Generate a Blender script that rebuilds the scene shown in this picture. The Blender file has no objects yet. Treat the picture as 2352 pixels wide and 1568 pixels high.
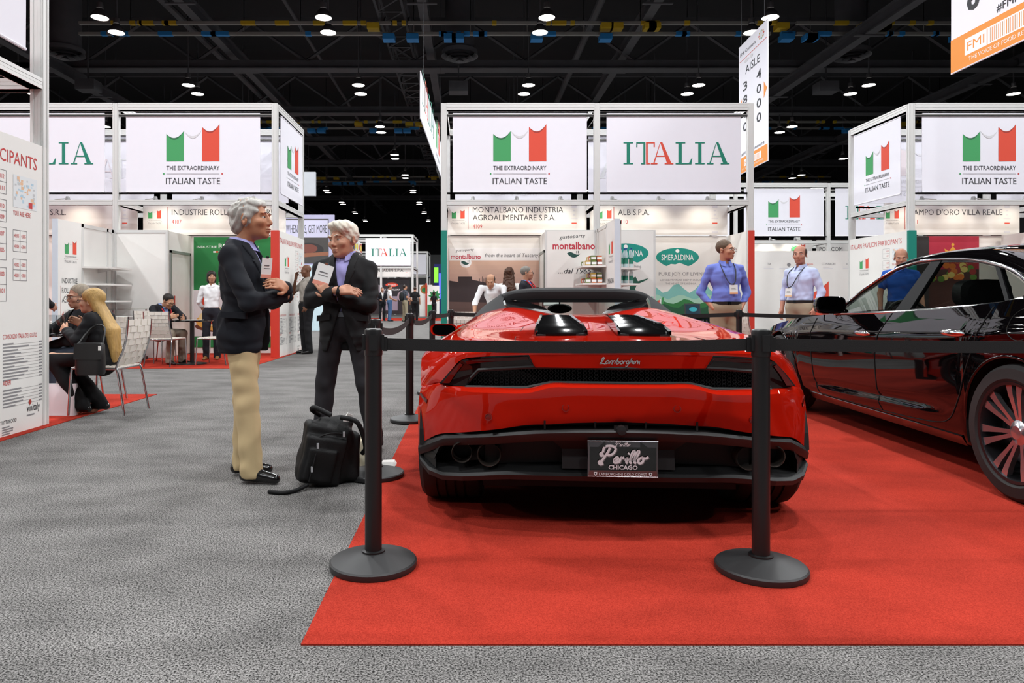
import bpy, bmesh, math, random
import numpy as np
from mathutils import Vector, Matrix
random.seed(7)
sc = bpy.context.scene
COL = sc.collection
# ---------------------------------------------------------------- camera, world, exposure
CAM_H = 1.06
cam = bpy.data.cameras.new('camera'); cam.sensor_width = 36.0; cam.lens = 24.49
cam.shift_x = 0.0408; cam.shift_y = -0.0400; cam.clip_start = 0.05; cam.clip_end = 400
camo = bpy.data.objects.new('camera', cam); COL.objects.link(camo)
camo.location = (0, 0, CAM_H); camo.rotation_euler = (math.pi/2, 0, 0)
sc.camera = camo
sc.view_settings.view_transform = 'Standard'
sc.view_settings.look = 'None'; sc.view_settings.gamma = 1.0
sc.view_settings.use_curve_mapping = False
sc.view_settings.exposure = 0.0
w = bpy.data.worlds.new('hall_air'); sc.world = w; w.use_nodes = True
w.node_tree.nodes['Background'].inputs[0].default_value = (0.75, 0.8, 0.9, 1)
w.node_tree.nodes['Background'].inputs[1].default_value = 0.03
LAMP_W = 345.0           # each high-bay lamp of the hall
sc.cycles.max_bounces = 7; sc.cycles.diffuse_bounces = 3; sc.cycles.glossy_bounces = 4
sc.cycles.transparent_max_bounces = 12; sc.cycles.sample_clamp_indirect = 4.0
sc.cycles.caustics_reflective = False; sc.cycles.caustics_refractive = False
LAMP_Z = 9.5
LAMP_GRID = [(-4.42+6.68*i, 21.4+6.53*j) for j in range(-5, 14) for i in range(-3, 5)]
def hall_light(x, y, e, r=0.24):
    l = bpy.data.lights.new('high_bay_light', 'AREA'); l.shape = 'DISK'; l.size = 2*r; l.energy = e
    l.color = (0.97, 0.99, 1.0)
    o = bpy.data.objects.new('high_bay_light', l); COL.objects.link(o); o.location = (x, y, LAMP_Z-0.03)
    return o
for (x, y) in LAMP_GRID:
    if -12 < y < 42 and abs(x) < 19: hall_light(x, y, LAMP_W)

# ---------------------------------------------------------------- helpers
PI = math.pi
def lin(c):
    if isinstance(c, str):
        c = [int(c[i:i+2], 16)/255 for i in (1, 3, 5)]
    return tuple(((v+0.055)/1.055)**2.4 if v > 0.04045 else v/12.92 for v in c)
_M = {}
def mat(name, col, rough=0.6, metal=0.0, spec=0.5, var=0.06, vscale=6.0, bump=0.0, bscale=300.0, coat=0.0, emit=0.0, trans=0.0, alpha=1.0, ecol=None, sheen=0.0, raw=False):
    if name in _M: return _M[name]
    m = bpy.data.materials.new(name); m.use_nodes = True; _M[name] = m
    nt = m.node_tree; N = nt.nodes; L = nt.links
    b = N['Principled BSDF']
    c = col if raw else lin(col)
    b.inputs['Base Color'].default_value = (*c, 1)
    b.inputs['Roughness'].default_value = rough; b.inputs['Metallic'].default_value = metal
    b.inputs['Specular IOR Level'].default_value = spec
    b.inputs['Coat Weight'].default_value = coat; b.inputs['Coat Roughness'].default_value = 0.02
    b.inputs['Transmission Weight'].default_value = trans; b.inputs['Alpha'].default_value = alpha
    b.inputs['Sheen Weight'].default_value = sheen
    if emit:
        b.inputs['Emission Color'].default_value = (*(lin(ecol) if ecol else c), 1); b.inputs['Emission Strength'].default_value = emit
    if var or bump:
        tc = N.new('ShaderNodeTexCoord')
    if var:
        n = N.new('ShaderNodeTexNoise'); n.inputs['Scale'].default_value = vscale; n.inputs['Detail'].default_value = 3
        L.new(tc.outputs['Object'], n.inputs['Vector'])
        r = N.new('ShaderNodeMapRange'); r.inputs[3].default_value = 1-var; r.inputs[4].default_value = 1+var
        L.new(n.outputs[0], r.inputs[0])
        h = N.new('ShaderNodeHueSaturation'); h.inputs['Color'].default_value = (*c, 1)
        L.new(r.outputs[0], h.inputs['Value']); L.new(h.outputs[0], b.inputs['Base Color'])
    if bump:
        n2 = N.new('ShaderNodeTexNoise'); n2.inputs['Scale'].default_value = bscale; n2.inputs['Detail'].default_value = 2
        L.new(tc.outputs['Object'], n2.inputs['Vector'])
        bp = N.new('ShaderNodeBump'); bp.inputs['Strength'].default_value = bump; bp.inputs['Distance'].default_value = 0.004
        L.new(n2.outputs[0], bp.inputs['Height']); L.new(bp.outputs[0], b.inputs['Normal'])
    return m

class MB:
    """collects vertices and faces, then builds one mesh object"""
    def __init__(s): s.v = []; s.f = []; s.m = []; s.uv = None
    def add(s, vs, fs, mi=0):
        o = len(s.v); s.v += [tuple(p) for p in vs]; s.f += [tuple(i+o for i in f) for f in fs]; s.m += [mi]*len(fs)
        return s
    def box(s, c, d, mi=0, rz=0.0, R=None):
        x, y, z = (k/2 for k in d); P = [(i*x, j*y, k*z) for i in (-1, 1) for j in (-1, 1) for k in (-1, 1)]
        if R is None: R = Matrix.Rotation(rz, 3, 'Z')
        P = [Vector(c)+R @ Vector(p) for p in P]
        return s.add(P, [(0,1,3,2), (4,6,7,5), (0,4,5,1), (2,3,7,6), (0,2,6,4), (1,5,7,3)], mi)
    def bx(s, x0, x1, y0, y1, z0, z1, mi=0):
        return s.box(((x0+x1)/2, (y0+y1)/2, (z0+z1)/2), (abs(x1-x0), abs(y1-y0), abs(z1-z0)), mi)
    def quad(s, *p, mi=0): return s.add(p, [tuple(range(len(p)))], mi)
    def grid(s, rows, mi=0, close=False):
        n = len(rows[0]); vs = [p for r in rows for p in r]; fs = []
        for i in range(len(rows)-1):
            for j in range(n if close else n-1):
                k = (j+1) % n; fs.append((i*n+j, i*n+k, (i+1)*n+k, (i+1)*n+j))
        return s.add(vs, fs, mi)
    def loft(s, rings, mi=0, caps=True):
        n = len(rings[0]); s.grid(rings, mi, True)
        if caps: s.add(rings[0], [tuple(range(n))[::-1]], mi); s.add(rings[-1], [tuple(range(n))], mi)
        return s
    def tube(s, path, r, n=8, mi=0, caps=True, close=False):
        path = [Vector(p) for p in path]; R = r if isinstance(r, (list, tuple)) else [r]*len(path); rings = []; up = None
        for i, p in enumerate(path):
            if close: a, b = path[i-1], path[(i+1) % len(path)]
            else: a, b = path[max(i-1, 0)], path[min(i+1, len(path)-1)]
            t = (b-a).normalized()
            if up is None: up = Vector((0, 0, 1)) if abs(t.z) < 0.9 else Vector((0, 1, 0))
            u = t.cross(up); u = u.normalized() if u.length > 1e-5 else t.orthogonal().normalized(); up = u.cross(t)
            rings.append([p+R[i]*(math.cos(2*PI*k/n)*u+math.sin(2*PI*k/n)*up) for k in range(n)])
        if close: rings.append(rings[0]); caps = False
        return s.loft(rings, mi, caps)
    def lathe(s, prof, c=(0, 0, 0), n=24, mi=0, axis='z', mis=None):
        rings = []
        for r, z in prof:
            ring = []
            for k in range(n):
                a = 2*PI*k/n; x, y = r*math.cos(a), r*math.sin(a)
                p = (x, y, z) if axis == 'z' else (z, x, y) if axis == 'x' else (y, z, x)
                ring.append((c[0]+p[0], c[1]+p[1], c[2]+p[2]))
            rings.append(ring)
        if mis is None: return s.loft(rings, mi, False)
        for i in range(len(rings)-1): s.grid(rings[i:i+2], mis[i], True)
        return s
    def ell(s, c, r, n=12, m=8, mi=0, R=None):
        rings = []
        for i in range(m+1):
            t = PI*(0.02+0.96*i/m); ring = []
            for k in range(n):
                a = 2*PI*k/n; p = Vector((r[0]*math.sin(t)*math.cos(a), r[1]*math.sin(t)*math.sin(a), r[2]*math.cos(t)))
                if R: p = R @ p
                ring.append(Vector(c)+p)
            rings.append(ring)
        return s.loft(rings, mi, True)
    def prism(s, pts, n, mi=0, mside=None):
        """polygon of 3d points extruded by vector n"""
        P = [Vector(p) for p in pts]; n = Vector(n); k = len(P)
        s.add(P, [tuple(range(k))[::-1]], mi); s.add([p+n for p in P], [tuple(range(k))], mi)
        return s.add(P+[p+n for p in P], [(i, (i+1) % k, k+(i+1) % k, k+i) for i in range(k)], mi if mside is None else mside)
    def ribbon(s, path, w, n, mi=0):
        """flat stroke of width w along path in plane with normal n"""
        path = [Vector(p) for p in path]; n = Vector(n); W = w if isinstance(w, (list, tuple)) else [w]*len(path); a = []; b = []
        for i, p in enumerate(path):
            t = (path[min(i+1, len(path)-1)]-path[max(i-1, 0)]).normalized(); q = t.cross(n).normalized()*W[i]/2
            a.append(p+q); b.append(p-q)
        return s.grid([a, b], mi)
    def xf(s, M):
        s.v = [tuple(M @ Vector(p)) for p in s.v]; return s
    def join(s, o, mi=None, M=None):
        vs = o.v if M is None else [tuple(M @ Vector(p)) for p in o.v]
        k = len(s.v); s.v += vs; s.f += [tuple(i+k for i in f) for f in o.f]; s.m += o.m if mi is None else [mi]*len(o.f); return s
    def build(s, name, mats, parent=None, smooth=None, weld=False, loc=None):
        me = bpy.data.meshes.new(name); me.from_pydata([tuple(p) for p in s.v], [], s.f); me.update()
        if not isinstance(mats, (list, tuple)): mats = [mats]
        for m in mats: me.materials.append(m)
        if len(mats) > 1: me.polygons.foreach_set('material_index', s.m)
        if weld:
            bm = bmesh.new(); bm.from_mesh(me); bmesh.ops.remove_doubles(bm, verts=bm.verts, dist=1e-4)
            bmesh.ops.recalc_face_normals(bm, faces=bm.faces); bm.to_mesh(me); bm.free()
        if smooth is not None:
            me.polygons.foreach_set('use_smooth', [True]*len(me.polygons))
            if smooth < 3: me.set_sharp_from_angle(angle=smooth)
        o = bpy.data.objects.new(name, me); COL.objects.link(o)
        if parent is not None: o.parent = parent
        if loc is not None: o.location = loc
        return o
def tag(o, label, cat, group=None, kind=None):
    if label: o['label'] = label
    if cat: o['category'] = cat
    if group: o['group'] = group
    if kind: o['kind'] = kind
    return o
def thing(name, label, cat, loc=(0, 0, 0), rz=0.0, group=None):
    o = bpy.data.objects.new(name, None); COL.objects.link(o); o.location = loc; o.rotation_euler = (0, 0, rz)
    o.empty_display_size = 0.1
    return tag(o, label, cat, group)
def structure(o): o['kind'] = 'structure'; return o
def dup(root, loc, rz=None, label=None, group=None):
    r = root.copy(); COL.objects.link(r); r.location = loc
    if rz is not None: r.rotation_euler = (0, 0, rz)
    if label: r['label'] = label
    if group: r['group'] = group
    for ch in list(root.children):
        c = ch.copy(); COL.objects.link(c); c.parent = r
        for g in list(ch.children):
            d = g.copy(); COL.objects.link(d); d.parent = c
    return r
def cr(pts, n=6, close=False):
    """Catmull-Rom through points"""
    P = [Vector(p) for p in pts]; out = []; k = len(P)
    for i in range(k if close else k-1):
        if close: p0, p1, p2, p3 = P[i-1], P[i], P[(i+1) % k], P[(i+2) % k]
        else: p0, p1, p2, p3 = P[max(i-1, 0)], P[i], P[i+1], P[min(i+2, k-1)]
        for j in range(n):
            t = j/n
            out.append(0.5*((2*p1)+(p2-p0)*t+(2*p0-5*p1+4*p2-p3)*t*t+(3*p1-p0-3*p2+p3)*t**3))
    if not close: out.append(P[-1])
    return out
# ---- lettering
_T = {}
def tmesh(txt, bold=0.0, shear=0.0):
    k = (txt, bold, shear)
    if k not in _T:
        cu = bpy.data.curves.new('t', 'FONT'); cu.body = txt; cu.size = 1.0; cu.resolution_u = 2; cu.offset = bold; cu.shear = shear
        ob = bpy.data.objects.new('t', cu); me = ob.to_mesh()
        vs = [tuple(v.co) for v in me.vertices]; fs = [tuple(p.vertices) for p in me.polygons]
        ob.to_mesh_clear(); bpy.data.objects.remove(ob); bpy.data.curves.remove(cu)
        x0 = min((v[0] for v in vs), default=0); x1 = max((v[0] for v in vs), default=1)
        _T[k] = ([(v[0]-x0, v[1]) for v in vs], fs, x1-x0)
    return _T[k]
CAP = 0.7   # cap height of the built-in face per unit size
class Face:
    """a flat printed face: origin, right and up vectors; draws lettering and shapes a little in front of the panel"""
    def __init__(s, O, R, U, off=0.0015):
        s.O, s.R, s.U = Vector(O), Vector(R).normalized(), Vector(U).normalized(); s.N = s.R.cross(s.U); s.off = off; s.mb = MB(); s.mats = []; s.lay = 0.0
    def mi(s, m):
        s.lay += 4e-6 if s.off > 0 else -4e-6     # later print lies over earlier print
        if m not in s.mats: s.mats.append(m)
        return s.mats.index(m)
    def P(s, x, y, k=0): return s.O+s.R*x+s.U*y+s.N*(s.off+s.lay+(k*0.0003 if s.off > 0 else 0))
    def text(s, txt, x, y, cap, m, width=None, bold=0.0, shear=0.0, align='l', k=1, xs=0.85, rot=0.0):
        if any(q in txt for q in 'MWNVK'): bold = 0.0
        vs, fs, tw = tmesh(txt, bold, shear); sy = cap/CAP; sx = sy*xs if width is None else width/max(tw, 1e-6)
        w_ = tw*sx; x -= w_/2 if align == 'c' else w_ if align == 'r' else 0
        c, q = math.cos(rot), math.sin(rot)
        s.mb.add([s.P(x+a*sx*c-b*sy*q, y+a*sx*q+b*sy*c, k) for a, b in vs], fs, s.mi(m)); return w_
    def poly(s, pts, m, k=0): s.mb.add([s.P(x, y, k) for x, y in pts], [tuple(range(len(pts)))], s.mi(m))
    def rect(s, x0, y0, x1, y1, m, k=0): s.poly([(x0, y0), (x1, y0), (x1, y1), (x0, y1)], m, k)
    def disc(s, x, y, rx, ry, m, k=0, n=28): s.poly([(x+rx*math.cos(2*PI*i/n), y+ry*math.sin(2*PI*i/n)) for i in range(n)], m, k)
    def stroke(s, pts, w, m, k=1): s.mb.ribbon([s.P(x, y, k) for x, y in pts], w, s.N, s.mi(m))
    def lines(s, x, y, w, n, dy, h, m, seed=1, k=0):
        """rows of tiny illegible print"""
        rr = random.Random(seed)
        for i in range(n): s.rect(x, y-i*dy-h, x+w*rr.uniform(0.55, 1), y-i*dy, m, k)
    def build(s, name, parent):
        return s.mb.build(name, s.mats, parent) if s.mb.f else None
# palette
WHITE_PANEL = mat('white_panel', '#eceae6', 0.55, var=0.02)
FABRIC = mat('banner_fabric', '#f3f2fb', 0.8, var=0.015)
ALU = mat('aluminium_profile', '#dcdcda', 0.42, 0.15, var=0.03)
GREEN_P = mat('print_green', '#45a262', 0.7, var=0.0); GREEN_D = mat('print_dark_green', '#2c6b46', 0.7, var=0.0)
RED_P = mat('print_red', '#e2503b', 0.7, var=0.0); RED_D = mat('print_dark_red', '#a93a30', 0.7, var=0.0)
GREY_L = mat('print_pale_grey', '#dddce0', 0.7, var=0.0); INK = mat('print_ink', '#34353a', 0.7, var=0.0); INK_G = mat('print_grey', '#8b8a8c', 0.7, var=0.0)
RED_T = mat('print_red_text', '#c8403f', 0.7, var=0.0); TEAL = mat('teal_panel', '#0c7f6f', 0.5, var=0.03); TEAL_T = mat('print_teal', '#17836c', 0.7, var=0.0)
REDP = mat('red_panel', '#cf3a2a', 0.5, var=0.03)
BLACKP = mat('black_plastic', '#1a1a1b', 0.45, var=0.05); WHITE_INK = mat('print_white', '#f4f4f4', 0.7, var=0.0)
CHROME = mat('chrome', '#dfe0e2', 0.08, 1.0, var=0.02); RUBBER = mat('rubber', '#141414', 0.7, var=0.1, bump=0.1, bscale=80)
def emblem(F, x, y, w_, text=True, ink=None, small=False):
    """three-colour scalloped flag; x,y = lower left of the flag, w_ = its width"""
    ink = ink or INK; pw = w_*0.328
    def pan(x0, yl, yd, yr, m, md):
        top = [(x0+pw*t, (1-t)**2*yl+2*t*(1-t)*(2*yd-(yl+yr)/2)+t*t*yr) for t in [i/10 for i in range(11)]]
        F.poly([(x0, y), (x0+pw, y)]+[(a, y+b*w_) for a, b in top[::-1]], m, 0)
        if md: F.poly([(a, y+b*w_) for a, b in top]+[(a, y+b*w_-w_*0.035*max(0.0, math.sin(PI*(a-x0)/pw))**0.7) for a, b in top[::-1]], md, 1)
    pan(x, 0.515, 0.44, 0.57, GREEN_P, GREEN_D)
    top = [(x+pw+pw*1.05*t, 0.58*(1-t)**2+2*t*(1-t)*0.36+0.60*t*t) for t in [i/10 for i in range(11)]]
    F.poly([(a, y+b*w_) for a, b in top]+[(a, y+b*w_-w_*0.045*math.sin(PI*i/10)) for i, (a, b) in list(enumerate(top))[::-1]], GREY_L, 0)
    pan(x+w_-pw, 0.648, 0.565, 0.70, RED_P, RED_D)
    if text:
        F.text('THE EXTRAORDINARY', x, y-0.165*w_, 0.082*w_, INK_G if small else ink, width=w_)
        F.rect(x, y-0.238*w_, x+w_, y-0.232*w_, INK_G, 0)
        F.disc(x-0.05*w_, y-0.235*w_, 0.016*w_, 0.016*w_, GREEN_P, n=10); F.disc(x+w_*1.05, y-0.235*w_, 0.016*w_, 0.016*w_, RED_T, n=10)
        F.text('ITALIAN TASTE', x-0.01*w_, y-0.43*w_, 0.122*w_, INK_G if small else ink, width=w_*1.02)
def italia(F, x, y, w_, mirror_ok=False):
    """the serif word with its two-colour T; cap height = w_*0.215"""
    h = w_*0.215; g, r = TEAL_T, RED_P; s = h*0.055
    def I(x0, m):
        c = x0+h*0.22; F.rect(c-h*0.075, y+s, c+h*0.075, y+h-s, m); F.rect(x0, y, x0+h*0.44, y+s, m); F.rect(x0, y+h-s, x0+h*0.44, y+h, m)
    def A(x0, m):
        F.poly([(x0+h*0.42, y+h), (x0+h*0.52, y+h), (x0+h*0.93, y+s), (x0+h*0.73, y+s)], m); F.poly([(x0+h*0.40, y+h*0.94), (x0+h*0.44, y+h), (x0+h*0.17, y+s), (x0+h*0.11, y+s)], m)
        F.rect(x0+h*0.24, y+h*0.34, x0+h*0.64, y+h*0.34+s, m); F.rect(x0, y, x0+h*0.3, y+s, m); F.rect(x0+h*0.62, y, x0+h*1.02, y+s, m)
    I(x, g)
    t = x+h*0.58; c = t+h*0.42
    F.poly([(t, y+h), (c-h*0.01, y+h), (c-h*0.01, y), (c-h*0.2, y), (c-h*0.2, y+s), (c-h*0.1, y+s), (c-h*0.1, y+h-s), (t+s, y+h-s), (t+s, y+h*0.78), (t, y+h*0.78)], g)
    F.poly([(c+h*0.02, y), (c+h*0.2, y), (c+h*0.2, y+s), (c+h*0.1, y+s), (c+h*0.1, y+h-s), (c+h*0.42-s, y+h-s), (c+h*0.42-s, y+h*0.78), (c+h*0.42, y+h*0.78), (c+h*0.42, y+h), (c+h*0.02, y+h)], r)
    A(t+h*0.66, r)
    l = t+h*1.78
    F.rect(l+h*0.13, y+s, l+h*0.28, y+h-s, g); F.rect(l, y+h-s, l+h*0.44, y+h, g); F.poly([(l, y), (l+h*0.72, y), (l+h*0.76, y+h*0.27), (l+h*0.72, y+h*0.27), (l+h*0.6, y+s), (l, y+s)], g)
    I(l+h*0.88, g); A(l+h*1.42, g)
def px(X, Y, d):
    """the point seen in direction (X, Y) of the photograph at depth d"""
    return Vector(((X-1080)*d/1600, d, CAM_H-(Y-690)*d/1600))
# ---------------------------------------------------------------- floor, carpets
def carpet_mat(name, c1, c2, sc1, patch, bump):
    m = bpy.data.materials.new(name); m.use_nodes = True; nt = m.node_tree; N = nt.nodes; L = nt.links; b = N['Principled BSDF']
    b.inputs['Roughness'].default_value = 0.95; b.inputs['Specular IOR Level'].default_value = 0.1
    tc = N.new('ShaderNodeTexCoord')
    n1 = N.new('ShaderNodeTexNoise'); n1.inputs['Scale'].default_value = sc1; n1.inputs['Detail'].default_value = 4.0; n1.inputs['Roughness'].default_value = 0.8
    L.new(tc.outputs['Object'], n1.inputs['Vector'])
    r = N.new('ShaderNodeValToRGB'); r.color_ramp.elements[0].position = 0.42; r.color_ramp.elements[1].position = 0.58
    r.color_ramp.elements[0].color = (*lin(c1), 1); r.color_ramp.elements[1].color = (*lin(c2), 1)
    L.new(n1.outputs[0], r.inputs[0])
    mp = N.new('ShaderNodeMapping'); mp.inputs['Rotation'].default_value = (0, 0, 0.5); mp.inputs['Scale'].default_value = (1.0, 1.9, 1)
    L.new(tc.outputs['Object'], mp.inputs[0])
    n2 = N.new('ShaderNodeTexNoise'); n2.inputs['Scale'].default_value = patch; n2.inputs['Detail'].default_value = 3
    L.new(mp.outputs[0], n2.inputs['Vector'])
    mr = N.new('ShaderNodeMapRange'); mr.inputs[1].default_value = 0.3; mr.inputs[2].default_value = 0.7; mr.inputs[3].default_value = 0.74; mr.inputs[4].default_value = 1.16
    L.new(n2.outputs[0], mr.inputs[0])
    h = N.new('ShaderNodeHueSaturation'); L.new(r.outputs[0], h.inputs['Color']); L.new(mr.outputs[0], h.inputs['Value'])
    L.new(h.outputs[0], b.inputs['Base Color'])
    bp = N.new('ShaderNodeBump'); bp.inputs['Strength'].default_value = bump; bp.inputs['Distance'].default_value = 0.006
    L.new(n1.outputs[0], bp.inputs['Height']); L.new(bp.outputs[0], b.inputs['Normal'])
    return m
GREYC = carpet_mat('grey_carpet', '#191817', '#989593', 150.0, 2.2, 0.1)
REDC = carpet_mat('red_carpet', '#98291d', '#bf3f2f', 260.0, 1.1, 0.4)
structure(MB().bx(-30, 30, -8, 80, -0.1, 0.0).build('floor', GREYC))
def carpet(x0, x1, y0, y1, lab, h=0.006):
    o = MB().bx(x0, x1, y0, y1, 0.0005, h).build('carpet', REDC); tag(o, lab, 'carpet', 'red carpets')
carpet(-0.52, 6.2, 2.14, 9.4, 'red carpet under the two cars with a bare front edge on grey carpet')
carpet(-12, -3.53, -2, 7.85, 'red carpet strip along the foot of the near participants board')
carpet(-14, -3.5, 10.85, 15.2, 'red carpet inside the booth with the green posters')
carpet(-0.6, 5.4, 10.85, 15.2, 'red carpet inside the booth behind the red sports car')
carpet(8.1, 15, 10.85, 15.2, 'red carpet inside the booth behind the black saloon')
carpet(-9, -1.0, 36.5, 42, 'red carpet far down the aisle where people gather')
# ---------------------------------------------------------------- shell
DARK = mat('black_ceiling', '#15161a', 0.9, var=0.15, vscale=0.7); STEEL = mat('dark_steel', '#424347', 0.7, var=0.25, vscale=2.5)
GREYW = mat('grey_hall_wall', '#8d9194', 0.8, var=0.05)
structure(MB().bx(-30, 30, -8, 80, 13.6, 13.8).build('ceiling', DARK))
structure(MB().bx(-30, 30, 79.8, 80, 0, 6.3).bx(-30, 30, 79.85, 80, 6.3, 13.8, 1).build('wall_back', [GREYW, DARK]))
structure(MB().bx(-30.2, -30, -8, 80, 0, 13.8).build('wall_left', DARK)); structure(MB().bx(30, 30.2, -8, 80, 0, 13.8).build('wall_right', DARK))
structure(MB().bx(-30, 30, -8.2, -8, 0, 13.8).build('wall_front', mat('front_wall', '#2c2c30', 0.8, var=0.05)))
# ---------------------------------------------------------------- roof steel
def lattice(mb, p0, p1, w_, hh, n, r=0.05):
    """box-chord lattice girder from p0 to p1, w_ wide, hh high"""
    p0, p1 = Vector(p0), Vector(p1); d = (p1-p0); t = d.normalized(); s = t.cross(Vector((0, 0, 1))).normalized()*w_/2
    for q in (s, -s):
        for z in (0, hh): mb.tube([p0+q+Vector((0, 0, z)), p1+q+Vector((0, 0, z))], r, 4)
    for i in range(n):
        a = p0+d*i/n; b = p0+d*(i+1)/n
        mb.tube([a+s, b-s], r*0.6, 4); mb.tube([a+s, a-s], r*0.6, 4)
        for q in (s, -s): mb.tube([a+q+Vector((0, 0, 0 if i % 2 else hh)), b+q+Vector((0, 0, hh if i % 2 else 0))], r*0.7, 4)
for k, (y, z) in enumerate([(28.0, 10.5), (35.0, 10.6), (42.0, 10.7), (49, 10.7), (57, 10.7), (66, 10.8)]):
    m = MB(); m.bx(-30, 30, y-0.12, y+0.12, z-0.18, z+0.18); m.bx(-30, 30, y-0.1, y+0.1, z+1.7, z+1.9)
    for i in range(-13, 14):
        a, b = i*2.2, (i+1)*2.2
        m.tube([(a, y, z+0.18), (b, y, z+1.7)] if i % 2 else [(a, y, z+1.7), (b, y, z+0.18)], 0.07, 4)
    m.bx(-30, 30, y-0.28, y+0.28, z-0.2, z-0.16)
    tag(m.build('roof_truss', STEEL), 'dark steel roof truss across the hall, %s in line from the camera' % ['nearest', 'second', 'third', 'fourth', 'fifth', 'farthest'][k], 'truss', 'cross trusses of the hall roof')
for k, (x, z, lab) in enumerate([(-9.6, 11.1, 'dark steel beam along the hall above the booth with the green posters'), (-15.95, 10.05, 'dark steel beam along the hall at the far left of the roof'),
        (-1.6, 11.1, 'flaking steel beam along the hall beside the narrow lattice girder'), (6.2, 11.1, 'dark steel beam along the hall above the red sports car'),
        (13.2, 10.05, 'dark steel beam along the hall above the aisle sign'), (22.0, 10.6, 'dark steel beam along the hall at the far right of the roof')]):
    m = MB().bx(x-0.16, x+0.16, 12, 79, z-0.2, z-0.14).bx(x-0.16, x+0.16, 12, 79, z+0.2, z+0.26).bx(x-0.04, x+0.04, 12, 79, z-0.16, z+0.2)
    for i in range(9): m.bx(x-0.5, x+0.5, 16+7*i, 16.12+7*i, z-0.24, z-0.2)
    tag(m.build('roof_beam', STEEL), lab, 'beam', 'lengthwise roof beams')
m = MB(); lattice(m, (-2.75, 15, 11.0), (-2.75, 60, 11.0), 0.9, 0.75, 40, 0.045)
tag(m.build('lattice_girder', STEEL), 'narrow dark lattice girder running along the hall above the centre aisle', 'girder')
for k, (x, z, lab) in enumerate([(-10.6, 11.4, 'thick dark pipe under the roof left of the lattice girder'), (4.6, 11.6, 'thick dark pipe under the roof above the hanging lamps'), (-6.6, 11.7, 'thin dark pipe under the roof left of the centre aisle')]):
    tag(MB().tube([(x, 10, z), (x, 46+8*k, z)], 0.14 if k < 2 else 0.07, 10).build('roof_pipe', STEEL), lab, 'pipe', 'pipes under the roof')
YEL = mat('yellow_marker', '#b79a1c', 0.6); BLU = mat('blue_marker', '#1f79b8', 0.6); GALV = mat('galvanised_rail', '#8b8c88', 0.5, 0.3)
rr = random.Random(3)
for k, (y, z, cm, w_) in enumerate([(24.6, 10.85, YEL, 'yellow'), (24.6, 10.47, BLU, 'blue'), (38.6, 10.95, YEL, 'yellow'), (38.6, 10.6, BLU, 'blue'), (56, 11.0, YEL, 'yellow'), (56, 10.6, BLU, 'blue')]):
    t = thing('power_rail', '%s tagged power rail hung across the roof, %s pair from the camera' % (w_, ['nearest', 'middle', 'farthest'][k//2]), 'rail', (0, y, z), group='power rails under the roof')
    m = MB()
    for a, b in ((-13.8, -2.8), (-2.2, 10.6), (11.5, 19.5), (20.2, 29)):
        m = MB().bx(a, b, -0.06, 0.06, -0.05, 0.05)
        for i in range(-13, 15):
            if a < i*2 < b: m.bx(i*2.0, i*2.0+0.02, -0.01, 0.01, 0.05, 13.6-z)
        m.build('rail', GALV, t)
    mk = MB()
    for i in range(46):
        x = rr.uniform(-13.5, 28); l = rr.choice((0.15, 0.2, 0.5))
        if i % 4: mk.bx(x, x+l, -0.075, 0.075, -0.06, 0.06)
        else: mk.bx(x, x+0.42, -0.2, 0.2, -0.24, -0.05)
    o = mk.build('tag_plates', cm, t); o['kind'] = 'stuff'
# round air diffusers on drop ducts
for k, (X, Y) in enumerate([(150, 131), (1056, 136), (1955, 136)]):
    p = px(X, Y, 25.8); t = thing('air_diffuser', 'round ringed air diffuser under the roof, %s' % ['above the left booth frame', 'above the booth behind the sports car', 'right of the aisle sign'][k], 'air diffuser', (p.x, p.y, p.z), group='round air diffusers')
    m = MB()
    for r_, z in ((0.68, 0.1), (0.5, 0.02), (0.33, -0.05), (0.16, -0.1)): m.lathe([(r_, z), (r_-0.13, z+0.1), (r_-0.15, z+0.14), (r_-0.02, z+0.04), (r_, z)], n=32)
    m.build('rings', mat('diffuser_steel', '#55565a', 0.5, 0.2), t, smooth=0.6)
    MB().lathe([(0.66, 0.12), (0.66, 0.3), (0.55, 0.3), (0.55, 13.55-p.z)], n=28).build('drop_duct', STEEL, t, smooth=0.6)
    tag(MB().bx(p.x-0.45, p.x+0.3, p.y+1.4, p.y+2.0, p.z-0.75, p.z-0.35).bx(p.x-0.1, p.x-0.05, p.y+1.65, p.y+1.7, p.z-0.4, 13.6).build('sensor_box', STEEL), 'small dark box hung behind the air diffuser %s' % ['above the left booth frame', 'above the booth behind the sports car', 'right of the aisle sign'][k], 'box', 'boxes behind the air diffusers')
# ---------------------------------------------------------------- high-bay lamps
LSHADE = mat('lamp_shade', '#4a4a4c', 0.5, 0.3); LGLOW = mat('lamp_lens', '#ffffff', 0.4, emit=14.0, ecol='#fff7ee', var=0)
def make_lamp():
    t = thing('pendant_lamp', '', 'pendant lamp')
    MB().lathe([(0.25, 0), (0.245, 0.04), (0.2, 0.15), (0.11, 0.25), (0.1, 0.27)], n=20).build('lamp_shade', LSHADE, t, smooth=0.7)
    MB().lathe([(0.0, 0.27), (0.09, 0.27), (0.1, 0.3), (0.09, 0.46), (0.0, 0.47)], n=14).build('ballast', LSHADE, t, smooth=0.7)
    MB().lathe([(0.238, 0.012), (0.12, -0.004), (0.0, -0.008)], n=20).build('lens', LGLOW, t, smooth=3.1)
    MB().bx(-0.02, 0.02, -0.02, 0.02, 0.46, 13.6-LAMP_Z).build('hanger', STEEL, t)
    return t
lamp0 = None
LOCX = ['at the far left', 'left of the centre aisle', 'above the centre aisle', 'right of the centre aisle', 'at the far right']
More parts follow.
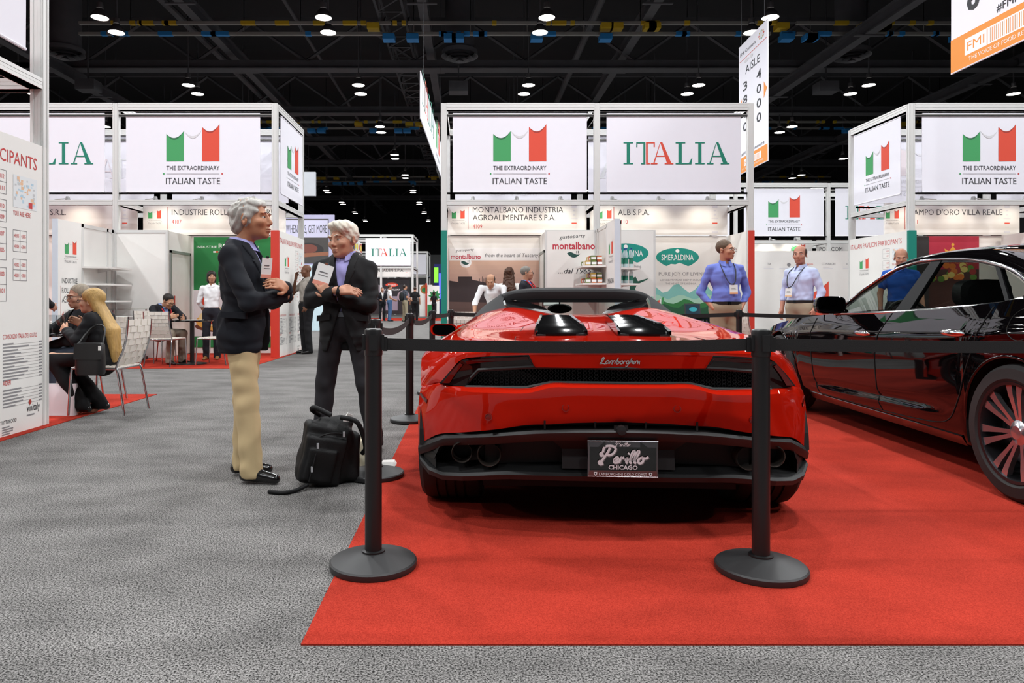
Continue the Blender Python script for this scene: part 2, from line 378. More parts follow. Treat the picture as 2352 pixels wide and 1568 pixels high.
for (x, y) in LAMP_GRID:
    if y < 20 or y > 100: continue
    X = 1080+1600*x/y
    if X < 60 or X > 2420: continue
    for dy, dx in ((-0.58, 0.03), (0.58, -0.06)):
        row = round((y-21.4)/6.53)+1; col = round((x+4.42)/6.68)
        ord_ = ['first', 'second', 'third', 'fourth', 'fifth', 'sixth', 'seventh', 'eighth', 'ninth', 'tenth'][row-1] if row <= 10 else None
        if ord_ is None or y > 78: continue
        lab = 'lit bell-shaped high-bay lamp, %s of its pair, %s row, %s' % ('nearer' if dy < 0 else 'farther', ord_, {-3: 'leftmost column', -2: 'second column left of the centre', -1: 'column above the green-poster booth', 0: 'column above the aisle', 1: 'column above the sports car', 2: 'column above the aisle sign', 3: 'column above the black saloon', 4: 'rightmost column'}[col])
        if lamp0 is None:
            lamp0 = make_lamp(); lamp0.location = (x+dx, y+dy, LAMP_Z); lamp0['label'] = lab; lamp0['group'] = 'high-bay lamps'
        else: dup(lamp0, (x+dx, y+dy, LAMP_Z), None, lab, 'high-bay lamps')
# ---------------------------------------------------------------- pavilion booths
X_, Y_, Z_ = Vector((1, 0, 0)), Vector((0, 1, 0)), Vector((0, 0, 1))
TOPZ, LOWZ, WALLZ = 4.73, 2.93, 2.36
_pale = {}
def pale(m):
    if m not in _pale:
        c = m.node_tree.nodes['Principled BSDF'].inputs['Base Color'].default_value[:3]
        w_ = lin('#f2f1f6'); f = 0.12
        _pale[m] = mat(m.name+'_seen_through', tuple(f*a+(1-f)*b for a, b in zip(c, w_)), 0.8, var=0, raw=True)
    return _pale[m]
class PaleFace(Face):
    def mi(s, m): return Face.mi(s, pale(m))
def profile(mb, a, b, w_=0.1, h=0.13, mi=0):
    """aluminium beam with a groove, from a to b (level) or upright"""
    a, b = Vector(a), Vector(b); t = (b-a)
    if abs(t.z) > 0.5:
        mb.bx(a.x-w_/2, a.x+w_/2, a.y-w_/2, a.y+w_/2, a.z, b.z)
        for q in (-1, 1): mb.bx(a.x+q*w_*0.28-0.01, a.x+q*w_*0.28+0.01, a.y-w_/2-0.006, a.y+w_/2+0.006, a.z, b.z); mb.bx(a.x-w_/2-0.006, a.x+w_/2+0.006, a.y+q*w_*0.28-0.01, a.y+q*w_*0.28+0.01, a.z, b.z)
    else:
        ax = abs(t.x) > abs(t.y); lo, hi = (min(a.x, b.x), max(a.x, b.x)) if ax else (min(a.y, b.y), max(a.y, b.y))
        for z0, z1, e in ((-h/2, h/2, 0), (-h/2, -h/2+0.03, 0.008), (h/2-0.03, h/2, 0.008), (-0.012, 0.012, 0.006)):
            if ax: mb.bx(lo, hi, a.y-w_/2-e, a.y+w_/2+e, a.z+z0, a.z+z1)
            else: mb.bx(a.x-w_/2-e, a.x+w_/2+e, lo, hi, a.z+z0, a.z+z1)
def booth_frame(xs, y0, y1, lab, zt=TOPZ, zl=LOWZ, back=True):
    t = thing('pavilion_stand', lab, 'booth frame', (xs[0], y0, 0), group='pavilion booth frames'); o = Vector((xs[0], y0, 0))
    def part(name, a, b, **k):
        m = MB(); profile(m, Vector(a)-o, Vector(b)-o, **k); m.build(name, ALU, t)
    ys = (y0, y1) if back else (y0,)
    for x in xs:
        for y in ys: part('post', (x, y, 0.0065), (x, y, zt-0.005))
    for i in range(len(xs)-1):
        for y in ys:
            part('top_beam', (xs[i]+0.05, y, zt-0.065), (xs[i+1]-0.05, y, zt-0.065)); part('lower_beam', (xs[i]+0.05, y, zl-0.045), (xs[i+1]-0.05, y, zl-0.045), h=0.09)
            part('banner_rail', (xs[i]+0.05, y, zt-0.22), (xs[i+1]-0.05, y, zt-0.22), w_=0.04, h=0.04); part('banner_rail', (xs[i]+0.05, y, zl+0.13), (xs[i+1]-0.05, y, zl+0.13), w_=0.03, h=0.03)
    if back:
        for x in xs:
            part('side_beam', (x, y0+0.05, zt-0.065), (x, y1-0.05, zt-0.065)); part('side_beam', (x, y0+0.05, zl-0.045), (x, y1-0.05, zl-0.045), h=0.09)
    return t
def banner(O, R, w_, h, lab, draw, group='white pavilion banners', faint=False, th=0.012, fab=None):
    """cloth banner: O = lower left corner as read"""
    O, R = Vector(O), Vector(R).normalized(); N = R.cross(Z_)
    t = thing('banner', lab, 'banner', O, group=group); m = MB(); n = 12; rows = []
    for j in range(5):
        rows.append([R*(w_*i/n)+Z_*(h*j/4)-N*(0.003+0.003*math.sin(i*1.9+j)*math.sin(PI*j/4)) for i in range(n+1)])
    rows2 = [[p-N*th for p in r] for r in rows]
    m.grid(rows); m.grid([r[::-1] for r in rows2])
    for a, b in ((rows[0], rows2[0]), (rows2[-1], rows[-1])): m.grid([b, a])
    m.grid([[r[0] for r in rows], [r[0] for r in rows2]]); m.grid([[r[-1] for r in rows2], [r[-1] for r in rows]])
    m.build('cloth', fab or FABRIC, t, smooth=0.5)
    for z in (0.0, h): MB().tube([R*0.0+Z_*z-N*th/2, R*w_+Z_*z-N*th/2], 0.014, 8).build('hem_rod', fab or FABRIC, t)
    F = Face((0, 0, 0), R, Z_, off=0.0015); draw(F, w_, h); F.build('print', t)
    if faint:
        F = PaleFace((0, 0, 0), R, Z_, off=-th-0.016); draw(F, w_, h); F.build('print', t)
    return t
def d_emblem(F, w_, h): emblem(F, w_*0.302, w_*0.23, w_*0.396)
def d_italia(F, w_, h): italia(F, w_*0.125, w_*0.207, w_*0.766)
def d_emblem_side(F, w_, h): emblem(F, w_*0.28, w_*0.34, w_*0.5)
# frames
booth_frame([-9.6, -6.6, -3.64], 13, 15, 'aluminium booth frame left of the aisle with the green posters')
booth_frame([-0.49, 2.36, 5.22], 13, 15, 'aluminium booth frame behind the red sports car')
booth_frame([8.22, 11.12, 14.0], 13, 15, 'aluminium booth frame behind the black saloon')
booth_frame([-6.6, -3.66], 3.1, 5.92, 'nearest aluminium booth frame above the tall participants board')
booth_frame([5.4, 8.3, 11.2, 14.1], 21.8, 23.8, 'lower looking far booth frame between the two nearer right booths')
booth_frame([-8.2, -4.95, -3.2], 38.7, 42, 'far aluminium booth frame down the centre aisle')
booth_frame([-8.8, -5.6, -3.2], 52, 55, 'smallest booth frame farthest down the centre aisle')
BZ0, BH = 3.08, 1.46
for nm, x0, k in (('left booth', -6.42, 'e'), ('left booth', -9.32, 'i'), ('middle booth', -0.325, 'e'), ('middle booth', 2.545, 'i'), ('right booth', 8.43, 'e'), ('right booth', 11.35, 'i')):
    banner((x0, 12.99, BZ0), X_, 2.5, BH, 'white banner %s on the front of the %s' % ('with the flag emblem' if k == 'e' else 'with the ITALIA word', nm), d_emblem if k == 'e' else d_italia)
    # the rear row of the same booth prints outwards: its back shows here
    banner((x0+2.5, 15.03, BZ0+0.09), -X_, 2.5, BH, 'reversed rear banner of the %s, behind its %s banner' % (nm.split(' behind')[0], 'emblem' if k == 'e' else 'ITALIA'), d_italia if False else (d_emblem if k == 'e' else d_italia), 'banners seen from behind', faint=True)
banner((-3.57, 13.15, BZ0), Y_, 1.7, BH, 'white emblem banner on the aisle side of the left booth', d_emblem_side)
banner((8.15, 14.8, BZ0), -Y_, 1.6, BH, 'white emblem banner on the left side of the right booth', d_emblem_side)
banner((-3.57, 3.9, BZ0), Y_, 1.7, BH, 'plain looking white banner cut by the top left corner of the photo', d_italia)
banner((-6.3, 5.9, BZ0), X_, 2.3, BH, 'white banner edge behind the nearest booth post', d_emblem)
banner((5.6, 21.75, BZ0), X_, 2.5, BH, 'distant white banner mostly hidden by the middle booth', d_italia)
banner((8.55, 21.75, BZ0), X_, 2.5, BH, 'distant white emblem banner between the middle and right booths', d_emblem)
banner((11.4, 21.75, BZ0), X_, 2.5, BH, 'distant white ITALIA banner behind the left side of the right booth', d_italia)
banner((-5.8, 38.6, 3.0), X_, 2.5, 1.5, 'small white ITALIA banner far down the aisle', d_italia)
banner((-5.4, 51.97, 3.03), X_, 2.1, 1.5, 'smallest plain white banner far down the aisle', lambda F, a, b: None)
# participants boards -------------------------------------------------------------
def participants(F, W, H, full):
    F.text('ITALIAN PAVILION PARTICIPANTS', W-0.17, H-0.22, 0.1, RED_T, width=W*0.885, bold=0.006, align='r')
    emblem(F, 0.2*W, 1.72*H/2.36, 0.16*W, small=True)
    g = INK_G
    def table(x, y, cw, ch, rows, cols):
        for i in range(rows+1): F.rect(x, y-i*ch-0.002, x+cw*cols, y-i*ch+0.002, g)
        for j in range(cols+1): F.rect(x+j*cw-0.002, y-rows*ch, x+j*cw+0.002, y, g)
    a = W-2.0
    x0 = a+0.95
    nums = ['4112', '4111', '4110', '4109', '4107', '4105', '4103', '4101']
    for i, (y, ch) in zip(range(0, 8, 2), ((2.07, .092), (1.84, .085), (1.625, .125), (1.315, .13))):
        table(x0+0.28, y, 0.22, ch, 2, 1)
        for j in (0, 1): F.text(nums[i+j], x0+0.475, y-0.065-j*ch, 0.034, RED_T, align='r', width=.075)
    for r, (p, q, u, v) in enumerate((('4205', '4305', '4204', '4304'), ('4202', '4302', '4201', '4301'))):
        y = 1.62-r*0.23; table(a+1.53, y, 0.085, 0.085, 2, 2)
        for k, tx in enumerate((p, q, u, v)): F.text(tx, a+1.545+0.085*(k % 2), y-0.058-0.085*(k//2), 0.028, RED_T, width=0.055)
    # floor map
    F.rect(a+1.53, 1.8, a+1.83, 2.06, mat('map_paper', '#e3e6e8', 0.7, var=0.0)); rr = random.Random(5)
    cs = [mat('map_blue', '#b4cfdf', 0.7, var=0), mat('map_orange', '#e7bd9a', 0.7, var=0), mat('map_grey', '#c4c6c8', 0.7, var=0)]
    for i in range(46):
        x, y = a+1.54+rr.random()*0.25, 1.81+rr.random()*0.22; F.rect(x, y, x+rr.uniform(0.012, 0.04), y+rr.uniform(0.01, 0.028), cs[rr.choice((0, 0, 1, 2))], 1)
    F.rect(a+1.72, 1.81, a+1.77, 1.86, RED_T, 2)
    F.text('YOU ARE HERE', a+1.53, 1.735, 0.04, RED_T, width=0.22)
    for k, (y, ttl, rows) in enumerate(((0.80, 'CONSORZIO ITALIA DEL GUSTO', 12), (0.44, 'AIDEPI', 6))):
        for c in ((0.1, 0.75, 1.41) if full else (1.41,)):
            F.text(ttl, a+c, y-0.04, 0.036, RED_T, width=0.42 if k == 0 else 0.09, bold=0.004)
            for i in range(rows):
                yy = y-0.075-i*0.0255; rr2 = random.Random(i+k*20+int(c*10)); L_ = rr2.uniform(0.1, 0.32)
                F.rect(a+c, yy-0.012, a+c+L_, yy, INK_G); F.rect(a+c+L_, yy-0.011, a+c+0.44, yy-0.009, INK_G); F.rect(a+c+0.45, yy-0.012, a+c+0.49, yy, INK_G)
    F.text('TUTTOFOOD', a+1.38, 0.1, 0.03, INK, width=0.19); F.lines(a+1.4, 0.08, 0.14, 4, 0.018, 0.01, INK_G)
    F.text('vinitaly', a+1.7, 0.155, 0.06, INK, width=0.17); F.disc(a+1.74, 0.23, 0.02, 0.02, RED_D); F.lines(a+1.7, 0.13, 0.16, 1, 0.02, 0.012, INK_G)
def board(O, R, W, edge, lab, full=True, H=WALLZ, end=1):
    """upright white board, O = lower left as read; edge = coloured end face"""
    O, R = Vector(O), Vector(R); N = R.cross(Z_); t = thing('participants_board', lab, 'board', O)
    m = MB().prism([(0, 0, 0), R*W, R*W+Z_*H, Z_*H], -N*0.08); m.build('panel', WHITE_PANEL, t)
    if edge:
        e = (R*W if end > 0 else Vector((0, 0, 0)))+N*0.01; s = R*(0.05 if end > 0 else -0.05)
        MB().prism([e, e-N*0.15, e-N*0.15+Z_*H, e+Z_*H], s).build('edge_strip', edge, t)
    F = Face((0, 0, 0), R, Z_); participants(F, W, H, full); F.build('print', t); return t
board((-3.61, 3.97, 0.0), Y_, 2.0, None, 'tall white participants board with map and red title cut by the photo edge', False)
board((-3.56, 12.97, 0.0), Y_, 1.98, REDP, 'white participants board with red edge on the left booth aisle side', True, end=-1)
board((8.14, 14.95, 0.0), -Y_, 1.98, TEAL, 'white participants board with teal edge beside the black saloon', True)
def plain_wall(x0, x1, y0, y1, lab, z1=WALLZ, m=WHITE_PANEL, edge=None, name='partition_panel', z0=0.0):
    o = MB().bx(x0, x1, y0, y1, z0, z1).build(name, m); tag(o, lab, 'panel')
    if edge: MB().bx(x0-0.015, x1+0.015, y0-0.05, y0, z0, z1).build('edge_strip', edge, o)
    return o
plain_wall(-0.53, -0.45, 12.97, 14.9, 'white side panel with a teal front edge at the left of the middle booth', edge=TEAL)
plain_wall(5.18, 5.26, 12.97, 14.9, 'white side panel with a red front edge at the right of the middle booth', edge=REDP)
# back walls with headers ---------------------------------------------------------
def mini_logos(F, x, y):
    for i, (w_, h) in enumerate(((0.1, 0.05), (0.05, 0.03), (0.05, 0.03), (0.14, 0.012), (0.1, 0.025), (0.08, 0.012), (0.12, 0.04), (0.1, 0.02))):
        F.rect(x-w_/2, y-i*0.085-h, x+w_/2, y-i*0.085, RED_P if i == 4 else GREY_L)
def header(x0, x1, y, lines, num, lab, flag=True, textx=0.62, cap=0.115, name='booth_header'):
    t = thing(name, lab, 'header', (x0, y, WALLZ), group='white name headers of the booths')
    MB().bx(0, x1-x0, 0, 0.04, 0.01, 0.66).build('panel', WHITE_PANEL, t)
    F = Face((0, 0, 0), X_, Z_)
    if flag: emblem(F, 0.16, 0.34, 0.27, small=True); F.rect(textx-0.09, 0.12, textx-0.078, 0.58, RED_D)
    for i, s in enumerate(lines): F.text(s, textx, 0.44-i*0.155+(0.02 if len(lines) > 1 else -0.03), cap, INK, xs=0.9)
    if num: F.text(num, textx, 0.235 if len(lines) == 1 else 0.14, 0.085, RED_T, xs=0.8)
    mini_logos(F, x1-x0-0.25, 0.6); F.build('print', t); return t
header(-9.5, -6.67, 13.95, ['S.R.L.'], '', 'white header ending in S.R.L. above the seated couple', textx=1.09)
header(-6.55, -3.7, 13.95, ['INDUSTRIE ROLLI ALIMENTARI'], '4107', 'white header with number 4107 above the green posters', textx=0.575, flag=False)
header(-0.45, 2.33, 13.95, ['MONTALBANO INDUSTRIA', 'AGROALIMENTARE S.P.A.'], '4109', 'white header with two name lines and number 4109', textx=0.5, flag=False)
header(2.4, 5.15, 13.95, ['ALB S.P.A.'], '4110', 'white header with number 4110 above the teal oval posters', textx=0.56)
header(8.3, 11.0, 13.95, ["CAMPO D'ORO VILLA REALE"], '4111', 'white header with number 4111 behind the black saloon', textx=0.48, flag=False)
header(11.15, 14.0, 13.95, [''], '', 'blank white header at the right edge of the photo', flag=False)
for hd_, fx, lx in ((-6.55, 0.1, 0.49), (-0.45, 0.08, 0.4), (8.3, 0.02, 0.4)):
    F = Face((hd_, 13.95, WALLZ), X_, Z_); emblem(F, fx, 0.34, 0.26, small=True); F.rect(lx, 0.12, lx+0.012, 0.58, RED_D)
    o = F.mb.build('print', F.mats)
    for h_ in bpy.data.objects:
        if h_.name.startswith('booth_header') and h_.type == 'EMPTY' and abs(h_.location.x-hd_) < 0.01: o.parent = h_; o.matrix_parent_inverse = Matrix.Translation(-h_.location)
def backwall(x0, x1, lab, y=14.0):
    o = MB().bx(x0, x1, y, y+0.08, 0, WALLZ).build('partition_panel', WHITE_PANEL); tag(o, lab, 'panel'); return o
backwall(-9.5, -3.7, 'long white back panel of the left booth'); backwall(-0.45, 5.15, 'long white back panel of the middle booth'); backwall(8.3, 14, 'long white back panel of the right booth')
def poster(x0, x1, z0, z1, y, lab, draw, base=WHITE_PANEL, cat='poster', R=X_, name='poster'):
    t = thing(name, lab, cat, (x0, y, z0)); F = Face((0, 0, 0), R, Z_, off=0.0058)
    MB().prism([(0, 0, 0), R*(x1-x0), R*(x1-x0)+Z_*(z1-z0), Z_*(z1-z0)], R.cross(Z_)*0.005).build('sheet', base, t)
    draw(F, x1-x0, z1-z0); F.build('print', t); return t
PG = mat('poster_green', '#1f7d3f', 0.6, var=0.03); POT = mat('poster_pale', '#d8d0d2', 0.6, var=0.03)
def d_rolli(F, w_, h):
    F.rect(0, h*0.52, w_, h, PG); F.rect(0, 0, w_, h*0.52, POT, 0); F.rect(0, 0, w_, h*0.1, PG, 1)
    F.text('INDUSTRIE', 0.06, h-0.22, 0.05, WHITE_INK, width=0.4); F.text('ROLLI', 0.5, h-0.22, 0.09, WHITE_INK, width=0.36, bold=0.02); F.text('ALIMENTARI', 0.9, h-0.22, 0.05, WHITE_INK, width=0.4)
    for i, m in enumerate((PG, WHITE_INK, RED_P)): F.rect(0.34+i*0.05, h-0.31, 0.39+i*0.05, h-0.28, m, 1)
    F.lines(0.5, h-0.28, 0.4, 1, 0.03, 0.02, WHITE_INK, k=1)
    c = mat('poster_bread', '#d9a24a', 0.6, var=0.1); c2 = mat('poster_crust', '#9a5a26', 0.6, var=0.1)
    F.disc(0.72, h-0.58, 0.17, 0.09, c, 1); F.rect(0.57, h-0.75, 0.87, h-0.58, c, 1); F.rect(0.6, h-0.72, 0.84, h-0.66, c2, 2)
    F.disc(1.62, h-0.62, 0.17, 0.15, WHITE_INK, 1); F.disc(1.62, h-0.66, 0.13, 0.07, RED_P, 2)
    F.text('PRODUCTS', 0.5, h-1.0, 0.1, WHITE_INK, bold=0.02, width=0.62); F.text('MEAL', 1.35, h-1.0, 0.1, WHITE_INK, bold=0.02, width=0.4)
    rr = random.Random(11); tom = mat('poster_tomato', '#c23d27', 0.6, var=0.1); chs = mat('poster_cheese', '#e6cf9a', 0.6, var=0.1); brn = mat('poster_brown', '#6a3520', 0.6, var=0.1)
    F.disc(0.62, 0.42, 0.6, 0.12, brn, 1); F.disc(0.62, 0.52, 0.58, 0.2, c, 2); F.disc(0.62, 0.6, 0.52, 0.2, chs, 3)
    for i in range(16): F.disc(0.62+rr.uniform(-0.42, 0.42), 0.62+rr.uniform(-0.13, 0.13), rr.uniform(0.05, 0.1), rr.uniform(0.03, 0.06), tom if i % 2 else chs, 4+i % 2)
    for a, b in ((0.22, 0.93), (0.4, 0.96), (0.3, 0.86)): F.disc(a, b, 0.1, 0.08, tom, 3)
    F.disc(1.5, 0.5, 0.4, 0.16, c, 2); F.disc(1.5, 0.56, 0.34, 0.14, tom, 3)
poster(-5.55, -3.75, 0.12, 2.33, 13.99, 'green food poster with white lettering behind the standing men', d_rolli)
def bands(F, x0, x1, y0, y1, c0, c1, n, nm, k=0):
    a, b = lin(c0), lin(c1)
    for i in range(n):
        t = i/(n-1); F.rect(x0, y0+(y1-y0)*i/n, x1, y0+(y1-y0)*(i+1)/n, mat('%s_%d' % (nm, i), tuple(p+(q-p)*t for p, q in zip(a, b)), 0.6, var=0, raw=True), k)
MRED = mat('print_crimson', '#bf2f44', 0.6, var=0)
def montal(F, x, y, w_, disc=True):
    F.text('gustoparty', x+w_*0.16, y+w_*0.24, w_*0.085, INK, width=w_*0.62, shear=0.2, rot=0.07)
    F.text('montalbano', x, y, w_*0.165, MRED, width=w_, bold=0.02)
    gr = mat('logo_green', '#1d4b45', 0.6, var=0)
    if disc: F.disc(x+w_*0.5, y-w_*0.12, w_*0.19, w_*0.17, WHITE_INK, 0)
    F.poly([(x+w_*(0.5+0.16*a), y-w_*0.1-w_*0.1*(1-a*a)) for a in [i/8-1 for i in range(17)]]+[(x+w_*(0.5+0.16*a), y-w_*0.1-w_*0.03*math.sin(a*3)) for a in [1-i/8 for i in range(17)]], gr, 2)
    for q in (0.56, 0.6): F.rect(x+w_*q, y-w_*0.1, x+w_*(q+0.015), y-w_*0.04, INK, 2)
def d_tuscany(F, w_, h):
    bands(F, 0, w_, 0.0, 0.62*h, '#4a3c37', '#6b5550', 8, 'field'); bands(F, 0, w_, 0.6*h, h*0.87, '#c9a79b', '#dcb9a4', 6, 'dusk', 0); F.rect(0, 0.87*h, w_, h, WHITE_INK)
    hill = mat('print_hill', '#3a3032', 0.7, var=0.0); hill2 = mat('print_near_field', '#2b2422', 0.7, var=0)
    F.poly([(0, 0.45*h), (w_, 0.43*h), (w_, 0.58*h), (w_*0.85, 0.6*h), (w_*0.7, 0.605*h), (w_*0.5, 0.64*h), (w_*0.4, 0.645*h), (w_*0.25, 0.675*h), (w_*0.1, 0.65*h), (0, 0.665*h)], hill, 1)
    F.rect(w_*0.1, 0.65*h, w_*0.25, 0.705*h, hill, 1)
    for i in range(5): F.rect(w_*(0.33+0.016*i), 0.63*h, w_*(0.336+0.016*i), (0.685+0.01*(i % 3))*h, hill, 1)
    for i in range(14): F.disc(w_*(0.03+0.07*i), 0.2*h, 0.1, 0.05+0.03*(i % 3), hill2, 2)
    F.rect(0, 0, w_, 0.2*h, hill2, 2)
    montal(F, 0.03, h*0.885, 0.6); F.text('from the heart of Tuscany.', 0.72, h*0.905, 0.075, INK, width=1.08, shear=0.15)
poster(-0.42, 1.4, 0.15, 2.12, 13.99, 'landscape poster with dark hills and peach sky in the middle booth', d_tuscany)
SMT = mat('print_sea_green', '#0f9385', 0.6, var=0)
def smer(F, x, y, rx):
    ry = rx*0.43
    F.poly([(x+rx*math.cos(a), y+ry*math.sin(a)) for a in [PI*(-0.12+1.24*i/24) for i in range(25)]]+[(x+rx*q, y-ry*p) for q, p in ((-0.62, 0.86), (-0.5, 0.96), (-0.3, 0.72), (-0.1, 0.78), (0.1, 0.6), (0.3, 0.78), (0.5, 0.97), (0.65, 0.84))], SMT, 1)
    F.text('SMERALDINA', x, y-ry*0.32, ry*0.62, WHITE_INK, width=rx*1.5, bold=0.015, align='c', k=3); F.disc(x, y+ry*0.68, rx*0.09, ry*0.2, WHITE_INK, 3)
def mountains(F, w_, h, k, base, amp, m, seed):
    rr = random.Random(seed); n = 14; F.poly([(0, 0), (w_, 0)]+[(w_*(1-i/n), base+amp*(0.5+0.5*math.sin(i*1.3+seed))*rr.uniform(0.6, 1)) for i in range(n+1)], m, k)
def d_smer(F, w_, h):
    smer(F, w_*0.34, h*0.82, 0.43); F.text('PURE JOY OF LIVING', w_*0.09, h*0.655, 0.07, INK_G, width=0.95)
    F.text('LONGEVITY RUNS DEEP THROUGH', w_*0.11, h*0.607, 0.035, INK_G, width=0.86); F.text('THE HEART OF SARDINIA.', w_*0.18, h*0.575, 0.035, INK_G, width=0.62)
    for i, (b, a, c) in enumerate(((0.5, 0.2, '#7fc0b8'), (0.44, 0.12, '#a5d3bd'), (0.40, 0.10, '#2f7d43'), (0.36, 0.12, '#1e5a3c'))): mountains(F, w_, h, i+1, h*b, a*h*0.5, mat('print_mountain_%d' % i, c, 0.6, var=0), i+2)
poster(3.65, 5.15, 0.1, 2.33, 13.99, 'white poster with a teal oval and green mountains behind the blue-shirted man', d_smer)
# closets -------------------------------------------------------------------------
def closet(x0, x1, y0, y1, lab, door_side=None):
    t = thing('closet', lab, 'closet', (x0, y0, 0), group='white corner closets of the booths'); m = MB().bx(0, x1-x0, 0, y1-y0, 0, WALLZ-0.01)
    m.build('body', WHITE_PANEL, t)
    m = MB()
    for a in (0.0, x1-x0): m.bx(a-0.02, a+0.02, -0.02, 0.03, 0, WALLZ)
    m.bx(0, x1-x0, -0.015, 0.0, WALLZ-0.05, WALLZ); m.build('edge_profile', ALU, t)
    if door_side:
        s = x1-x0 if door_side > 0 else 0; e = door_side
        d = MB().bx(s, s+e*0.02, 0.15, y1-y0-0.12, 0.02, 1.95).build('door', mat('door_panel', '#d6d5d0', 0.5), t)
        MB().bx(s+e*0.02, s+e*0.05, 0.2, 0.24, 0.9, 1.15).build('handle', CHROME, d)
        MB().bx(s, s+e*0.03, 0.1, 0.15, 0, 2.0).bx(s, s+e*0.03, y1-y0-0.12, y1-y0-0.07, 0, 2.0).bx(s, s+e*0.03, 0.1, y1-y0-0.07, 1.95, 2.0).build('door_frame', mat('door_frame_grey', '#8f948f', 0.5, 0.3), t)
    return t
closet(-6.55, -5.6, 12.87, 13.98, 'white corner closet with a grey door beside the green poster', 1)
closet(1.4, 2.3, 12.87, 13.98, 'white corner closet bearing the montalbano sheet', -1)
closet(2.72, 3.4, 12.87, 13.98, 'white corner closet bearing the cut off teal oval')
closet(11.6, 12.6, 12.87, 13.98, 'white corner closet at the right edge of the photo', -1)
def d_dal(F, w_, h): montal(F, 0.1, h*0.68, 0.78, False); F.text('...dal 1965', 0.2, h*0.25, 0.095, INK, width=0.62, shear=0.3, bold=0.01)
poster(1.42, 2.28, 1.3, 2.34, 12.85, 'white hanging sheet with montalbano lettering and dal 1965', d_dal)
def d_smer2(F, w_, h):
    smer(F, w_*0.2, h*0.8, 0.42); F.text('living.', w_*0.45, h*0.67, 0.05, INK_G)
    for i, (b, a, c) in enumerate(((0.36, 0.16, '#a9d6c4'), (0.26, 0.08, '#8cc7b4'))): mountains(F, w_, h, i+1, h*b, a*h*0.5, mat('print_mountain_%d' % (i+5), c, 0.6, var=0), i+7)
    g = mat('print_figure', '#1d5a48', 0.6, var=0)
    F.poly([(0.17, 0.62), (0.32, 0.62), (0.36, 0.78), (0.3, 0.98), (0.36, 1.1), (0.31, 1.2), (0.22, 1.16), (0.2, 1.0)], g, 4); F.poly([(0.3, 1.04), (0.52, 1.14), (0.54, 1.17), (0.3, 1.1)], g, 4)
poster(2.74, 3.38, 0.3, 2.34, 12.85, 'white sheet with half a teal oval and a green leaning figure', d_smer2)
def d_villa(F, w_, h):
    c = mat('poster_crimson', '#b32942', 0.6, var=0.04); F.rect(0, h*0.62, w_, h, c); F.rect(0, 0, w_, h*0.62, mat('poster_dark', '#4a2620', 0.6, var=0.2))
    gd = mat('print_gold', '#e0a63a', 0.6, var=0); F.text('VILLA REALE', w_/2, h-0.55, 0.085, gd, width=0.62, align='c', bold=0.015, k=2)
    F.poly([(w_/2-0.13, h-0.4), (w_/2+0.13, h-0.4), (w_/2+0.17, h-0.25), (w_/2+0.08, h-0.3), (w_/2, h-0.2), (w_/2-0.08, h-0.3), (w_/2-0.17, h-0.25)], gd, 2); F.disc(w_/2, h-0.17, 0.03, 0.03, gd, 2)
    rr = random.Random(2); cc = [mat('fruit_%d' % i, q, 0.6, var=0) for i, q in enumerate(('#a3302a', '#d9772b', '#5f8a34', '#e3cf74'))]
    for i in range(26): F.disc(rr.uniform(0.08, w_-0.08), h*0.62+rr.uniform(-0.2, 0.08), 0.07, 0.06, cc[i % 4], 2+i % 3)
poster(9.15, 10.2, 0.6, 2.35, 13.97, 'crimson poster with a gold crown above the black saloon', d_villa)
plain_wall(8.3, 9.15, 13.9, 13.98, 'dark grey panel beside the crimson poster with the crown', m=mat('charcoal_panel', '#2c2a2b', 0.6), z1=2.34)
plain_wall(10.6, 10.68, 12.6, 13.9, 'white partition standing out from the back panel behind the black saloon')
# fins with name and shelf units ------------------------------------------------------
def fin(x, side, lines, num, lab, y0=11.08, y1=11.75):
    t = thing('sign_panel', lab, 'sign panel', (x, y0, 0), group='upright name panels at the booth fronts')
    MB().bx(-0.042, 0.042, 0, y1-y0, 0, WALLZ).build('panel', WHITE_PANEL, t); MB().bx(-0.044, 0.044, -0.01, 0, 0, WALLZ).build('front_edge', mat('pale_blue_edge', '#cfd9e3', 0.5), t)
    R = Y_ if side > 0 else -Y_
    F = Face((side*0.042, 0 if side > 0 else y1-y0, 0), R, Z_); W = y1-y0
    emblem(F, W*0.28, 1.82, W*0.5, small=True); F.rect(W*0.1, 0.68, W*0.108, 1.3, RED_D)
    for i, s in enumerate(lines): F.text(s, W*0.16, 1.34-i*0.155, 0.085, INK, width=W*(0.66 if i < 2 else 0.78)*len(s)/9)
    if num: F.text(num, W*0.16, 0.8, 0.085, RED_T, width=W*0.34)
    F.build('print', t); return t
fin(-6.6, 1, ['INDUSTRIE', 'ROLLI', 'ALIMENTARI'], '4107', 'upright white name panel with number 4107 behind the seated couple')
fin(2.34, -1, ['SMERALDINA', 'ACQUA', 'MINERALE'], '4110', 'upright white name panel with a pale blue edge in the middle booth')
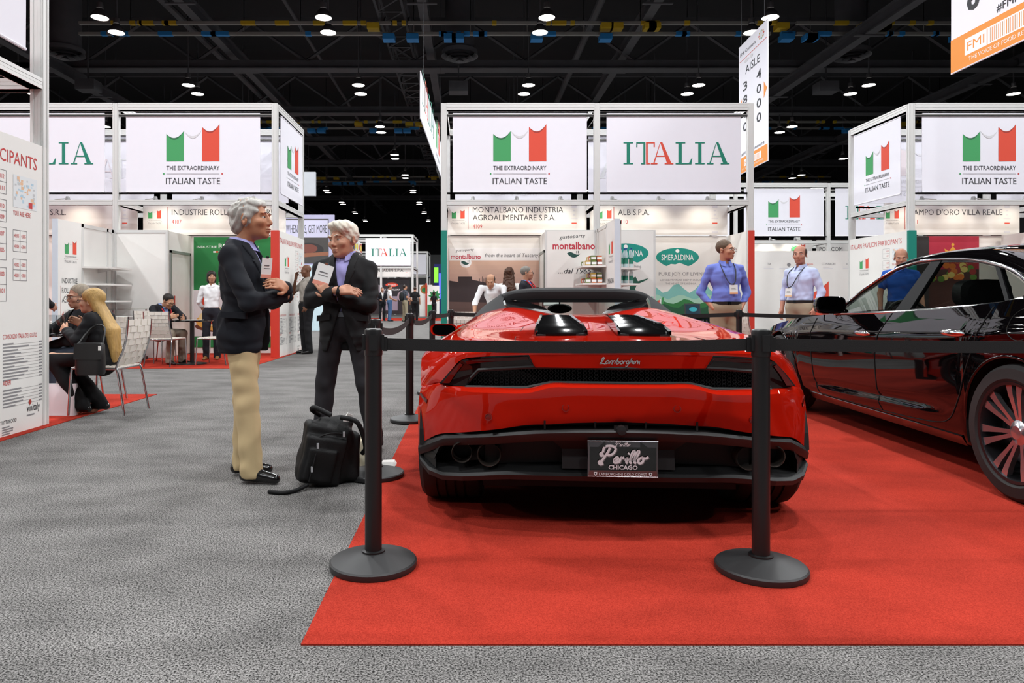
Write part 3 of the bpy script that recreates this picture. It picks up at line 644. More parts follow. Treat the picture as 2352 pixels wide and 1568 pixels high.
def shelf_unit(x, side, y0, y1, zs, lab, depth=0.42):
    t = thing('shelf_unit', lab, 'shelf unit', (x, y0, 0)); L_ = y1-y0
    MB().bx(-0.02, 0.02, 0.06, L_-0.06, 0.1, WALLZ-0.06).build('back_panel', WHITE_PANEL, t)
    for a in (0.03, L_*0.8, L_-0.03): MB().bx(-0.03, 0.03, a-0.03, a+0.03, 0, WALLZ).build('upright', ALU, t)
    MB().bx(-0.03, 0.03, 0, L_, WALLZ-0.06, WALLZ).build('rail', ALU, t)
    for z in zs:
        s = MB().prism([(side*0.02, 0, z), (side*depth, 0.12, z), (side*depth, L_-0.12, z), (side*0.02, L_, z)], (0, 0, -0.03)).build('shelf', WHITE_PANEL, t)
        MB().prism([(side*0.02, L_/2, z-0.03), (side*0.02, L_/2, z-0.1), (side*depth*0.7, L_/2, z-0.03)], (0, 0.02, 0)).build('bracket', ALU, s)
    return t
shelf_unit(-6.6, 1, 11.78, 12.84, (1.64, 1.35, 1.06), 'empty white shelf unit behind the name panel 4107')
shelf_unit(2.34, -1, 11.78, 12.84, (1.66, 1.36), 'white shelf unit stacked with small boxes in the middle booth')
shelf_unit(2.42, 1, 11.3, 12.6, (1.6, 1.34), 'white shelf unit with water bottles in the middle booth', 0.36)
# goods on the shelves
gx = [mat('carton_%d' % i, c, 0.6, var=0.1) for i, c in enumerate(('#c9a64b', '#8c3b2c', '#e6dcc2', '#6b7a3a', '#c7652f'))]
for z, nm in ((1.66, 'upper'), (1.36, 'lower')):
    rr = random.Random(int(z*100))
    for i in range(9):
        for k in range(2):
            x = 2.25-0.1*(i % 3)-0.03; y = 11.98+0.2*(i//3)+0.03*k
            if k == 0 or i % 3 != 2:
                o = MB().bx(-0.04, 0.04, -0.05, 0.05, 0, 0.085).build('food_carton', gx[rr.randrange(5)]); o.location = (x, y, z+0.001+0.087*k)
                MB().bx(-0.042, 0.042, -0.052, -0.05, 0.02, 0.06).build('paper_band', WHITE_INK, o)
                tag(o, 'small printed carton on the %s shelf by the montalbano sheet' % nm, 'carton', 'small cartons on the %s shelf' % nm)
GLASSB = mat('bottle_glass', '#cfe3e6', 0.08, spec=0.5, var=0.02, alpha=0.55); BCAP = mat('bottle_cap', '#1f4f9a', 0.4, var=0.03); BLAB = mat('bottle_label', '#2c7c66', 0.5, var=0.03)
def bottle(loc, lab, h=0.3, grp=None):
    t = thing('water_bottle', lab, 'bottle', loc, group=grp)
    MB().lathe([(0, 0.0), (0.034, 0.0), (0.036, 0.01), (0.036, h*0.6), (0.03, h*0.72), (0.013, h*0.86), (0.013, h*0.93), (0, h*0.93)], n=12).build('body', GLASSB, t, smooth=0.8)
    MB().lathe([(0.0, h*0.92), (0.015, h*0.92), (0.015, h), (0, h)], n=10).build('cap', BCAP, t); MB().lathe([(0.0366, h*0.2), (0.0366, h*0.5)], n=12).build('label', BLAB, t, smooth=3.1); return t
for z, nm in ((1.6, 'upper'), (1.34, 'lower')):
    for i in range(5): bottle((2.5+0.085*(i % 3), 11.55+0.13*(i//3), z+0.001), 'clear water bottle with a blue cap on the %s shelf by the teal oval' % nm, 0.33 if z > 1.5 else 0.26, 'water bottles on the %s shelf' % nm)
# arm spotlights along the lower beams ------------------------------------------------
SPOTM = mat('spot_housing', '#a9a9a8', 0.35, 0.6); SPOTL = mat('spot_lens', '#ffffff', 0.3, emit=20, ecol='#fff0dc', var=0)
def spot(x, y, lab, light=True, proto=[None]):
    if proto[0] is None:
        t = thing('arm_spotlight', lab, 'spotlight', (x, y, LOWZ), group='arm spotlights over the headers'); proto[0] = t
        MB().tube([(0, 0, 0), (0, 0.06, 0.03), (0, 0.42, 0.10)], 0.012, 6).build('arm', SPOTM, t)
        MB().lathe([(0.0, 0.05), (0.03, 0.045), (0.04, 0.0), (0.055, -0.06), (0.05, -0.065)], c=(0, 0.45, 0.1), n=12).build('housing', SPOTM, t, smooth=0.7)
        MB().lathe([(0.05, -0.06), (0, -0.062)], c=(0, 0.45, 0.1), n=12).build('lens', SPOTL, t)
    else: dup(proto[0], (x, y, LOWZ), None, lab)
    if light:
        l = bpy.data.lights.new('header_spot', 'SPOT'); l.energy = 13; l.spot_size = 1.9; l.spot_blend = 0.8; l.color = (1, 0.9, 0.76); l.shadow_soft_size = 0.05
        o = bpy.data.objects.new('header_spot', l); COL.objects.link(o); o.location = (x, y+0.34, LOWZ-0.02); o.rotation_euler = (math.radians(48), 0, 0)
ORD = ['first', 'second', 'third', 'fourth', 'fifth', 'sixth']
for nm, xs in (('left booth', (-9.0, -7.8, -6.1, -5.2, -4.2)), ('middle booth', (0.05, 0.9, 1.75, 2.75, 3.65, 4.6)), ('right booth', (8.75, 9.75, 10.75, 11.7))):
    for i, x in enumerate(xs): spot(x, 13.05, '%s arm spotlight from the left along the lower beam of the %s' % (ORD[i], nm))
for i, x in enumerate((8.8, 9.6, 10.4, 12.9, 13.6)): spot(x, 21.85, '%s arm spotlight from the left on the distant right booth frame' % ORD[i])
# middle distance right: low wall with sponsors, POLI header ---------------------------
t = thing('sponsor_wall', 'long pale wall with small sponsor marks and half a red flag', 'wall panel', (7.0, 18.3, 0))
MB().bx(0.38, 4.4, 0, 0.08, 0, 2.36).build('panel', WHITE_PANEL, t); MB().bx(0.36, 0.4, -0.02, 0, 0, 2.34).build('edge_strip', TEAL, t); MB().bx(0, 0.36, 0.2, 0.26, 0, 2.3).build('side_panel', WHITE_PANEL, t)
F = Face((0, 0, 0), X_, Z_)
for i in range(5):
    x = 0.85+i*0.52
    if i == 1: F.disc(x, 2.0, 0.05, 0.05, INK_G); F.rect(x-0.25, 1.9, x+0.25, 1.92, GREY_L)
    else: F.text(['ITA', '', 'Regione', 'CONFAGRI', 'ICE'][i], x, 1.99, 0.06, RED_P if i == 2 else INK_G, align='c'); F.lines(x-0.14, 1.95, 0.28, 2, 0.04, 0.02, GREY_L)
pts = [(1.9+0.5*i/8, 1.5-0.25*(1-(i/8)**1.6)) for i in range(9)]
F.poly([(1.9, 0.2), (2.42, 0.2)]+[(1.9+0.52*i/8, 1.25+0.32*(i/8)**1.7) for i in range(8, -1, -1)], RED_P)
for i in range(14): F.disc(0.28, 1.9-i*0.11, 0.03, 0.02, RED_P if i > 9 else INK_G)
F.build('print', t)
t = header(11.25, 13.9, 22.6, ['', 'POLI.COM'], '', 'white POLI.COM header far between the middle and right booths', flag=False, textx=0.08, cap=0.13)
F = Face((10.4, 22.5, 2.36), X_, Z_); emblem(F, 0.0, 0.25, 0.42, text=False); o = F.mb.build('print', F.mats); o.parent = t; o.matrix_parent_inverse = Matrix.Translation(-t.location)
header(8.4, 11.1, 22.6, [''], '', 'blank white header far behind the blue-shirted man', flag=False)
plain_wall(8.3, 14, 23.0, 23.08, 'pale back panel of the distant right booth')
# centre aisle far away --------------------------------------------------------------
def d_get(F, w_, h): F.rect(w_*0.02, h*0.58, w_*0.98, h*0.97, mat('print_lilac', '#d3d0e8', 0.6, var=0)); F.text('WHEN IT IS, GET MORE', w_*0.04, h*0.68, h*0.19, INK, width=w_*0.92, bold=0.01)
def d_plate(F, w_, h):
    F.disc(w_*0.55, h*0.3, w_*0.34, h*0.16, mat('print_plate', '#2f2b2c', 0.5, var=0), 1); F.disc(w_*0.55, h*0.33, w_*0.2, h*0.1, mat('print_meat', '#7d4438', 0.5, var=0), 2); F.poly([(0, h*0.1), (w_, h*0.18), (w_, h*0.26), (0, h*0.2)], mat('print_wood', '#9a6248', 0.5, var=0), 1); d_get(F, w_, h)
poster(-6.7, -5.1, 2.4, 4.0, 25.094, 'dark food poster with a lilac GET MORE strip between the standing men', d_plate, base=mat('poster_night', '#4a4644', 0.6, var=0.1))
plain_wall(-7.2, -4.9, 25.1, 25.2, 'tall pale panel carrying the dark food poster', z1=4.15, m=mat('lilac_panel', '#b9b6d4', 0.6))
plain_wall(-6.8, -5.0, 24.5, 24.6, 'pale blue glowing looking panel behind the man on the phone', z1=2.3, m=mat('sky_panel', '#cfe6ee', 0.6))
plain_wall(-4.55, -4.2, 18.9, 19.0, 'small grey panel hung high behind the left booth frame', z0=3.9, z1=4.55, m=mat('hung_grey', '#c3c8ce', 0.6))
t = thing('picture_wall', 'slanting wall of bright food pictures beside the head of the grey-haired man', 'picture wall', (-5.6, 31.0, 1.6)); m = MB(); m.bx(-0.04, 0, 0, 5.0, 0, 2.4); m.build('panel', WHITE_PANEL, t)
F = Face((0, 0, 0), Y_, Z_); rr = random.Random(4); pc = [mat('picture_%d' % i, c, 0.6, var=0.2) for i, c in enumerate(('#b5651f', '#e9e2d0', '#a11f2e', '#26262e', '#d8c22c', '#5d4436', '#c8cfd8'))]
for i in range(9):
    for j in range(5): F.rect(0.05+i*0.55, 0.03+j*0.47, 0.57+i*0.55, 0.48+j*0.47, pc[rr.randrange(7)]); F.disc(0.3+i*0.55, 0.25+j*0.47, 0.2, 0.16, pc[rr.randrange(7)], 2)
F.build('print', t)
header(-6.4, -3.3, 38.75, ['', 'RONCADIN S.P.A.'], '', 'white RONCADIN header far down the aisle', flag=False, textx=0.9, cap=0.18)
def d_ronc(F, w_, h):
    F.disc(w_*0.55, h*0.82, w_*0.16, h*0.06, RED_P, 1); F.text('Roncadin', w_*0.55, h*0.8, h*0.05, WHITE_INK, align='c', k=3, shear=0.2); F.text('LA VIA ITALIANA', w_*0.55, h*0.66, h*0.05, WHITE_INK, align='c', k=3)
    F.disc(w_*0.2, h*0.6, w_*0.18, h*0.22, mat('print_pan', '#8d8590', 0.6, var=0), 1); F.disc(w_*0.85, h*0.5, w_*0.16, h*0.16, mat('print_dough', '#a08e98', 0.6, var=0), 1); F.rect(w_*0.3, h*0.1, w_*0.7, h*0.5, mat('print_mauve', '#8d8494', 0.6, var=0), 0)
poster(-5.6, -3.4, 0.3, 2.3, 39.0, 'dark poster with a red oval behind the far group of people', d_ronc, base=mat('poster_black', '#211f24', 0.6, var=0.1))
o = MB().bx(-6.8, -4.9, 30.0, 31.0, 0, 1.02).bx(-6.85, -4.85, 29.95, 31.05, 1.02, 1.08).build('white_counter', WHITE_PANEL); tag(o, 'white panelled counter far behind the grey-haired man', 'counter')
m = MB()
for i in range(4):
    for j in range(2): m.bx(-6.7+i*0.46, -6.32+i*0.46, 29.96, 29.99, 0.1+j*0.46, 0.48+j*0.46)
m.build('raised_panel', GREY_L, o)
tag(MB().bx(-3.35, -2.5, 46, 46.1, 0, 2.1).build('partition_panel', WHITE_PANEL), 'white panel with an orange round sign far down the aisle', 'panel')
tag(MB().bx(-2.95, -2.85, 45.9, 46.0, 0, 2.2).build('marker_strip', REDP), 'thin red upright strip far down the aisle', 'strip')
F = Face((-3.35, 46, 0), X_, Z_); F.disc(0.35, 1.8, 0.3, 0.3, mat('print_orange', '#b06a35', 0.6, var=0)); F.disc(0.35, 1.75, 0.2, 0.16, PG, 2); o = F.mb.build('round_sign', F.mats); tag(o, 'round orange and green sign on the far white panel', 'sign')
F = Face((-2.7, 44, 0.0), X_, Z_); F.rect(0, 0, 0.75, 2.0, PG); yl = mat('print_yellow', '#d8cf2e', 0.6, var=0)
F.poly([(0.45+0.42*math.cos(PI*i/9)*(1 if i % 2 else 0.6), 1.35+0.42*math.sin(PI*i/9)*(1 if i % 2 else 0.6)) for i in range(18)], yl, 2); F.rect(0, 0, 0.3, 0.8, yl, 2)
tag(MB().bx(-2.7, -1.95, 44.0, 44.05, 0, 2.0).join(F.mb, None).build('star_poster', [WHITE_PANEL]+F.mats), 'green and yellow star poster far down the aisle', 'poster')
t = thing('lit_tower', 'bluish lit display tower far down the aisle', 'display', (-3.1, 60, 0)); MB().bx(0, 1.0, 0, 0.5, 0, 4.2).build('body', mat('tower_blue', '#3a3fae', 0.5), t)
MB().bx(0.0, 0.35, -0.05, 0, 2.6, 3.9).build('green_light', mat('green_glow', '#7fe03a', 0.5, emit=1.5), t); MB().bx(0.4, 0.9, -0.05, 0, 1.2, 3.4).build('blue_light', mat('blue_glow', '#5a62e8', 0.5, emit=1.5), t)
# hanging signs ------------------------------------------------------------------------
ORG = mat('sign_orange', '#ee9230', 0.6, var=0.02)
def d_aisle(F, w_, h):
    F.rect(0, 0, w_, h*0.12, ORG); F.rect(w_*0.03, h*0.876, w_*0.97, h*0.88, RED_P)
    F.text('FMI Connect', w_*0.06, h*0.915, h*0.026, INK, width=w_*0.55); F.disc(w_*0.8, h*0.935, w_*0.09, h*0.03, GREY_L)
    for i in range(8): F.disc(w_*0.8+w_*0.08*math.cos(i*0.785), h*0.935+h*0.027*math.sin(i*0.785), w_*0.018, h*0.006, (RED_P, ORG, GREEN_P, YEL)[i % 4], 2)
    F.disc(w_*0.3, h*0.85, w_*0.09, h*0.012, GREY_L); F.disc(w_*0.46, h*0.85, w_*0.05, h*0.014, GREY_L)
    F.text('AISLE', w_*0.5, h*0.75, h*0.06, INK, width=w_*0.5, align='c')
    for i, c in enumerate('4000'): F.text(c, w_*0.72, h*(0.63-i*0.105), h*0.066, INK, width=w_*0.15, align='c', bold=0.015)
    for i, c in enumerate('3800'): F.text(c, w_*0.24, h*(0.63-i*0.105), h*0.066, INK, width=w_*0.15, align='c', bold=0.015)
    F.poly([(w_*0.88, h*0.46), (w_*0.98, h*0.52), (w_*0.88, h*0.58)], ORG); F.poly([(w_*0.12, h*0.46), (w_*0.02, h*0.52), (w_*0.12, h*0.58)], ORG)
    F.text('#FMIConnect', w_*0.1, h*0.135, h*0.022, INK, width=w_*0.8); F.rect(w_*0.2, h*0.045, w_*0.8, h*0.095, WHITE_INK, 2)
    for i in range(14): F.rect(w_*(0.45+0.022*i), h*0.05, w_*(0.457+0.022*i), h*0.09, ORG, 3)
    F.text('FMI', w_*0.23, h*0.056, h*0.028, ORG, width=w_*0.18, k=4, bold=0.01); F.text('THE VOICE OF FOOD RETAIL', w_*0.12, h*0.022, h*0.012, WHITE_INK, width=w_*0.76, k=3)
p0 = px(1697, 394, 19.0); p1 = px(1763, 378, 17.0); R = (p1-p0); R.z = 0; W = R.length; R.normalize(); H_ = 3.45; p0.z = 4.48
s = banner((p0.x, p0.y, p0.z), R, W, H_, 'tall hanging AISLE sign with 4000 and an orange foot', d_aisle, 'hanging aisle signs', th=0.02)
for q in (0.1, 0.9): MB().tube([R*W*q+Z_*H_, R*W*q+Z_*(13.6-p0.z)], 0.006, 4).build('hanger_wire', STEEL, s)
p0 = px(2184, 170, 10.6)
def d_fmi(F, w_, h):
    F.rect(0, 0, w_, 0.5, ORG); F.rect(0.3, 0.17, w_-0.1, 0.41, WHITE_INK, 2); F.text('FMI', 0.35, 0.225, 0.13, ORG, width=0.34, k=3, bold=0.02)
    F.rect(0.74, 0.18, 0.755, 0.4, ORG, 3)
    rr = random.Random(9)
    for i in range(28): F.rect(0.8+i*0.037, 0.19, 0.8+i*0.037+rr.uniform(0.008, 0.022), 0.39, ORG if i % 3 else mat('bar_tan', '#cfa883', 0.6, var=0), 3)
    F.text('THE VOICE OF FOOD RETAIL', 0.38, 0.07, 0.06, WHITE_INK, width=1.2, k=2, bold=0.01)
    F.poly([(1.64, 0.13), (1.86, 0.15), (1.82, 0.08), (1.68, 0.07)], WHITE_INK, 3); F.disc(1.71, 0.045, 0.02, 0.02, WHITE_INK, 3); F.disc(1.8, 0.045, 0.02, 0.02, WHITE_INK, 3)
    F.text('#FMIConnect', 0.92, 0.56, 0.11, INK, width=0.95); F.text('6', 0.34, 0.8, 0.34, INK, width=0.26, bold=0.03); F.text('AISLE', w_/2, 2.75, 0.24, INK, align='c')
R = Vector((0, -1, 0))
s = banner((p0.x, p0.y, p0.z), R, 2.0, 3.45, 'hanging white and orange FMI sign in the top right corner', d_fmi, 'hanging aisle signs', th=0.02)
for q in (0.15, 1.85): MB().tube([R*q+Z_*3.45, R*q+Z_*(13.6-p0.z)], 0.006, 4).build('hanger_wire', STEEL, s)
def d_hang(F, w_, h): italia(F, w_*0.05, h*0.42, w_*0.45); emblem(F, w_*0.62, h*0.45, w_*0.2)
pa, pb = px(966, 271, 17.8), px(1016, 425, 27.0); R = (pb-pa); R.z = 0; W = R.length; R.normalize()
s = banner((pa.x, pa.y, pa.z), R, W, 1.2, 'long hanging banner seen edge on above the left of the middle booth', d_hang, 'hanging aisle signs')
for q in (0.1, 0.9): MB().tube([R*W*q+Z_*1.2, R*W*q+Z_*(13.6-pa.z)], 0.006, 4).build('hanger_wire', STEEL, s)
# ---------------------------------------------------------------- cars
REDPAINT = mat('red_car_paint', '#bd1e0d', 0.4, spec=0.0, var=0.0, coat=1.0); BLKPAINT = mat('black_car_paint', '#050405', 0.4, spec=0.0, var=0.0, coat=1.0)
GLOSSB = mat('gloss_black', '#0a0a0b', 0.12, var=0.0, coat=0.6); PILB = mat('pillar_black', '#08080a', 0.5, spec=0.06, var=0.0); MATTB = mat('matt_black', '#161617', 0.5, var=0.06); SOFT = mat('soft_top_cloth', '#1c1c1e', 0.85, var=0.08, bump=0.25, bscale=900)
CABIN = mat('cabin_black', '#101011', 0.7, var=0.05); LAMPR = mat('tail_lamp_red', '#5a0a08', 0.3, spec=0.0, var=0.0, coat=1.0); LAMPD = mat('tail_lamp_dark', '#1c0606', 0.3, spec=0.0, var=0.0, coat=1.0); MESHB = mat('grille_black', '#0c0c0d', 0.4, var=0.05)
SILV = mat('rim_silver', '#c9c9cd', 0.2, 0.9, var=0.02); GUN = mat('gunmetal', '#4c4c50', 0.3, 0.9, var=0.03)
def glass_mat(name, tint, refl=1.0):
    m = bpy.data.materials.new(name); m.use_nodes = True; nt = m.node_tree; N = nt.nodes; L = nt.links; N.remove(N['Principled BSDF'])
    t = N.new('ShaderNodeBsdfTransparent'); t.inputs[0].default_value = (*tint, 1); g = N.new('ShaderNodeBsdfGlossy'); g.inputs['Roughness'].default_value = 0.01
    lw = N.new('ShaderNodeLayerWeight'); lw.inputs[0].default_value = 0.5; pw = N.new('ShaderNodeMath'); pw.operation = 'POWER'; pw.inputs[1].default_value = 5.0
    f = N.new('ShaderNodeMath'); f.operation = 'MULTIPLY_ADD'; f.inputs[1].default_value = 0.9; f.inputs[2].default_value = 0.05; mx = N.new('ShaderNodeMixShader')
    L.new(lw.outputs['Facing'], pw.inputs[0]); L.new(pw.outputs[0], f.inputs[0])
    L.new(f.outputs[0], mx.inputs[0]); L.new(t.outputs[0], mx.inputs[1]); L.new(g.outputs[0], mx.inputs[2]); L.new(mx.outputs[0], N['Material Output'].inputs[0]); return m
def pair(mb, u0, name, m, parent, **k):
    """one object per side of the car"""
    mb.build(name, m, parent, **k); o = MB(); o.v = [(2*u0-p[0], p[1], p[2]) for p in mb.v]; o.f = [f[::-1] for f in mb.f]; o.m = mb.m; return o.build(name, m, parent, **k)
GLASS = glass_mat('car_glass', (0.75, 0.8, 0.78)); GLASSD = glass_mat('dark_car_glass', (0.55, 0.60, 0.57)); CLEAR = glass_mat('clear_glass', (0.93, 0.95, 0.95))
def surf(table, nu=4, nv=4):
    rows = [cr(r, nu) for r in table]; cols = [cr([r[j] for r in rows], nv) for j in range(len(rows[0]))]
    return [[cols[j][i] for j in range(len(cols))] for i in range(len(cols[0]))]
def mirror(mb, u0=0.0):
    k = len(mb.v); n = len(mb.f); mb.v += [(2*u0-p[0], p[1], p[2]) for p in mb.v]; mb.f += [tuple(i+k for i in f[::-1]) for f in mb.f[:n]]; mb.m += mb.m[:n]; return mb
def wheel(parent, c, r, rr_, wd, side, spokes, rimm, label=None):
    """side=-1: outer face looks to -x. c = centre on the outer face plane"""
    s = -side; W = MB()
    prof = [(rr_+0.002, 0.0), (rr_+0.02, -0.012), (r*0.93, -0.008), (r*0.985, 0.012), (r, 0.035)]
    n_g = 5
    for i in range(1, n_g):
        x = 0.035+(wd-0.07)*i/n_g; prof += [(r, x-0.006), (r-0.009, x-0.005), (r-0.009, x+0.005), (r, x+0.006)]
    prof += [(r, wd-0.035), (r*0.985, wd-0.012), (r*0.93, wd+0.004), (rr_, wd)]
    W.lathe([(a, s*b) for a, b in prof], n=56, axis='x')
    t = W.build('wheel', RUBBER, parent, smooth=0.5, loc=c)
    R = MB(); R.lathe([(rr_+0.004, s*0.004), (rr_+0.004, s*-0.006), (rr_-0.012, s*-0.004), (rr_-0.02, s*0.03), (rr_-0.03, s*wd*0.9), (rr_*0.3, s*wd*0.92)], n=48, axis='x'); R.build('rim_barrel', GUN, t, smooth=0.6)
    S = MB()
    for k in range(spokes):
        a = 2*PI*(k+ (0.16 if k % 2 else -0.16))/spokes; ca, sa = math.cos(a), math.sin(a)
        def q(rad, wid, dep): return [(s*dep, rad*ca-wid*sa, rad*sa+wid*ca), (s*dep, rad*ca+wid*sa, rad*sa-wid*ca), (s*(dep+0.03), rad*ca+wid*sa*0.8, rad*sa-wid*ca*0.8), (s*(dep+0.03), rad*ca-wid*sa*0.8, rad*sa+wid*ca*0.8)]
        S.loft([q(rr_*0.12, 0.012, 0.035), q(rr_*0.45, rr_*0.042, 0.022), q(rr_*0.75, rr_*0.062, 0.008), q(rr_*0.97, rr_*0.085, 0.004)])
    S.build('spokes', rimm, t, smooth=0.5)
    H = MB().lathe([(0.0, s*0.012), (0.035, s*0.014), (0.042, s*0.02), (0.065, s*0.03), (0.075, s*0.05)], n=24, axis='x'); H.build('hub_cap', rimm, t, smooth=0.5)
    B = MB()
    for k in range(5):
        a = 2*PI*k/5+0.3; B.lathe([(0.0, s*0.03), (0.011, s*0.032), (0.012, s*0.05)], c=(0, 0.058*math.cos(a), 0.058*math.sin(a)), n=8, axis='x')
    B.build('wheel_nuts', GUN, t); MB().lathe([(rr_*0.72, s*0.09), (rr_*0.72, s*0.1), (0.05, s*0.1)], n=36, axis='x').build('brake_disc', mat('brake_steel', '#5c5c60', 0.35, 0.8, var=0.03), t)
    return t
# ================================================================= red sports car
L_ = thing('sports_car', 'low red open-top style sports car seen from behind with black soft top', 'car', (0.655, 3.0, 0.006), -0.06)
Vb = lambda u: 0.05+0.25*abs(u)**2.2
T = [[(0,.03,.818),(.2,.03,.818),(.40,.055,.814),(.608,.12,.80),(.707,.19,.780),(.765,.25,.722),(.815,.30,.665),(.852,.36,.642)],
     [(0,.055,.845),(.2,.055,.845),(.41,.08,.842),(.62,.15,.834),(.755,.26,.81),(.825,.34,.757),(.88,.39,.70),(.925,.43,.62)],
     [(0,.3,.855),(.2,.3,.855),(.41,.32,.858),(.64,.42,.862),(.80,.52,.845),(.872,.57,.80),(.925,.60,.755),(.95,.60,.725)],
     [(0,.62,.868),(.2,.62,.866),(.41,.62,.866),(.66,.68,.877),(.825,.74,.858),(.90,.76,.815),(.945,.76,.775),(.96,.76,.752)],
     [(0,.95,.888),(.2,.95,.884),(.40,.95,.878),(.66,.95,.895),(.82,.95,.868),(.90,.96,.81),(.945,.96,.74),(.955,.96,.69)],
     [(0,1.3,.925),(.2,1.3,.915),(.39,1.3,.91),(.64,1.25,.93),(.80,1.25,.885),(.885,1.28,.81),(.935,1.3,.70),(.948,1.3,.62)],
     [(0,1.65,.948),(.18,1.65,.945),(.36,1.65,.95),(.57,1.62,.97),(.77,1.62,.91),(.865,1.64,.82),(.92,1.65,.70),(.935,1.65,.62)],
     [(0,1.93,.955),(.17,1.93,.955),(.33,1.98,.985),(.515,2.0,1.003),(.74,2.0,.937),(.85,2.0,.825),(.91,2.0,.70),(.92,2.0,.62)],
     [(0,2.0,.93),(.17,2.0,.93),(.335,2.04,.955),(.52,2.07,.985),(.765,2.4,.918),(.85,2.4,.822),(.905,2.4,.70),(.912,2.4,.62)]]
m = MB().grid(surf(T)); m.build('body_rear', REDPAINT, L_, smooth=0.9) if False else mirror(m).build('body_rear', REDPAINT, L_, smooth=0.7, weld=True)
# front wings, bonnet, doors
T = [[(0,3.25,.875),(.35,3.22,.875),(.6,3.12,.872),(.74,2.95,.88),(.80,2.9,.882),(.87,2.9,.80),(.915,2.9,.70),(.92,2.9,.62)],
     [(0,3.5,.80),(.35,3.48,.80),(.6,3.4,.805),(.74,3.36,.825),(.85,3.34,.80),(.92,3.34,.76),(.945,3.34,.745),(.95,3.34,.735)],
     [(0,3.9,.68),(.35,3.88,.685),(.6,3.8,.70),(.72,3.75,.72),(.83,3.7,.70),(.9,3.68,.66),(.93,3.68,.6),(.935,3.68,.56)],
     [(0,4.25,.55),(.35,4.22,.55),(.55,4.15,.56),(.68,4.08,.57),(.78,4.0,.56),(.85,3.95,.52),(.88,3.92,.48),(.89,3.9,.42)],
     [(0,4.42,.40),(.35,4.38,.40),(.55,4.32,.40),(.68,4.22,.40),(.78,4.12,.40),(.84,4.0,.38),(.87,3.95,.35),(.885,3.9,.32)],
     [(0,4.40,.2),(.35,4.36,.2),(.55,4.30,.2),(.68,4.2,.2),(.78,4.1,.2),(.84,4.0,.2),(.87,3.95,.2),(.88,3.9,.2)]]
mirror(MB().grid(surf(T))).build('body_front', REDPAINT, L_, smooth=0.7, weld=True)
T = [[(.765,2.4,.918),(.85,2.4,.822),(.905,2.4,.70),(.912,2.4,.62)], [(.785,2.65,.90),(.86,2.65,.81),(.91,2.65,.70),(.915,2.65,.62)], [(.80,2.9,.882),(.87,2.9,.80),(.915,2.9,.70),(.92,2.9,.62)]]
g = surf(T); D = MB().grid(g)
def arch(v, c, r): return 0.35+math.sqrt(max(r*r-(v-c)**2, 0)) if abs(v-c) < r else 0.0
def lower(v0, v1, n=40):
    rows = []
    for i in range(n+1):
        v = v0+(v1-v0)*i/n; zl = max(0.13, arch(v, .74, .40), arch(v, 3.36, .385)); zl = min(zl, .73); zt = max(.625, zl+.002)
        uo = .95 if v < 1.3 else .95-.03*min((v-1.3)/.7, 1) if v < 2.9 else .92+.025*math.exp(-((v-3.36)/.4)**2)-max(0, v-3.6)*.1
        rows.append([(uo-.0*(zt-z)+(-.05 if z < .2 else .0)-.02*math.sin(PI*(zt-z)/.5) if zt-z < .5 else uo-.05, v, z) for z in [zt-(zt-zl)*k/8 for k in range(9)]])
    return rows
pair(D.grid(lower(1.14, 2.97)), 0, 'door', REDPAINT, L_, smooth=0.7)
pair(MB().grid(lower(2.975, 3.9)), 0, 'front_wing_side', REDPAINT, L_, smooth=0.7)
# rear bumper
T = [[(0,.07,.690),(.20,.07,.690),(.305,.07,.689),(.41,.08,.664),(.55,.12,.662),(.69,.18,.659),(.81,.28,.66),(.862,.35,.645),(.905,.40,.635)],
     [(0,.010,.676),(.20,.010,.676),(.305,.012,.675),(.41,.02,.649),(.55,.06,.644),(.69,.13,.640),(.81,.24,.644),(.872,.32,.63),(.93,.42,.61)],
     [(0,.028,.60),(.20,.028,.60),(.305,.03,.59),(.41,.04,.575),(.55,.075,.56),(.69,.14,.545),(.81,.24,.535),(.885,.32,.50),(.94,.405,.50)],
     [(0,.05,.522),(.20,.052,.516),(.305,.056,.508),(.41,.065,.502),(.55,.095,.475),(.69,.155,.45),(.81,.245,.425),(.878,.32,.385),(.932,.37,.345)]]
bump = mirror(MB().grid(surf(T, 5, 3))).build('rear_bumper', REDPAINT, L_, smooth=0.6, weld=True)
for u, z in ((-.58,.532), (-.24,.585), (.24,.585), (.58,.532)): MB().lathe([(0, .004), (.012, .003), (.014, -.004), (.017, -.004), (.018, .01)], c=(u, (.032 if abs(u) < .3 else .085), z), n=14, axis='y').build('parking_sensor', mat('sensor_red', '#8c1208', 0.3, var=0, coat=0.5), bump)
pair(MB().prism([(.885,.325,.575), (.925,.40,.60), (.935,.42,.585), (.888,.33,.555)], (0, -.006, 0)), 0, 'side_reflector', mat('reflector_red', '#5c0c08', 0.2, var=0, coat=1.0), bump)
# fascia between the lamps
fas = mirror(MB().grid([[(0,.03,.818),(.2,.03,.818),(.40,.055,.814)], [(0,.045,.79),(.2,.045,.79),(.387,.062,.787)], [(0,.06,.757),(.2,.06,.757),(.373,.075,.757)]])).build('rear_fascia', REDPAINT, L_, smooth=0.6, weld=True)
MB().bx(-.222, .222, .016, .04, .832, .843).build('brake_light_strip', LAMPR, L_)
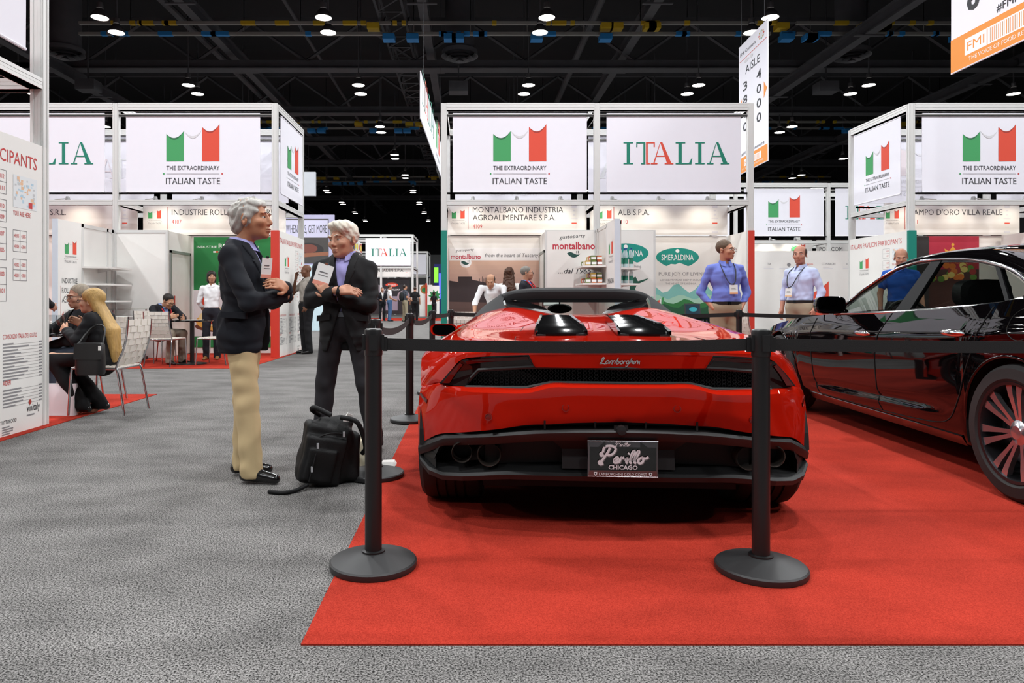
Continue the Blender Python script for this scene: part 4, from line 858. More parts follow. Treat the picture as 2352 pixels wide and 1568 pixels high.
# script badge on the fascia
def script(F, strokes, sc_, x, y, w_, m, k=1, sl=0.25):
    for st in strokes:
        p = [((q[0]+sl*q[1])*sc_+x, q[1]*sc_+y) for q in st]; F.stroke([(a.x, a.y) for a in cr([(a, b, 0) for a, b in p], 5)], w_, m, k)
_a = lambda x: [(x+.5,.5), (x+.2,.55), (x+.02,.25), (x+.2,.0), (x+.45,.2), (x+.52,.5), (x+.5,.15), (x+.65,.0)]
_n = lambda x, k=2: [q for i in range(k) for q in ((x+.45*i,.0), (x+.05+.45*i,.45), (x+.25+.45*i,.55), (x+.38+.45*i,.4), (x+.4+.45*i,.0))]
_o = lambda x: [(x+.3,.55), (x+.05,.35), (x+.1,.05), (x+.35,.0), (x+.5,.25), (x+.35,.52), (x+.3,.55)]
_i = lambda x: [(x,.2), (x+.1,.5), (x+.1,.1), (x+.25,.0)]
_r = lambda x: [(x,.0), (x+.08,.5), (x+.2,.45), (x+.35,.55)]
_e = lambda x: [(x,.25), (x+.35,.35), (x+.25,.55), (x+.05,.35), (x+.1,.05), (x+.4,.05), (x+.5,.2)]
_l = lambda x: [(x,.2), (x+.3,.9), (x+.25,1.15), (x+.1,.9), (x+.1,.15), (x+.3,.0)]
_h = lambda x: [(x,.0), (x+.1,1.1), (x+.08,.3), (x+.3,.55), (x+.42,.4), (x+.42,.0)]
_b = lambda x: [(x+.05,1.1), (x,.1), (x+.3,.0), (x+.42,.3), (x+.2,.5), (x,.3)]
_g = lambda x: [(x+.45,.5), (x+.15,.52), (x+.05,.2), (x+.3,.02), (x+.48,.4), (x+.42,-.35), (x+.1,-.4)]
F = Face((0, .045, .79), X_, Vector((0, .28, -1)).normalized()*-1, off=0.004)
word = [[(0,.2), (.3,.3), (.5,.9), (.35,1.15), (.2,.9), (.25,.1), (0,.0), (.5,.05), (1.0,-.05)], _a(.95), _n(1.65, 2), _b(2.75), _o(3.3), _r(3.9), _g(4.3), _h(4.95), _i(5.5), _n(5.85, 1), _i(6.4)]
script(F, word, .0262, -.092, -.012, .0042, CHROME); F.build('script_badge', L_)
# tail lamps
def outline(pts, v0=0.0, sgn=1): return [(sgn*u, Vb(u)+v0, z) for u, z in pts]
TL = [(.815,.665), (.765,.722), (.707,.778), (.608,.797), (.50,.806), (.40,.812), (.373,.758), (.50,.75), (.627,.736), (.66,.70), (.689,.657), (.75,.66)]
for s in (-1, 1):
    p = outline(TL, .012, s); c = (s*.62, Vb(.62)+.012, .73)
    lam = MB().add(p+[c], [(i, (i+1) % len(p), len(p)) for i in range(len(p))]).prism([], (0, 0, 0)) if False else MB().add(p+[c], [(i, (i+1) % len(p), len(p)) for i in range(len(p))])
    lam = lam.grid([p+[p[0]], [(a, b+.05, z) for a, b, z in p+[p[0]]]]).build('tail_lamp', LAMPD, L_)
    q = outline([(.80,.668), (.752,.728), (.715,.765), (.70,.758), (.735,.715), (.765,.67)], .006, s); MB().prism(q, (0, .004, 0)).build('lamp_reflector', LAMPR, lam)
    q = outline([(.69,.775), (.61,.79), (.5,.798), (.405,.803), (.40,.79), (.5,.782), (.61,.772), (.68,.76)], .006, s); MB().prism(q, (0, .004, 0)).build('lamp_bar', LAMPR, lam)
# grille band with hex mesh
GR = [(0,.757), (.373,.757), (.50,.748), (.627,.736), (.66,.70), (.689,.657), (.55,.660), (.409,.664), (.305,.689), (0,.690)]
full = GR+[(-u, z) for u, z in GR[::-1] if u > 0]
m = MB(); m.add([(u, Vb(u)+.10, z) for u, z in full], [tuple(range(len(full)))]); ring = [(u, Vb(u)+.012, z) for u, z in full]; ringb = [(u, Vb(u)+.10, z) for u, z in full]
m.grid([ring+[ring[0]], ringb+[ringb[0]]]); gl = m.build('grille_recess', MESHB, L_)
MB().tube([(u, Vb(u)+.012, z) for u, z in full], 0.009, 6, close=True).build('grille_frame', MATTB, gl)
def inpoly(x, y, P):
    c = False
    for i in range(len(P)):
        (x1, y1), (x2, y2) = P[i-1], P[i]
        if (y1 > y) != (y2 > y) and x < (x2-x1)*(y-y1)/(y2-y1)+x1: c = not c
    return c
m = MB(); hs = 0.0165
for i in range(-30, 31):
    for j in range(6):
        u = i*hs*1.75*.86; z = .665+j*hs*1.06*.95+(hs*.5 if i % 2 else 0)
        if inpoly(u, z, full):
            h = [(u+hs*.62*math.cos(PI/3*k), Vb(u)+.045, z+hs*.5*math.sin(PI/3*k)) for k in range(6)]; c = Vector((u, Vb(u)+.045, z))
            inn = [tuple(c+(Vector(q)-c)*.78) for q in h]; m.grid([h+[h[0]], inn+[inn[0]]]); m.grid([inn+[inn[0]], [(a, b+.015, d) for a, b, d in inn+[inn[0]]]])
m.build('hex_mesh', mat('hex_black', '#1d1d1f', 0.35, var=0.05), gl)
# diffuser
DL = [(0,.035,.493),(.20,.037,.49),(.371,.045,.482),(.60,.115,.45),(.794,.225,.421),(.88,.30,.375),(.935,.38,.342)]
DO = [(a, b+.01, c-.05) for a, b, c in DL]
dif = mirror(MB().grid([[(a, b+.06, c+.05) for a, b, c in DL], [(a, b+.05, c+.012) for a, b, c in DL], DL, [(a, b-.012, c-.012) for a, b, c in DL], [(a, b-.006, c-.03) for a, b, c in DL], DO])).build('diffuser_lip', MATTB, L_, smooth=0.4, weld=True)
BL = [(0,.10,.285),(.25,.10,.285),(.50,.12,.283),(.70,.16,.262),(.80,.22,.25),(.87,.28,.26),(.925,.37,.29)]
m = MB().grid([DO, [(a, b+.16, c-.005) for a, b, c in DO], [(a, b+.12, c+.03) for a, b, c in BL], BL, [(a, b-.015, c-.012) for a, b, c in BL], [(a, b-.005, c-.035) for a, b, c in BL], [(a*.9, b+.45, c-.15) for a, b, c in BL]])
mirror(m).build('diffuser_tray', MATTB, dif, smooth=0.3, weld=True)
m = MB().prism([(.84,.27,.33), (.91,.38,.33), (.905,.37,.285), (.835,.26,.26)], (0,.04,0)); m.prism([(.80,.235,.40), (.905,.37,.34), (.905,.37,.30), (.845,.27,.30)], (.01,.05,0)); mirror(m).build('corner_vane', MATTB, dif)
m = MB().prism([(-.335,.05,.472), (.335,.05,.472), (.25,.13,.385), (-.25,.13,.385)], (0,.02,0)); m.prism([(-.25,.13,.385), (.25,.13,.385), (.25,.115,.30), (-.25,.115,.30)], (0,.02,0)); m.build('centre_panel', mat('satin_black', '#1b1b1c', 0.4, var=0.05), dif)
m = MB().lathe([(0,-.02),(.02,-.018),(.024,.0)], c=(0,.03,.49), n=10, axis='y').bx(-.03,.03,.03,.06,.485,.51); m.build('camera_nub', MATTB, dif)
m = MB()
for u in (-.33, -.11, .11, .33): m.bx(u-.004, u+.004, .05, .10, .487, .525)
m.build('slot_fins', MATTB, dif)
m = MB()
for u in (-.62, -.4, -.2, .2, .4, .62): m.prism([(u,.14,.24), (u,.75,.12), (u,.75,.2), (u,.2,.28)], (.01,0,0))
m.build('diffuser_fins', MATTB, dif)
EXH = mat('exhaust_tip', '#8a7f78', 0.2, 0.9, var=0.05)
for u, r in ((-.705,.047), (-.578,.053), (.578,.053), (.705,.047)):
    m = MB().lathe([(r-.004,.16),(r-.004,.0),(r,-.006),(r+.003,.0),(r+.003,.18)], c=(u, Vb(u)+.015, .352), n=28, axis='y').lathe([(r-.004,.09),(0,.09)], c=(u, Vb(u)+.015, .352), n=20, axis='y', mi=1)
    m.build('exhaust_pipe', [EXH, CABIN], L_, smooth=0.6)
# number plate
pl = MB().prism([(-.148,0,-.078), (.148,0,-.078), (.152,0,-.072), (.152,0,.072), (.148,0,.078), (-.148,0,.078), (-.152,0,.072), (-.152,0,-.072)], (0,.012,0)).build('number_plate', GLOSSB, L_, loc=(.006,.028,.366))
fr = [(-.15,-.076), (.15,-.076), (.15,.076), (-.15,.076)]; fi = [(-.143,-.05), (.143,-.05), (.143,.052), (-.143,.052)]
MB().grid([[(a,-.004,b) for a, b in fr+[fr[0]]], [(a,-.006,b) for a, b in fi+[fi[0]]], [(a,.0,b) for a, b in fi+[fi[0]]]]).bx(-.15,.15,-.003,.002,-.076,-.051).bx(-.15,-.07,-.003,.002,.053,.076).bx(.07,.15,-.003,.002,.053,.076).tube([(-.151,-.002,-.077), (.151,-.002,-.077), (.151,-.002,.077), (-.151,-.002,.077)], .003, 6, close=True).build('plate_frame', [mat('plate_chrome', '#6d6d70', 0.25, 0.8, var=0.03)], pl)
F = Face((0,-.006,0), X_, Z_, off=.0015); SILT = mat('plate_silver', '#d7d3d6', 0.5, var=0.0); SHD = mat('plate_shadow', '#6a6668', 0.5, var=0.0)
_P = [[(.35,-.05), (.2,-.1), (.15,.15), (.5,1.0), (.6,1.45)], [(.05,1.0), (.1,1.5), (.7,1.6), (1.15,1.35), (1.05,.9), (.7,.72), (.45,.8)], [(.05,1.0), (-.15,.85), (0,.65), (.15,.8)], [(.35,-.05), (.1,-.15), (-.1,.05), (.05,.2)]]
per = _P+[_e(1.25), _r(1.8), _i(2.35), [(2.47,.82), (2.5,.9), (2.53,.95)], _l(2.68), _l(3.1), _o(3.5), [(3.95,.5), (4.15,.45), (4.4,.6)]]
per2 = [[(a+.06, b-.06) for a, b in st] for st in per]
script(F, per2, .046, -.10, -.016, .012, SHD, 1); script(F, per, .046, -.10, -.016, .010, SILT, 2)
script(F, per, .014, -.032, .056, .0025, SILT, 2)
F.text('CHICAGO', 0, -.044, .018, SILT, width=.125, align='c', k=2, bold=.03); F.text('LAMBORGHINI GOLD COAST', 0, -.071, .0125, SILT, width=.205, align='c', k=3, bold=.01)
for s in (-1, 1):
    F.poly([(s*.118-.007,-.056), (s*.118+.007,-.056), (s*.118+.007,-.066), (s*.118,-.0745), (s*.118-.007,-.066)], SILT, 3); F.disc(s*.118,-.063,.003,.004, GLOSSB, 4, 8)
    F.disc(s*.085,.063,.004,.004, CHROME, 3, 10); F.poly([(s*.075,.053), (s*.105,.053), (s*.075,.076)], GLOSSB, 3)
F.build('plate_lettering', pl)
# wheels, floor pan with unseen dark boxes added inside to block light
for u, v, r, wd, nm in ((-.932,.74,.345,.30,'rear'), (.932,.74,.345,.30,'rear'), (-.945,3.36,.335,.24,'front'), (.945,3.36,.335,.24,'front')): wheel(L_, (u, v, r-.001), r, .255, wd, -1 if u < 0 else 1, 10, GUN)
m = MB().bx(-.62,.62,.45,4.2,.13,.3).bx(-.6,.6,.2,1.1,.3,.62).bx(-.85,.85,1.2,2.9,.12,.35).bx(-.78,.78,3.8,4.2,.13,.4).bx(-.6,.6,2.9,3.9,.3,.6); m.bx(-.62,.62,1.1,1.9,.3,.8); m.build('floor_pan', CABIN, L_)
for s in (-1, 1):
    for c, r in ((.74,.40), (3.36,.385)): MB().grid([[(s*.6, c+r*math.cos(a), .35+r*math.sin(a)) for a in [PI*i/16 for i in range(17)]], [(s*.925, c+r*math.cos(a), .35+r*math.sin(a)) for a in [PI*i/16 for i in range(17)]]]).build('wheel_well', CABIN, L_)
# louvred engine vents
for s in (-1, 1):
    zz = lambda v, u=0.2: .868+.05*(v-.62)/.68*(1 if v > .62 else .3)
    w0 = lambda t: (.084+.03*t, .35-.06*t)
    m = MB(); P = [(s*w0(0)[0],.66,zz(.66)+.008), (s*w0(0)[1],.66,zz(.66)+.004), (s*w0(1)[1],1.34,zz(1.34)+.004), (s*w0(1)[0],1.34,zz(1.34)+.008)]
    m.prism(P, (0,0,-.02)); t = m.build('engine_vent', CABIN, L_)
    for k in range(4):
        f = k/4; v = .67+.66*f; a, b = w0(f); n = 7
        rows = [[(s*(a+.012+(b-a-.024)*q/n), v+.115*g-.02*math.sin(PI*q/n), zz(v+.115*g)+.004+.042*g**.6+.006*math.sin(PI*q/n)) for q in range(n+1)] for g in (0,.25,.6,1.0)]
        m = MB().grid(rows).grid([[(x, y, z-.012) for x, y, z in rows[0]], rows[0]]).grid([rows[-1], [(x, y+.01, z-.03) for x, y, z in rows[-1]]]); m.build('louvre', GLOSSB, t, smooth=.6)
    for q in (0, 1):
        o = .006 if q else -.006; Pq = [(s*(w0(g)[q]+o), .655+.70*g, zz(.655+.70*g)) for g in [i/8 for i in range(9)]]
        MB().grid([Pq, [(x, y, z+.026+.022*min(1, 4*i/8)) for i, (x, y, z) in enumerate(Pq)], [(x-s*(.014 if q else -.014), y, z+.022+.022*min(1, 4*i/8)) for i, (x, y, z) in enumerate(Pq)], [(x-s*(.014 if q else -.014), y, z) for x, y, z in Pq]]).build('vent_rim', GLOSSB, t, smooth=.5)
# panel lines
SEAM = mat('panel_gap', '#1a0504', 0.8, var=0)
m = MB()
for s in (-1, 1):
    for p in ([(.40,.045,.80), (.37,.07,.757)], [(.44,.08,.846), (.46,.4,.866), (.44,.8,.872), (.40,1.2,.902)],):
        m.tube([(s*a, b, c-.003) for a, b, c in cr(p, 6)], .0022, 5)
m.build('panel_gap', SEAM, L_)
# soft top
ST = [[(0,2.25,1.066),(.3,2.25,1.064),(.45,2.25,1.056),(.52,2.26,1.04)], [(0,2.25,1.138),(.3,2.25,1.134),(.47,2.26,1.118),(.545,2.28,1.092)], [(0,2.42,1.155),(.3,2.42,1.15),(.48,2.42,1.13),(.565,2.44,1.10)], [(0,2.72,1.155),(.3,2.72,1.15),(.47,2.71,1.128),(.56,2.7,1.098)], [(0,3.0,1.125),(.3,2.99,1.12),(.46,2.97,1.10),(.54,2.94,1.075)]]
top = mirror(MB().grid(surf(ST))).build('soft_top', SOFT, L_, smooth=0.6, weld=True)
SA = [[(.535,2.28,1.08),(.56,2.4,1.105),(.57,2.62,1.10)], [(.54,2.16,1.045),(.66,2.3,1.02),(.70,2.6,1.01)], [(.52,2.03,1.002),(.72,2.1,.942),(.79,2.5,.912)]]
pair(MB().grid(surf(SA)), 0, 'sail_panel', SOFT, top, smooth=0.9)
m = MB().prism([(-.52,2.26,1.07),(.52,2.26,1.07),(.36,2.22,1.04),(-.36,2.22,1.04)], (0,.02,0))
for s in (-1, 1): m.prism([(s*.53,2.27,1.06),(s*.36,2.22,1.042),(s*.25,2.15,1.01),(s*.17,2.0,.957),(s*.34,2.05,.985),(s*.51,2.06,1.004)], (0,.02,0))
m.build('rear_window_frame', GLOSSB, L_)
MB().quad((-.36,2.2,1.04),(.36,2.2,1.04),(.19,2.02,.955),(-.19,2.02,.955)).build('rear_window', GLASS, L_)
MB().grid(surf([[(-.52,2.97,1.095),(0,3.02,1.125),(.52,2.97,1.095)],[(-.72,3.0,.89),(0,3.62,.87),(.72,3.0,.89)]])).build('windscreen', GLASS, L_, smooth=3.1)
pair(MB().tube([(.54,2.96,1.08),(.78,2.98,.885)], .022, 6), 0, 'screen_pillar', GLOSSB, L_)
pair(MB().quad((.57,2.62,1.095),(.545,2.94,1.07),(.785,2.96,.885),(.785,2.5,.912)), 0, 'side_window', GLASSD, L_)
MB().lathe([(0,-.012),(.085,-.012),(.105,0),(.085,.012),(0,.014)], n=24, axis='y').xf(Matrix.Translation((-.066,2.98,.985)) @ Matrix.Diagonal((1,1,.4,1))).tube([(-.066,2.98,1.02),(-.066,3.0,1.1)], .008, 6).build('rear_view_mirror', CABIN, L_)
p = MB().prism([(-.075,0,-.024),(.075,0,-.018),(.075,.03,.026),(-.075,.03,.02)], (0,.002,0)).build('paper_sticker', WHITE_PANEL, L_, loc=(-.125,3.04,1.03))
m = MB().bx(-.7,.7,2.95,3.25,.6,.84); m.bx(-.6,.6,2.0,2.1,.3,.9)
for s in (-1, 1): m.bx(s*.35-.22, s*.35+.22, 2.25, 2.4, .35, .86); m.bx(s*.35-.24, s*.35+.24, 2.3, 2.8, .3, .5)
m.build('cabin', CABIN, L_)
for s in (-1, 1):
    m = MB(); sg_ = lambda q: math.copysign(abs(q)**.62, q); ring = lambda v, k: [(s*(1.02+k*.11*sg_(math.cos(a))), v, .818+k*.05*sg_(math.sin(a+.12))) for a in [2*PI*i/24 for i in range(24)]]
    mm = m.loft([ring(2.55,.88), ring(2.545,1.0), ring(2.60,1.0), ring(2.67,.5)]).tube([(s*.93,2.62,.83),(s*.79,2.68,.87)], .016, 6).build('door_mirror', REDPAINT, L_, smooth=0.7)
    MB().add(ring(2.543,.84), [tuple(range(24))]).build('mirror_glass', mat('mirror_glass', '#2a2b2e', 0.02, 1.0, var=0), mm)
# ================================================================= black saloon
Q = thing('saloon_car', 'glossy black four-door saloon with chrome window line and multi-spoke wheels', 'car', (2.856, 3.65, 0.006), -0.052)
UC = .965; WB = 3.15; WR = .362
itp = lambda xs, ys: (lambda x: float(np.interp(x, xs, ys)))
zbelt = itp([-1.15,-1.0,-.5,-.1,.1,.2,.74,1.31,2.06,2.3,2.9,3.44,3.8,4.05,4.15], [.86,.98,1.05,1.07,1.06,1.043,1.0,.967,.946,.935,.885,.815,.76,.69,.6])
def usec(v, z):
    zb = zbelt(v); t = (z-.2)/(zb-.2)
    u = float(np.interp(t, [0,.1,.25,.45,.62,.78,.88,1.0], [.075,.035,.012,.004,.0,.002,.02,.062]))
    for c in (0, WB): u -= .028*math.exp(-((v-c)/.55)**2)*math.exp(-((t-.6)/.35)**2)
    u += .30*max(0, v-3.0)**2.2*.5+.22*max(0, -.35-v)**2.2
    if .55 < v < 2.6:
        f = min(1, (v-.55)/.3, (2.6-v)/.5); zc = .352-.03*(v-1.5)/1.0
        u += f*(.020*math.exp(-((z-zc-.022)/.022)**2)-.012*math.exp(-((z-zc+.03)/.03)**2))
    u += -.008*math.exp(-((t-.80)/.035)**2)
    return u
def sidegrid(vs, n=30):
    rows = []
    for v in vs:
        zl = .2+.03*max(0, v-3.3); 
        for c in (0, WB):
            if abs(v-c) < .405: zl = max(zl, WR+math.sqrt(.405**2-(v-c)**2)-.01)
        zb = zbelt(v); rows.append([(usec(v, zl+(zb-zl)*k/n), v, zl+(zb-zl)*k/n) for k in range(n+1)])
    return rows
vs = sorted(set([-1.12+.04*i for i in range(132)]+[c+s*.405*(1-.5*(.5**k)) for c in (0, WB) for s in (-1, 1) for k in range(-1, 6)]))
vs = [v for v in vs if -1.13 < v < 4.13]
rows = sidegrid(vs); A = np.array(rows); nv_, nz_ = A.shape[:2]
du = np.gradient(A, axis=0); dz = np.gradient(A, axis=1); NN = np.cross(dz, du); NN /= (np.linalg.norm(NN, axis=2, keepdims=True)+1e-9); NN *= -np.sign(NN[..., :1]+1e-9)
FD = [(2.46,1.1), (2.45,.68), (2.36,.26), (1.36,.262), (1.40,.65), (1.27,1.1)]; RD = [(1.27,1.1), (1.40,.65), (1.36,.262), (.70,.29), (.58,.34), (.465,.469), (.294,.814), (.20,1.1)]
groups = {}
for i in range(nv_-1):
    for j in range(nz_-1):
        c = A[i:i+2, j:j+2].reshape(4, 3).mean(0); k = 'front_door' if inpoly(c[1], c[2], FD) else 'rear_door' if inpoly(c[1], c[2], RD) else 'front_wing' if c[1] > 1.9 else 'rear_wing' if c[1] < .6 else 'sill'
        groups.setdefault(k, []).append((i, j))
qdoor = {}
for side in (0, 1):
    for k, fl in groups.items():
        idx = {}; vv = []; nn = []; ff = []
        for i, j in fl:
            f = []
            for a, b in ((i, j), (i+1, j), (i+1, j+1), (i, j+1)):
                if (a, b) not in idx:
                    idx[(a, b)] = len(vv); p = A[a, b]; q = NN[a, b]; vv.append((p[0] if not side else 2*UC-p[0], p[1], p[2])); nn.append((q[0] if not side else -q[0], q[1], q[2]))
                f.append(idx[(a, b)])
            ff.append(tuple(f[::-1]) if not side else tuple(f))
        o = MB(); o.v = vv; o.f = ff; o.m = [0]*len(ff); o = o.build(k, BLKPAINT, Q, smooth=3.1); o.data.normals_split_custom_set_from_vertices(nn); qdoor[(k, side)] = o
# bonnet, boot, nose, tail
def topgrid(vs, crown):
    out = []
    for v in vs:
        zb = zbelt(v); u0 = usec(v, zb); out.append([(u0+(UC-u0)*t, v, zb+crown(v)*(1-(1-t)**2)*.999) for t in [i/8 for i in range(9)]])
    return out
mirror(MB().grid(topgrid([2.2+.08*i for i in range(25)], lambda v: .055 if v < 3.3 else .055+.04*(v-3.3))), UC).build('bonnet', BLKPAINT, Q, smooth=0.9, weld=True)
mirror(MB().grid(topgrid([-1.12+.07*i for i in range(18)], lambda v: .03)), UC).build('boot_lid', BLKPAINT, Q, smooth=0.9, weld=True)
r = rows[-1]; n_ = [[(p[0]+(UC-p[0])*t, p[1]+.12*(1-(1-t)**2), p[2]) for p in r] for t in (0,.3,.6,1.0)]; mirror(MB().grid(n_), UC).build('nose', BLKPAINT, Q, smooth=0.9, weld=True)
r = rows[0]; n_ = [[(p[0]+(UC-p[0])*t, p[1]-.08*(1-(1-t)**2), p[2]) for p in r] for t in (0,.3,.6,1.0)]; mirror(MB().grid(n_), UC).build('tail', BLKPAINT, Q, smooth=0.9, weld=True)
MB().prism([(UC-.4,4.22,.35), (UC+.4,4.22,.35), (UC+.45,4.25,.6), (UC-.45,4.25,.6)], (0,.02,0)).build('front_grille', MESHB, Q)
# glasshouse
ug = lambda z: .06+(z-.95)/.38*.27
CH = [(2.13,.95), (2.03,1.05), (1.92,1.15), (1.70,1.28), (1.52,1.325), (1.33,1.341), (1.0,1.332), (.73,1.303), (.43,1.243), (.27,1.19), (.13,1.125), (.105,1.09), (.195,1.048), (.74,1.003), (1.31,.97), (1.7,.957), (2.05,.949)]
g3 = lambda v, z, o=0.0: (ug(z)+o, v, z)
tpath = cr([g3(v, z, -.004) for v, z in CH], 4, close=True)
pair(MB().tube(tpath, .0105, 7, close=True), UC, 'chrome_window_line', CHROME, Q, smooth=3.1)
WIN = {'front_window': [(2.07,.962), (1.98,1.075), (1.86,1.175), (1.70,1.255), (1.52,1.305), (1.33,1.32), (1.285,1.32), (1.285,.98), (1.7,.968)],
       'rear_window_pane': [(1.17,1.322), (1.0,1.315), (.73,1.287), (.57,1.255), (.265,1.055), (.74,1.015), (1.115,.99)],
       'quarter_window': [(.52,1.25), (.43,1.225), (.28,1.172), (.15,1.115), (.135,1.09), (.2,1.062), (.235,1.06)]}
for nm, P in WIN.items():
    pair(MB().add([g3(v, z, .006) for v, z in P], [tuple(range(len(P)))]), UC, nm, GLASSD, Q)
def strip(P, o, m_, nm, w_=.0):
    pair(MB().prism([g3(v, z, o) for v, z in P], (.03, 0, 0)), UC, nm, m_, Q)
strip([(1.285,1.335), (1.17,1.335), (1.115,.985), (1.285,.972)], .0, PILB, 'door_pillar'); strip([(.57,1.262), (.52,1.252), (.235,1.052), (.265,1.05)], .0, PILB, 'quarter_pillar')
# inner frame hugging the chrome line
a = [g3(v, z, .004) for v, z in CH]; cen = Vector((0, 1.15, 1.13)); b = []
for v, z in CH:
    d = Vector((0, 1.15-v, 1.13-z)).normalized(); b.append(g3(v+d.y*.03, z+d.z*.028, .004))
m = MB().grid([a+[a[0]], b+[b[0]]]); pair(m, UC, 'window_seal', GLOSSB, Q)
RF = []
for v, z in CH[2:11]:
    z2 = float(np.interp(v, [.1,.3,.64,1.0,1.265,1.588,1.97], [1.19,1.29,1.372,1.392,1.396,1.379,1.31])); u = ug(z); RF.append([(u, v, z), (u+.035, v-.0, z+.6*(z2-z)), (.42, v, max(z2, z+.03)), (.62, v, max(z2, z+.03)+.03), (UC, v, max(z2, z+.03)+.042)])
mirror(MB().grid(surf(RF[1:8], 3, 3)), UC).build('roof', BLKPAINT, Q, smooth=0.9, weld=True)
# rear shoulder between the quarter glass and the back window
m = MB().grid(surf([[g3(.43,1.243), (.40,.43,1.325), (.45,.43,1.335)], [g3(.27,1.19), (.36,.22,1.25), (.42,.22,1.26)], [g3(.13,1.125), (.26,-.05,1.15), (.36,-.05,1.16)], [(.07,.05,1.075), (.16,-.35,1.085), (.30,-.4,1.08)]], 3, 3))
m.quad((.06,.2,1.045), g3(.105,1.09), (.07,.05,1.075), (.062,.0,1.065)); pair(m, UC, 'rear_pillar', BLKPAINT, Q, smooth=0.9)
m = MB().prism([g3(2.13,.95,-.0), g3(1.92,1.15), g3(1.70,1.28), (.40,1.72,1.345), (.27,2.02,1.16), (.13,2.25,.95)], (.02,0,0)); pair(m, UC, 'screen_pillar', BLKPAINT, Q)
MB().grid(surf([[(.42,1.72,1.345),(UC,1.62,1.41),(2*UC-.42,1.72,1.345)],[(.29,2.0,1.16),(UC,2.08,1.19),(2*UC-.29,2.0,1.16)],[(.14,2.24,.95),(UC,2.62,.965),(2*UC-.14,2.24,.95)]])).build('windscreen', GLASSD, Q, smooth=3.1)
MB().grid(surf([[(.45,.43,1.335),(UC,.40,1.385),(2*UC-.45,.43,1.335)],[(.31,-.38,1.08),(UC,-.5,1.1),(2*UC-.31,-.38,1.08)]])).build('back_window', GLASSD, Q, smooth=3.1)
# interior
m = MB().bx(.12,2*UC-.12,-.3,2.5,.22,.5).bx(.12,2*UC-.12,2.1,2.5,.5,.93).bx(.15,2*UC-.15,-.35,.25,.5,1.02)
for u in (.10, 2*UC-.13): m.bx(u, u+.03, .1, 2.2, .3, .94)
m.build('cabin', CABIN, Q)
LEATH = mat('seat_leather', '#121214', 0.5, var=0.1, bump=0.1, bscale=60)
for u in (.50, 2*UC-.50):
    for v, zt in ((1.08, .96), (.12, .96)):
        s = MB().box((u, v, .74), (.46,.14,.5), R=Matrix.Rotation(.25, 3, 'X')).box((u, v+.3, .52), (.48,.5,.16)).build('seat', LEATH, Q)
        H = MB(); ring = lambda y, k: [(u+k*.165*(abs(math.cos(a))**.6)*(1 if math.cos(a) > 0 else -1), v+y-.06, zt+.14+k*.095*(abs(math.sin(a))**.6)*(1 if math.sin(a) > 0 else -1)) for a in [2*PI*i/20 for i in range(20)]]
        H.loft([ring(-.06,.75), ring(-.045,1), ring(.045,1), ring(.06,.75)]).tube([(u-.06, v-.06, zt-.05), (u-.06, v-.06, zt+.06)], .008, 6).tube([(u+.06, v-.06, zt-.05), (u+.06, v-.06, zt+.06)], .008, 6).build('headrest', LEATH, s, smooth=0.8)
MB().tube([(.5+.18*math.cos(a), 1.85+.06*math.sin(a), .88+.17*math.sin(a)) for a in [2*PI*i/20 for i in range(20)]], .015, 6, close=True).build('steering_wheel', CABIN, Q)
# seams, handles, sill blade, mirror, fuel flap
m = MB()
def onside(P, n=8): return [(usec(v, z)-.0012, v, z) for v, z in [(p.x, p.y) for p in cr([(v, z, 0) for v, z in P], n)]]
for P in ([(1.274,.965), (1.33,.85), (1.395,.68), (1.39,.45), (1.36,.268)], [(2.44,.90), (2.45,.68), (2.42,.4), (2.36,.262)], [(.225,1.02), (.294,.814), (.39,.62), (.465,.469), (.56,.35), (.70,.297), (1.0,.275), (1.36,.265), (2.0,.258), (2.36,.26)]): m.tube(onside(P), .0035, 5)
mirror(m, UC).build('door_seam', mat('door_gap', '#020202', 0.9, var=0), Q)
for v0, dr in ((1.53, 'front_door'), (.465, 'rear_door')):
    for sd in (0, 1):
        z = .812 if v0 > 1 else .862; u = usec(v0, z)
        h = MB().ell((u-.022, v0, z), (.016,.118,.021), 12, 10).build('handle', CHROME, qdoor[(dr, sd)], smooth=3.1) if not sd else MB().ell((2*UC-u+.022, v0, z), (.016,.118,.021), 12, 10).build('handle', CHROME, qdoor[(dr, sd)], smooth=3.1)
m = MB().grid([[(usec(v,.24)-.004+o, v, .2+.045*k-.012*abs(k-1)) for v in [.5+.08*i for i in range(27)]] for k, o in ((0,.03), (1,-.008), (2,.02))]); pair(m, UC, 'sill_blade', GLOSSB, Q, smooth=0.5)
for sd in (0, 1):
    P = lambda u: u if not sd else 2*UC-u
    ring = lambda y, k: [(P(-.085+k*.115*(abs(math.cos(a))**.5)*(1 if math.cos(a) > 0 else -1)), 1.93+y, 1.018+k*.07*(abs(math.sin(a))**.55)*(1 if math.sin(a) > 0 else -1)) for a in [2*PI*i/20 for i in range(20)]]
    mm = MB().loft([ring(-.05,.9), ring(-.045,1), ring(.02,.97), ring(.09,.6)]).tube([(P(.0),1.95,.985), (P(.09),2.02,.965)], .022, 8).build('door_mirror', BLKPAINT, Q, smooth=0.8)
    MB().add(ring(-.052,.86), [tuple(range(20))]).build('mirror_glass', mat('mirror_glass', '#2a2b2e', 0.02, 1.0, var=0), mm)
m = MB().tube([(usec(-.05+.09*math.cos(a),.93+.085*math.sin(a))-.001, -.05+.09*math.cos(a), .93+.085*math.sin(a)) for a in [2*PI*i/24 for i in range(24)]], .0025, 5, close=True); m.build('fuel_flap', mat('door_gap', '#020202', 0.9, var=0), Q)
for u, sd in ((-.012, -1), (2*UC+.012, 1)):
    for v in (0, WB): wheel(Q, (u, v, WR-.001), WR, .262, .25, sd, 14, SILV)
m = MB().bx(.3,2*UC-.3,-1.0,4.0,.16,.3)
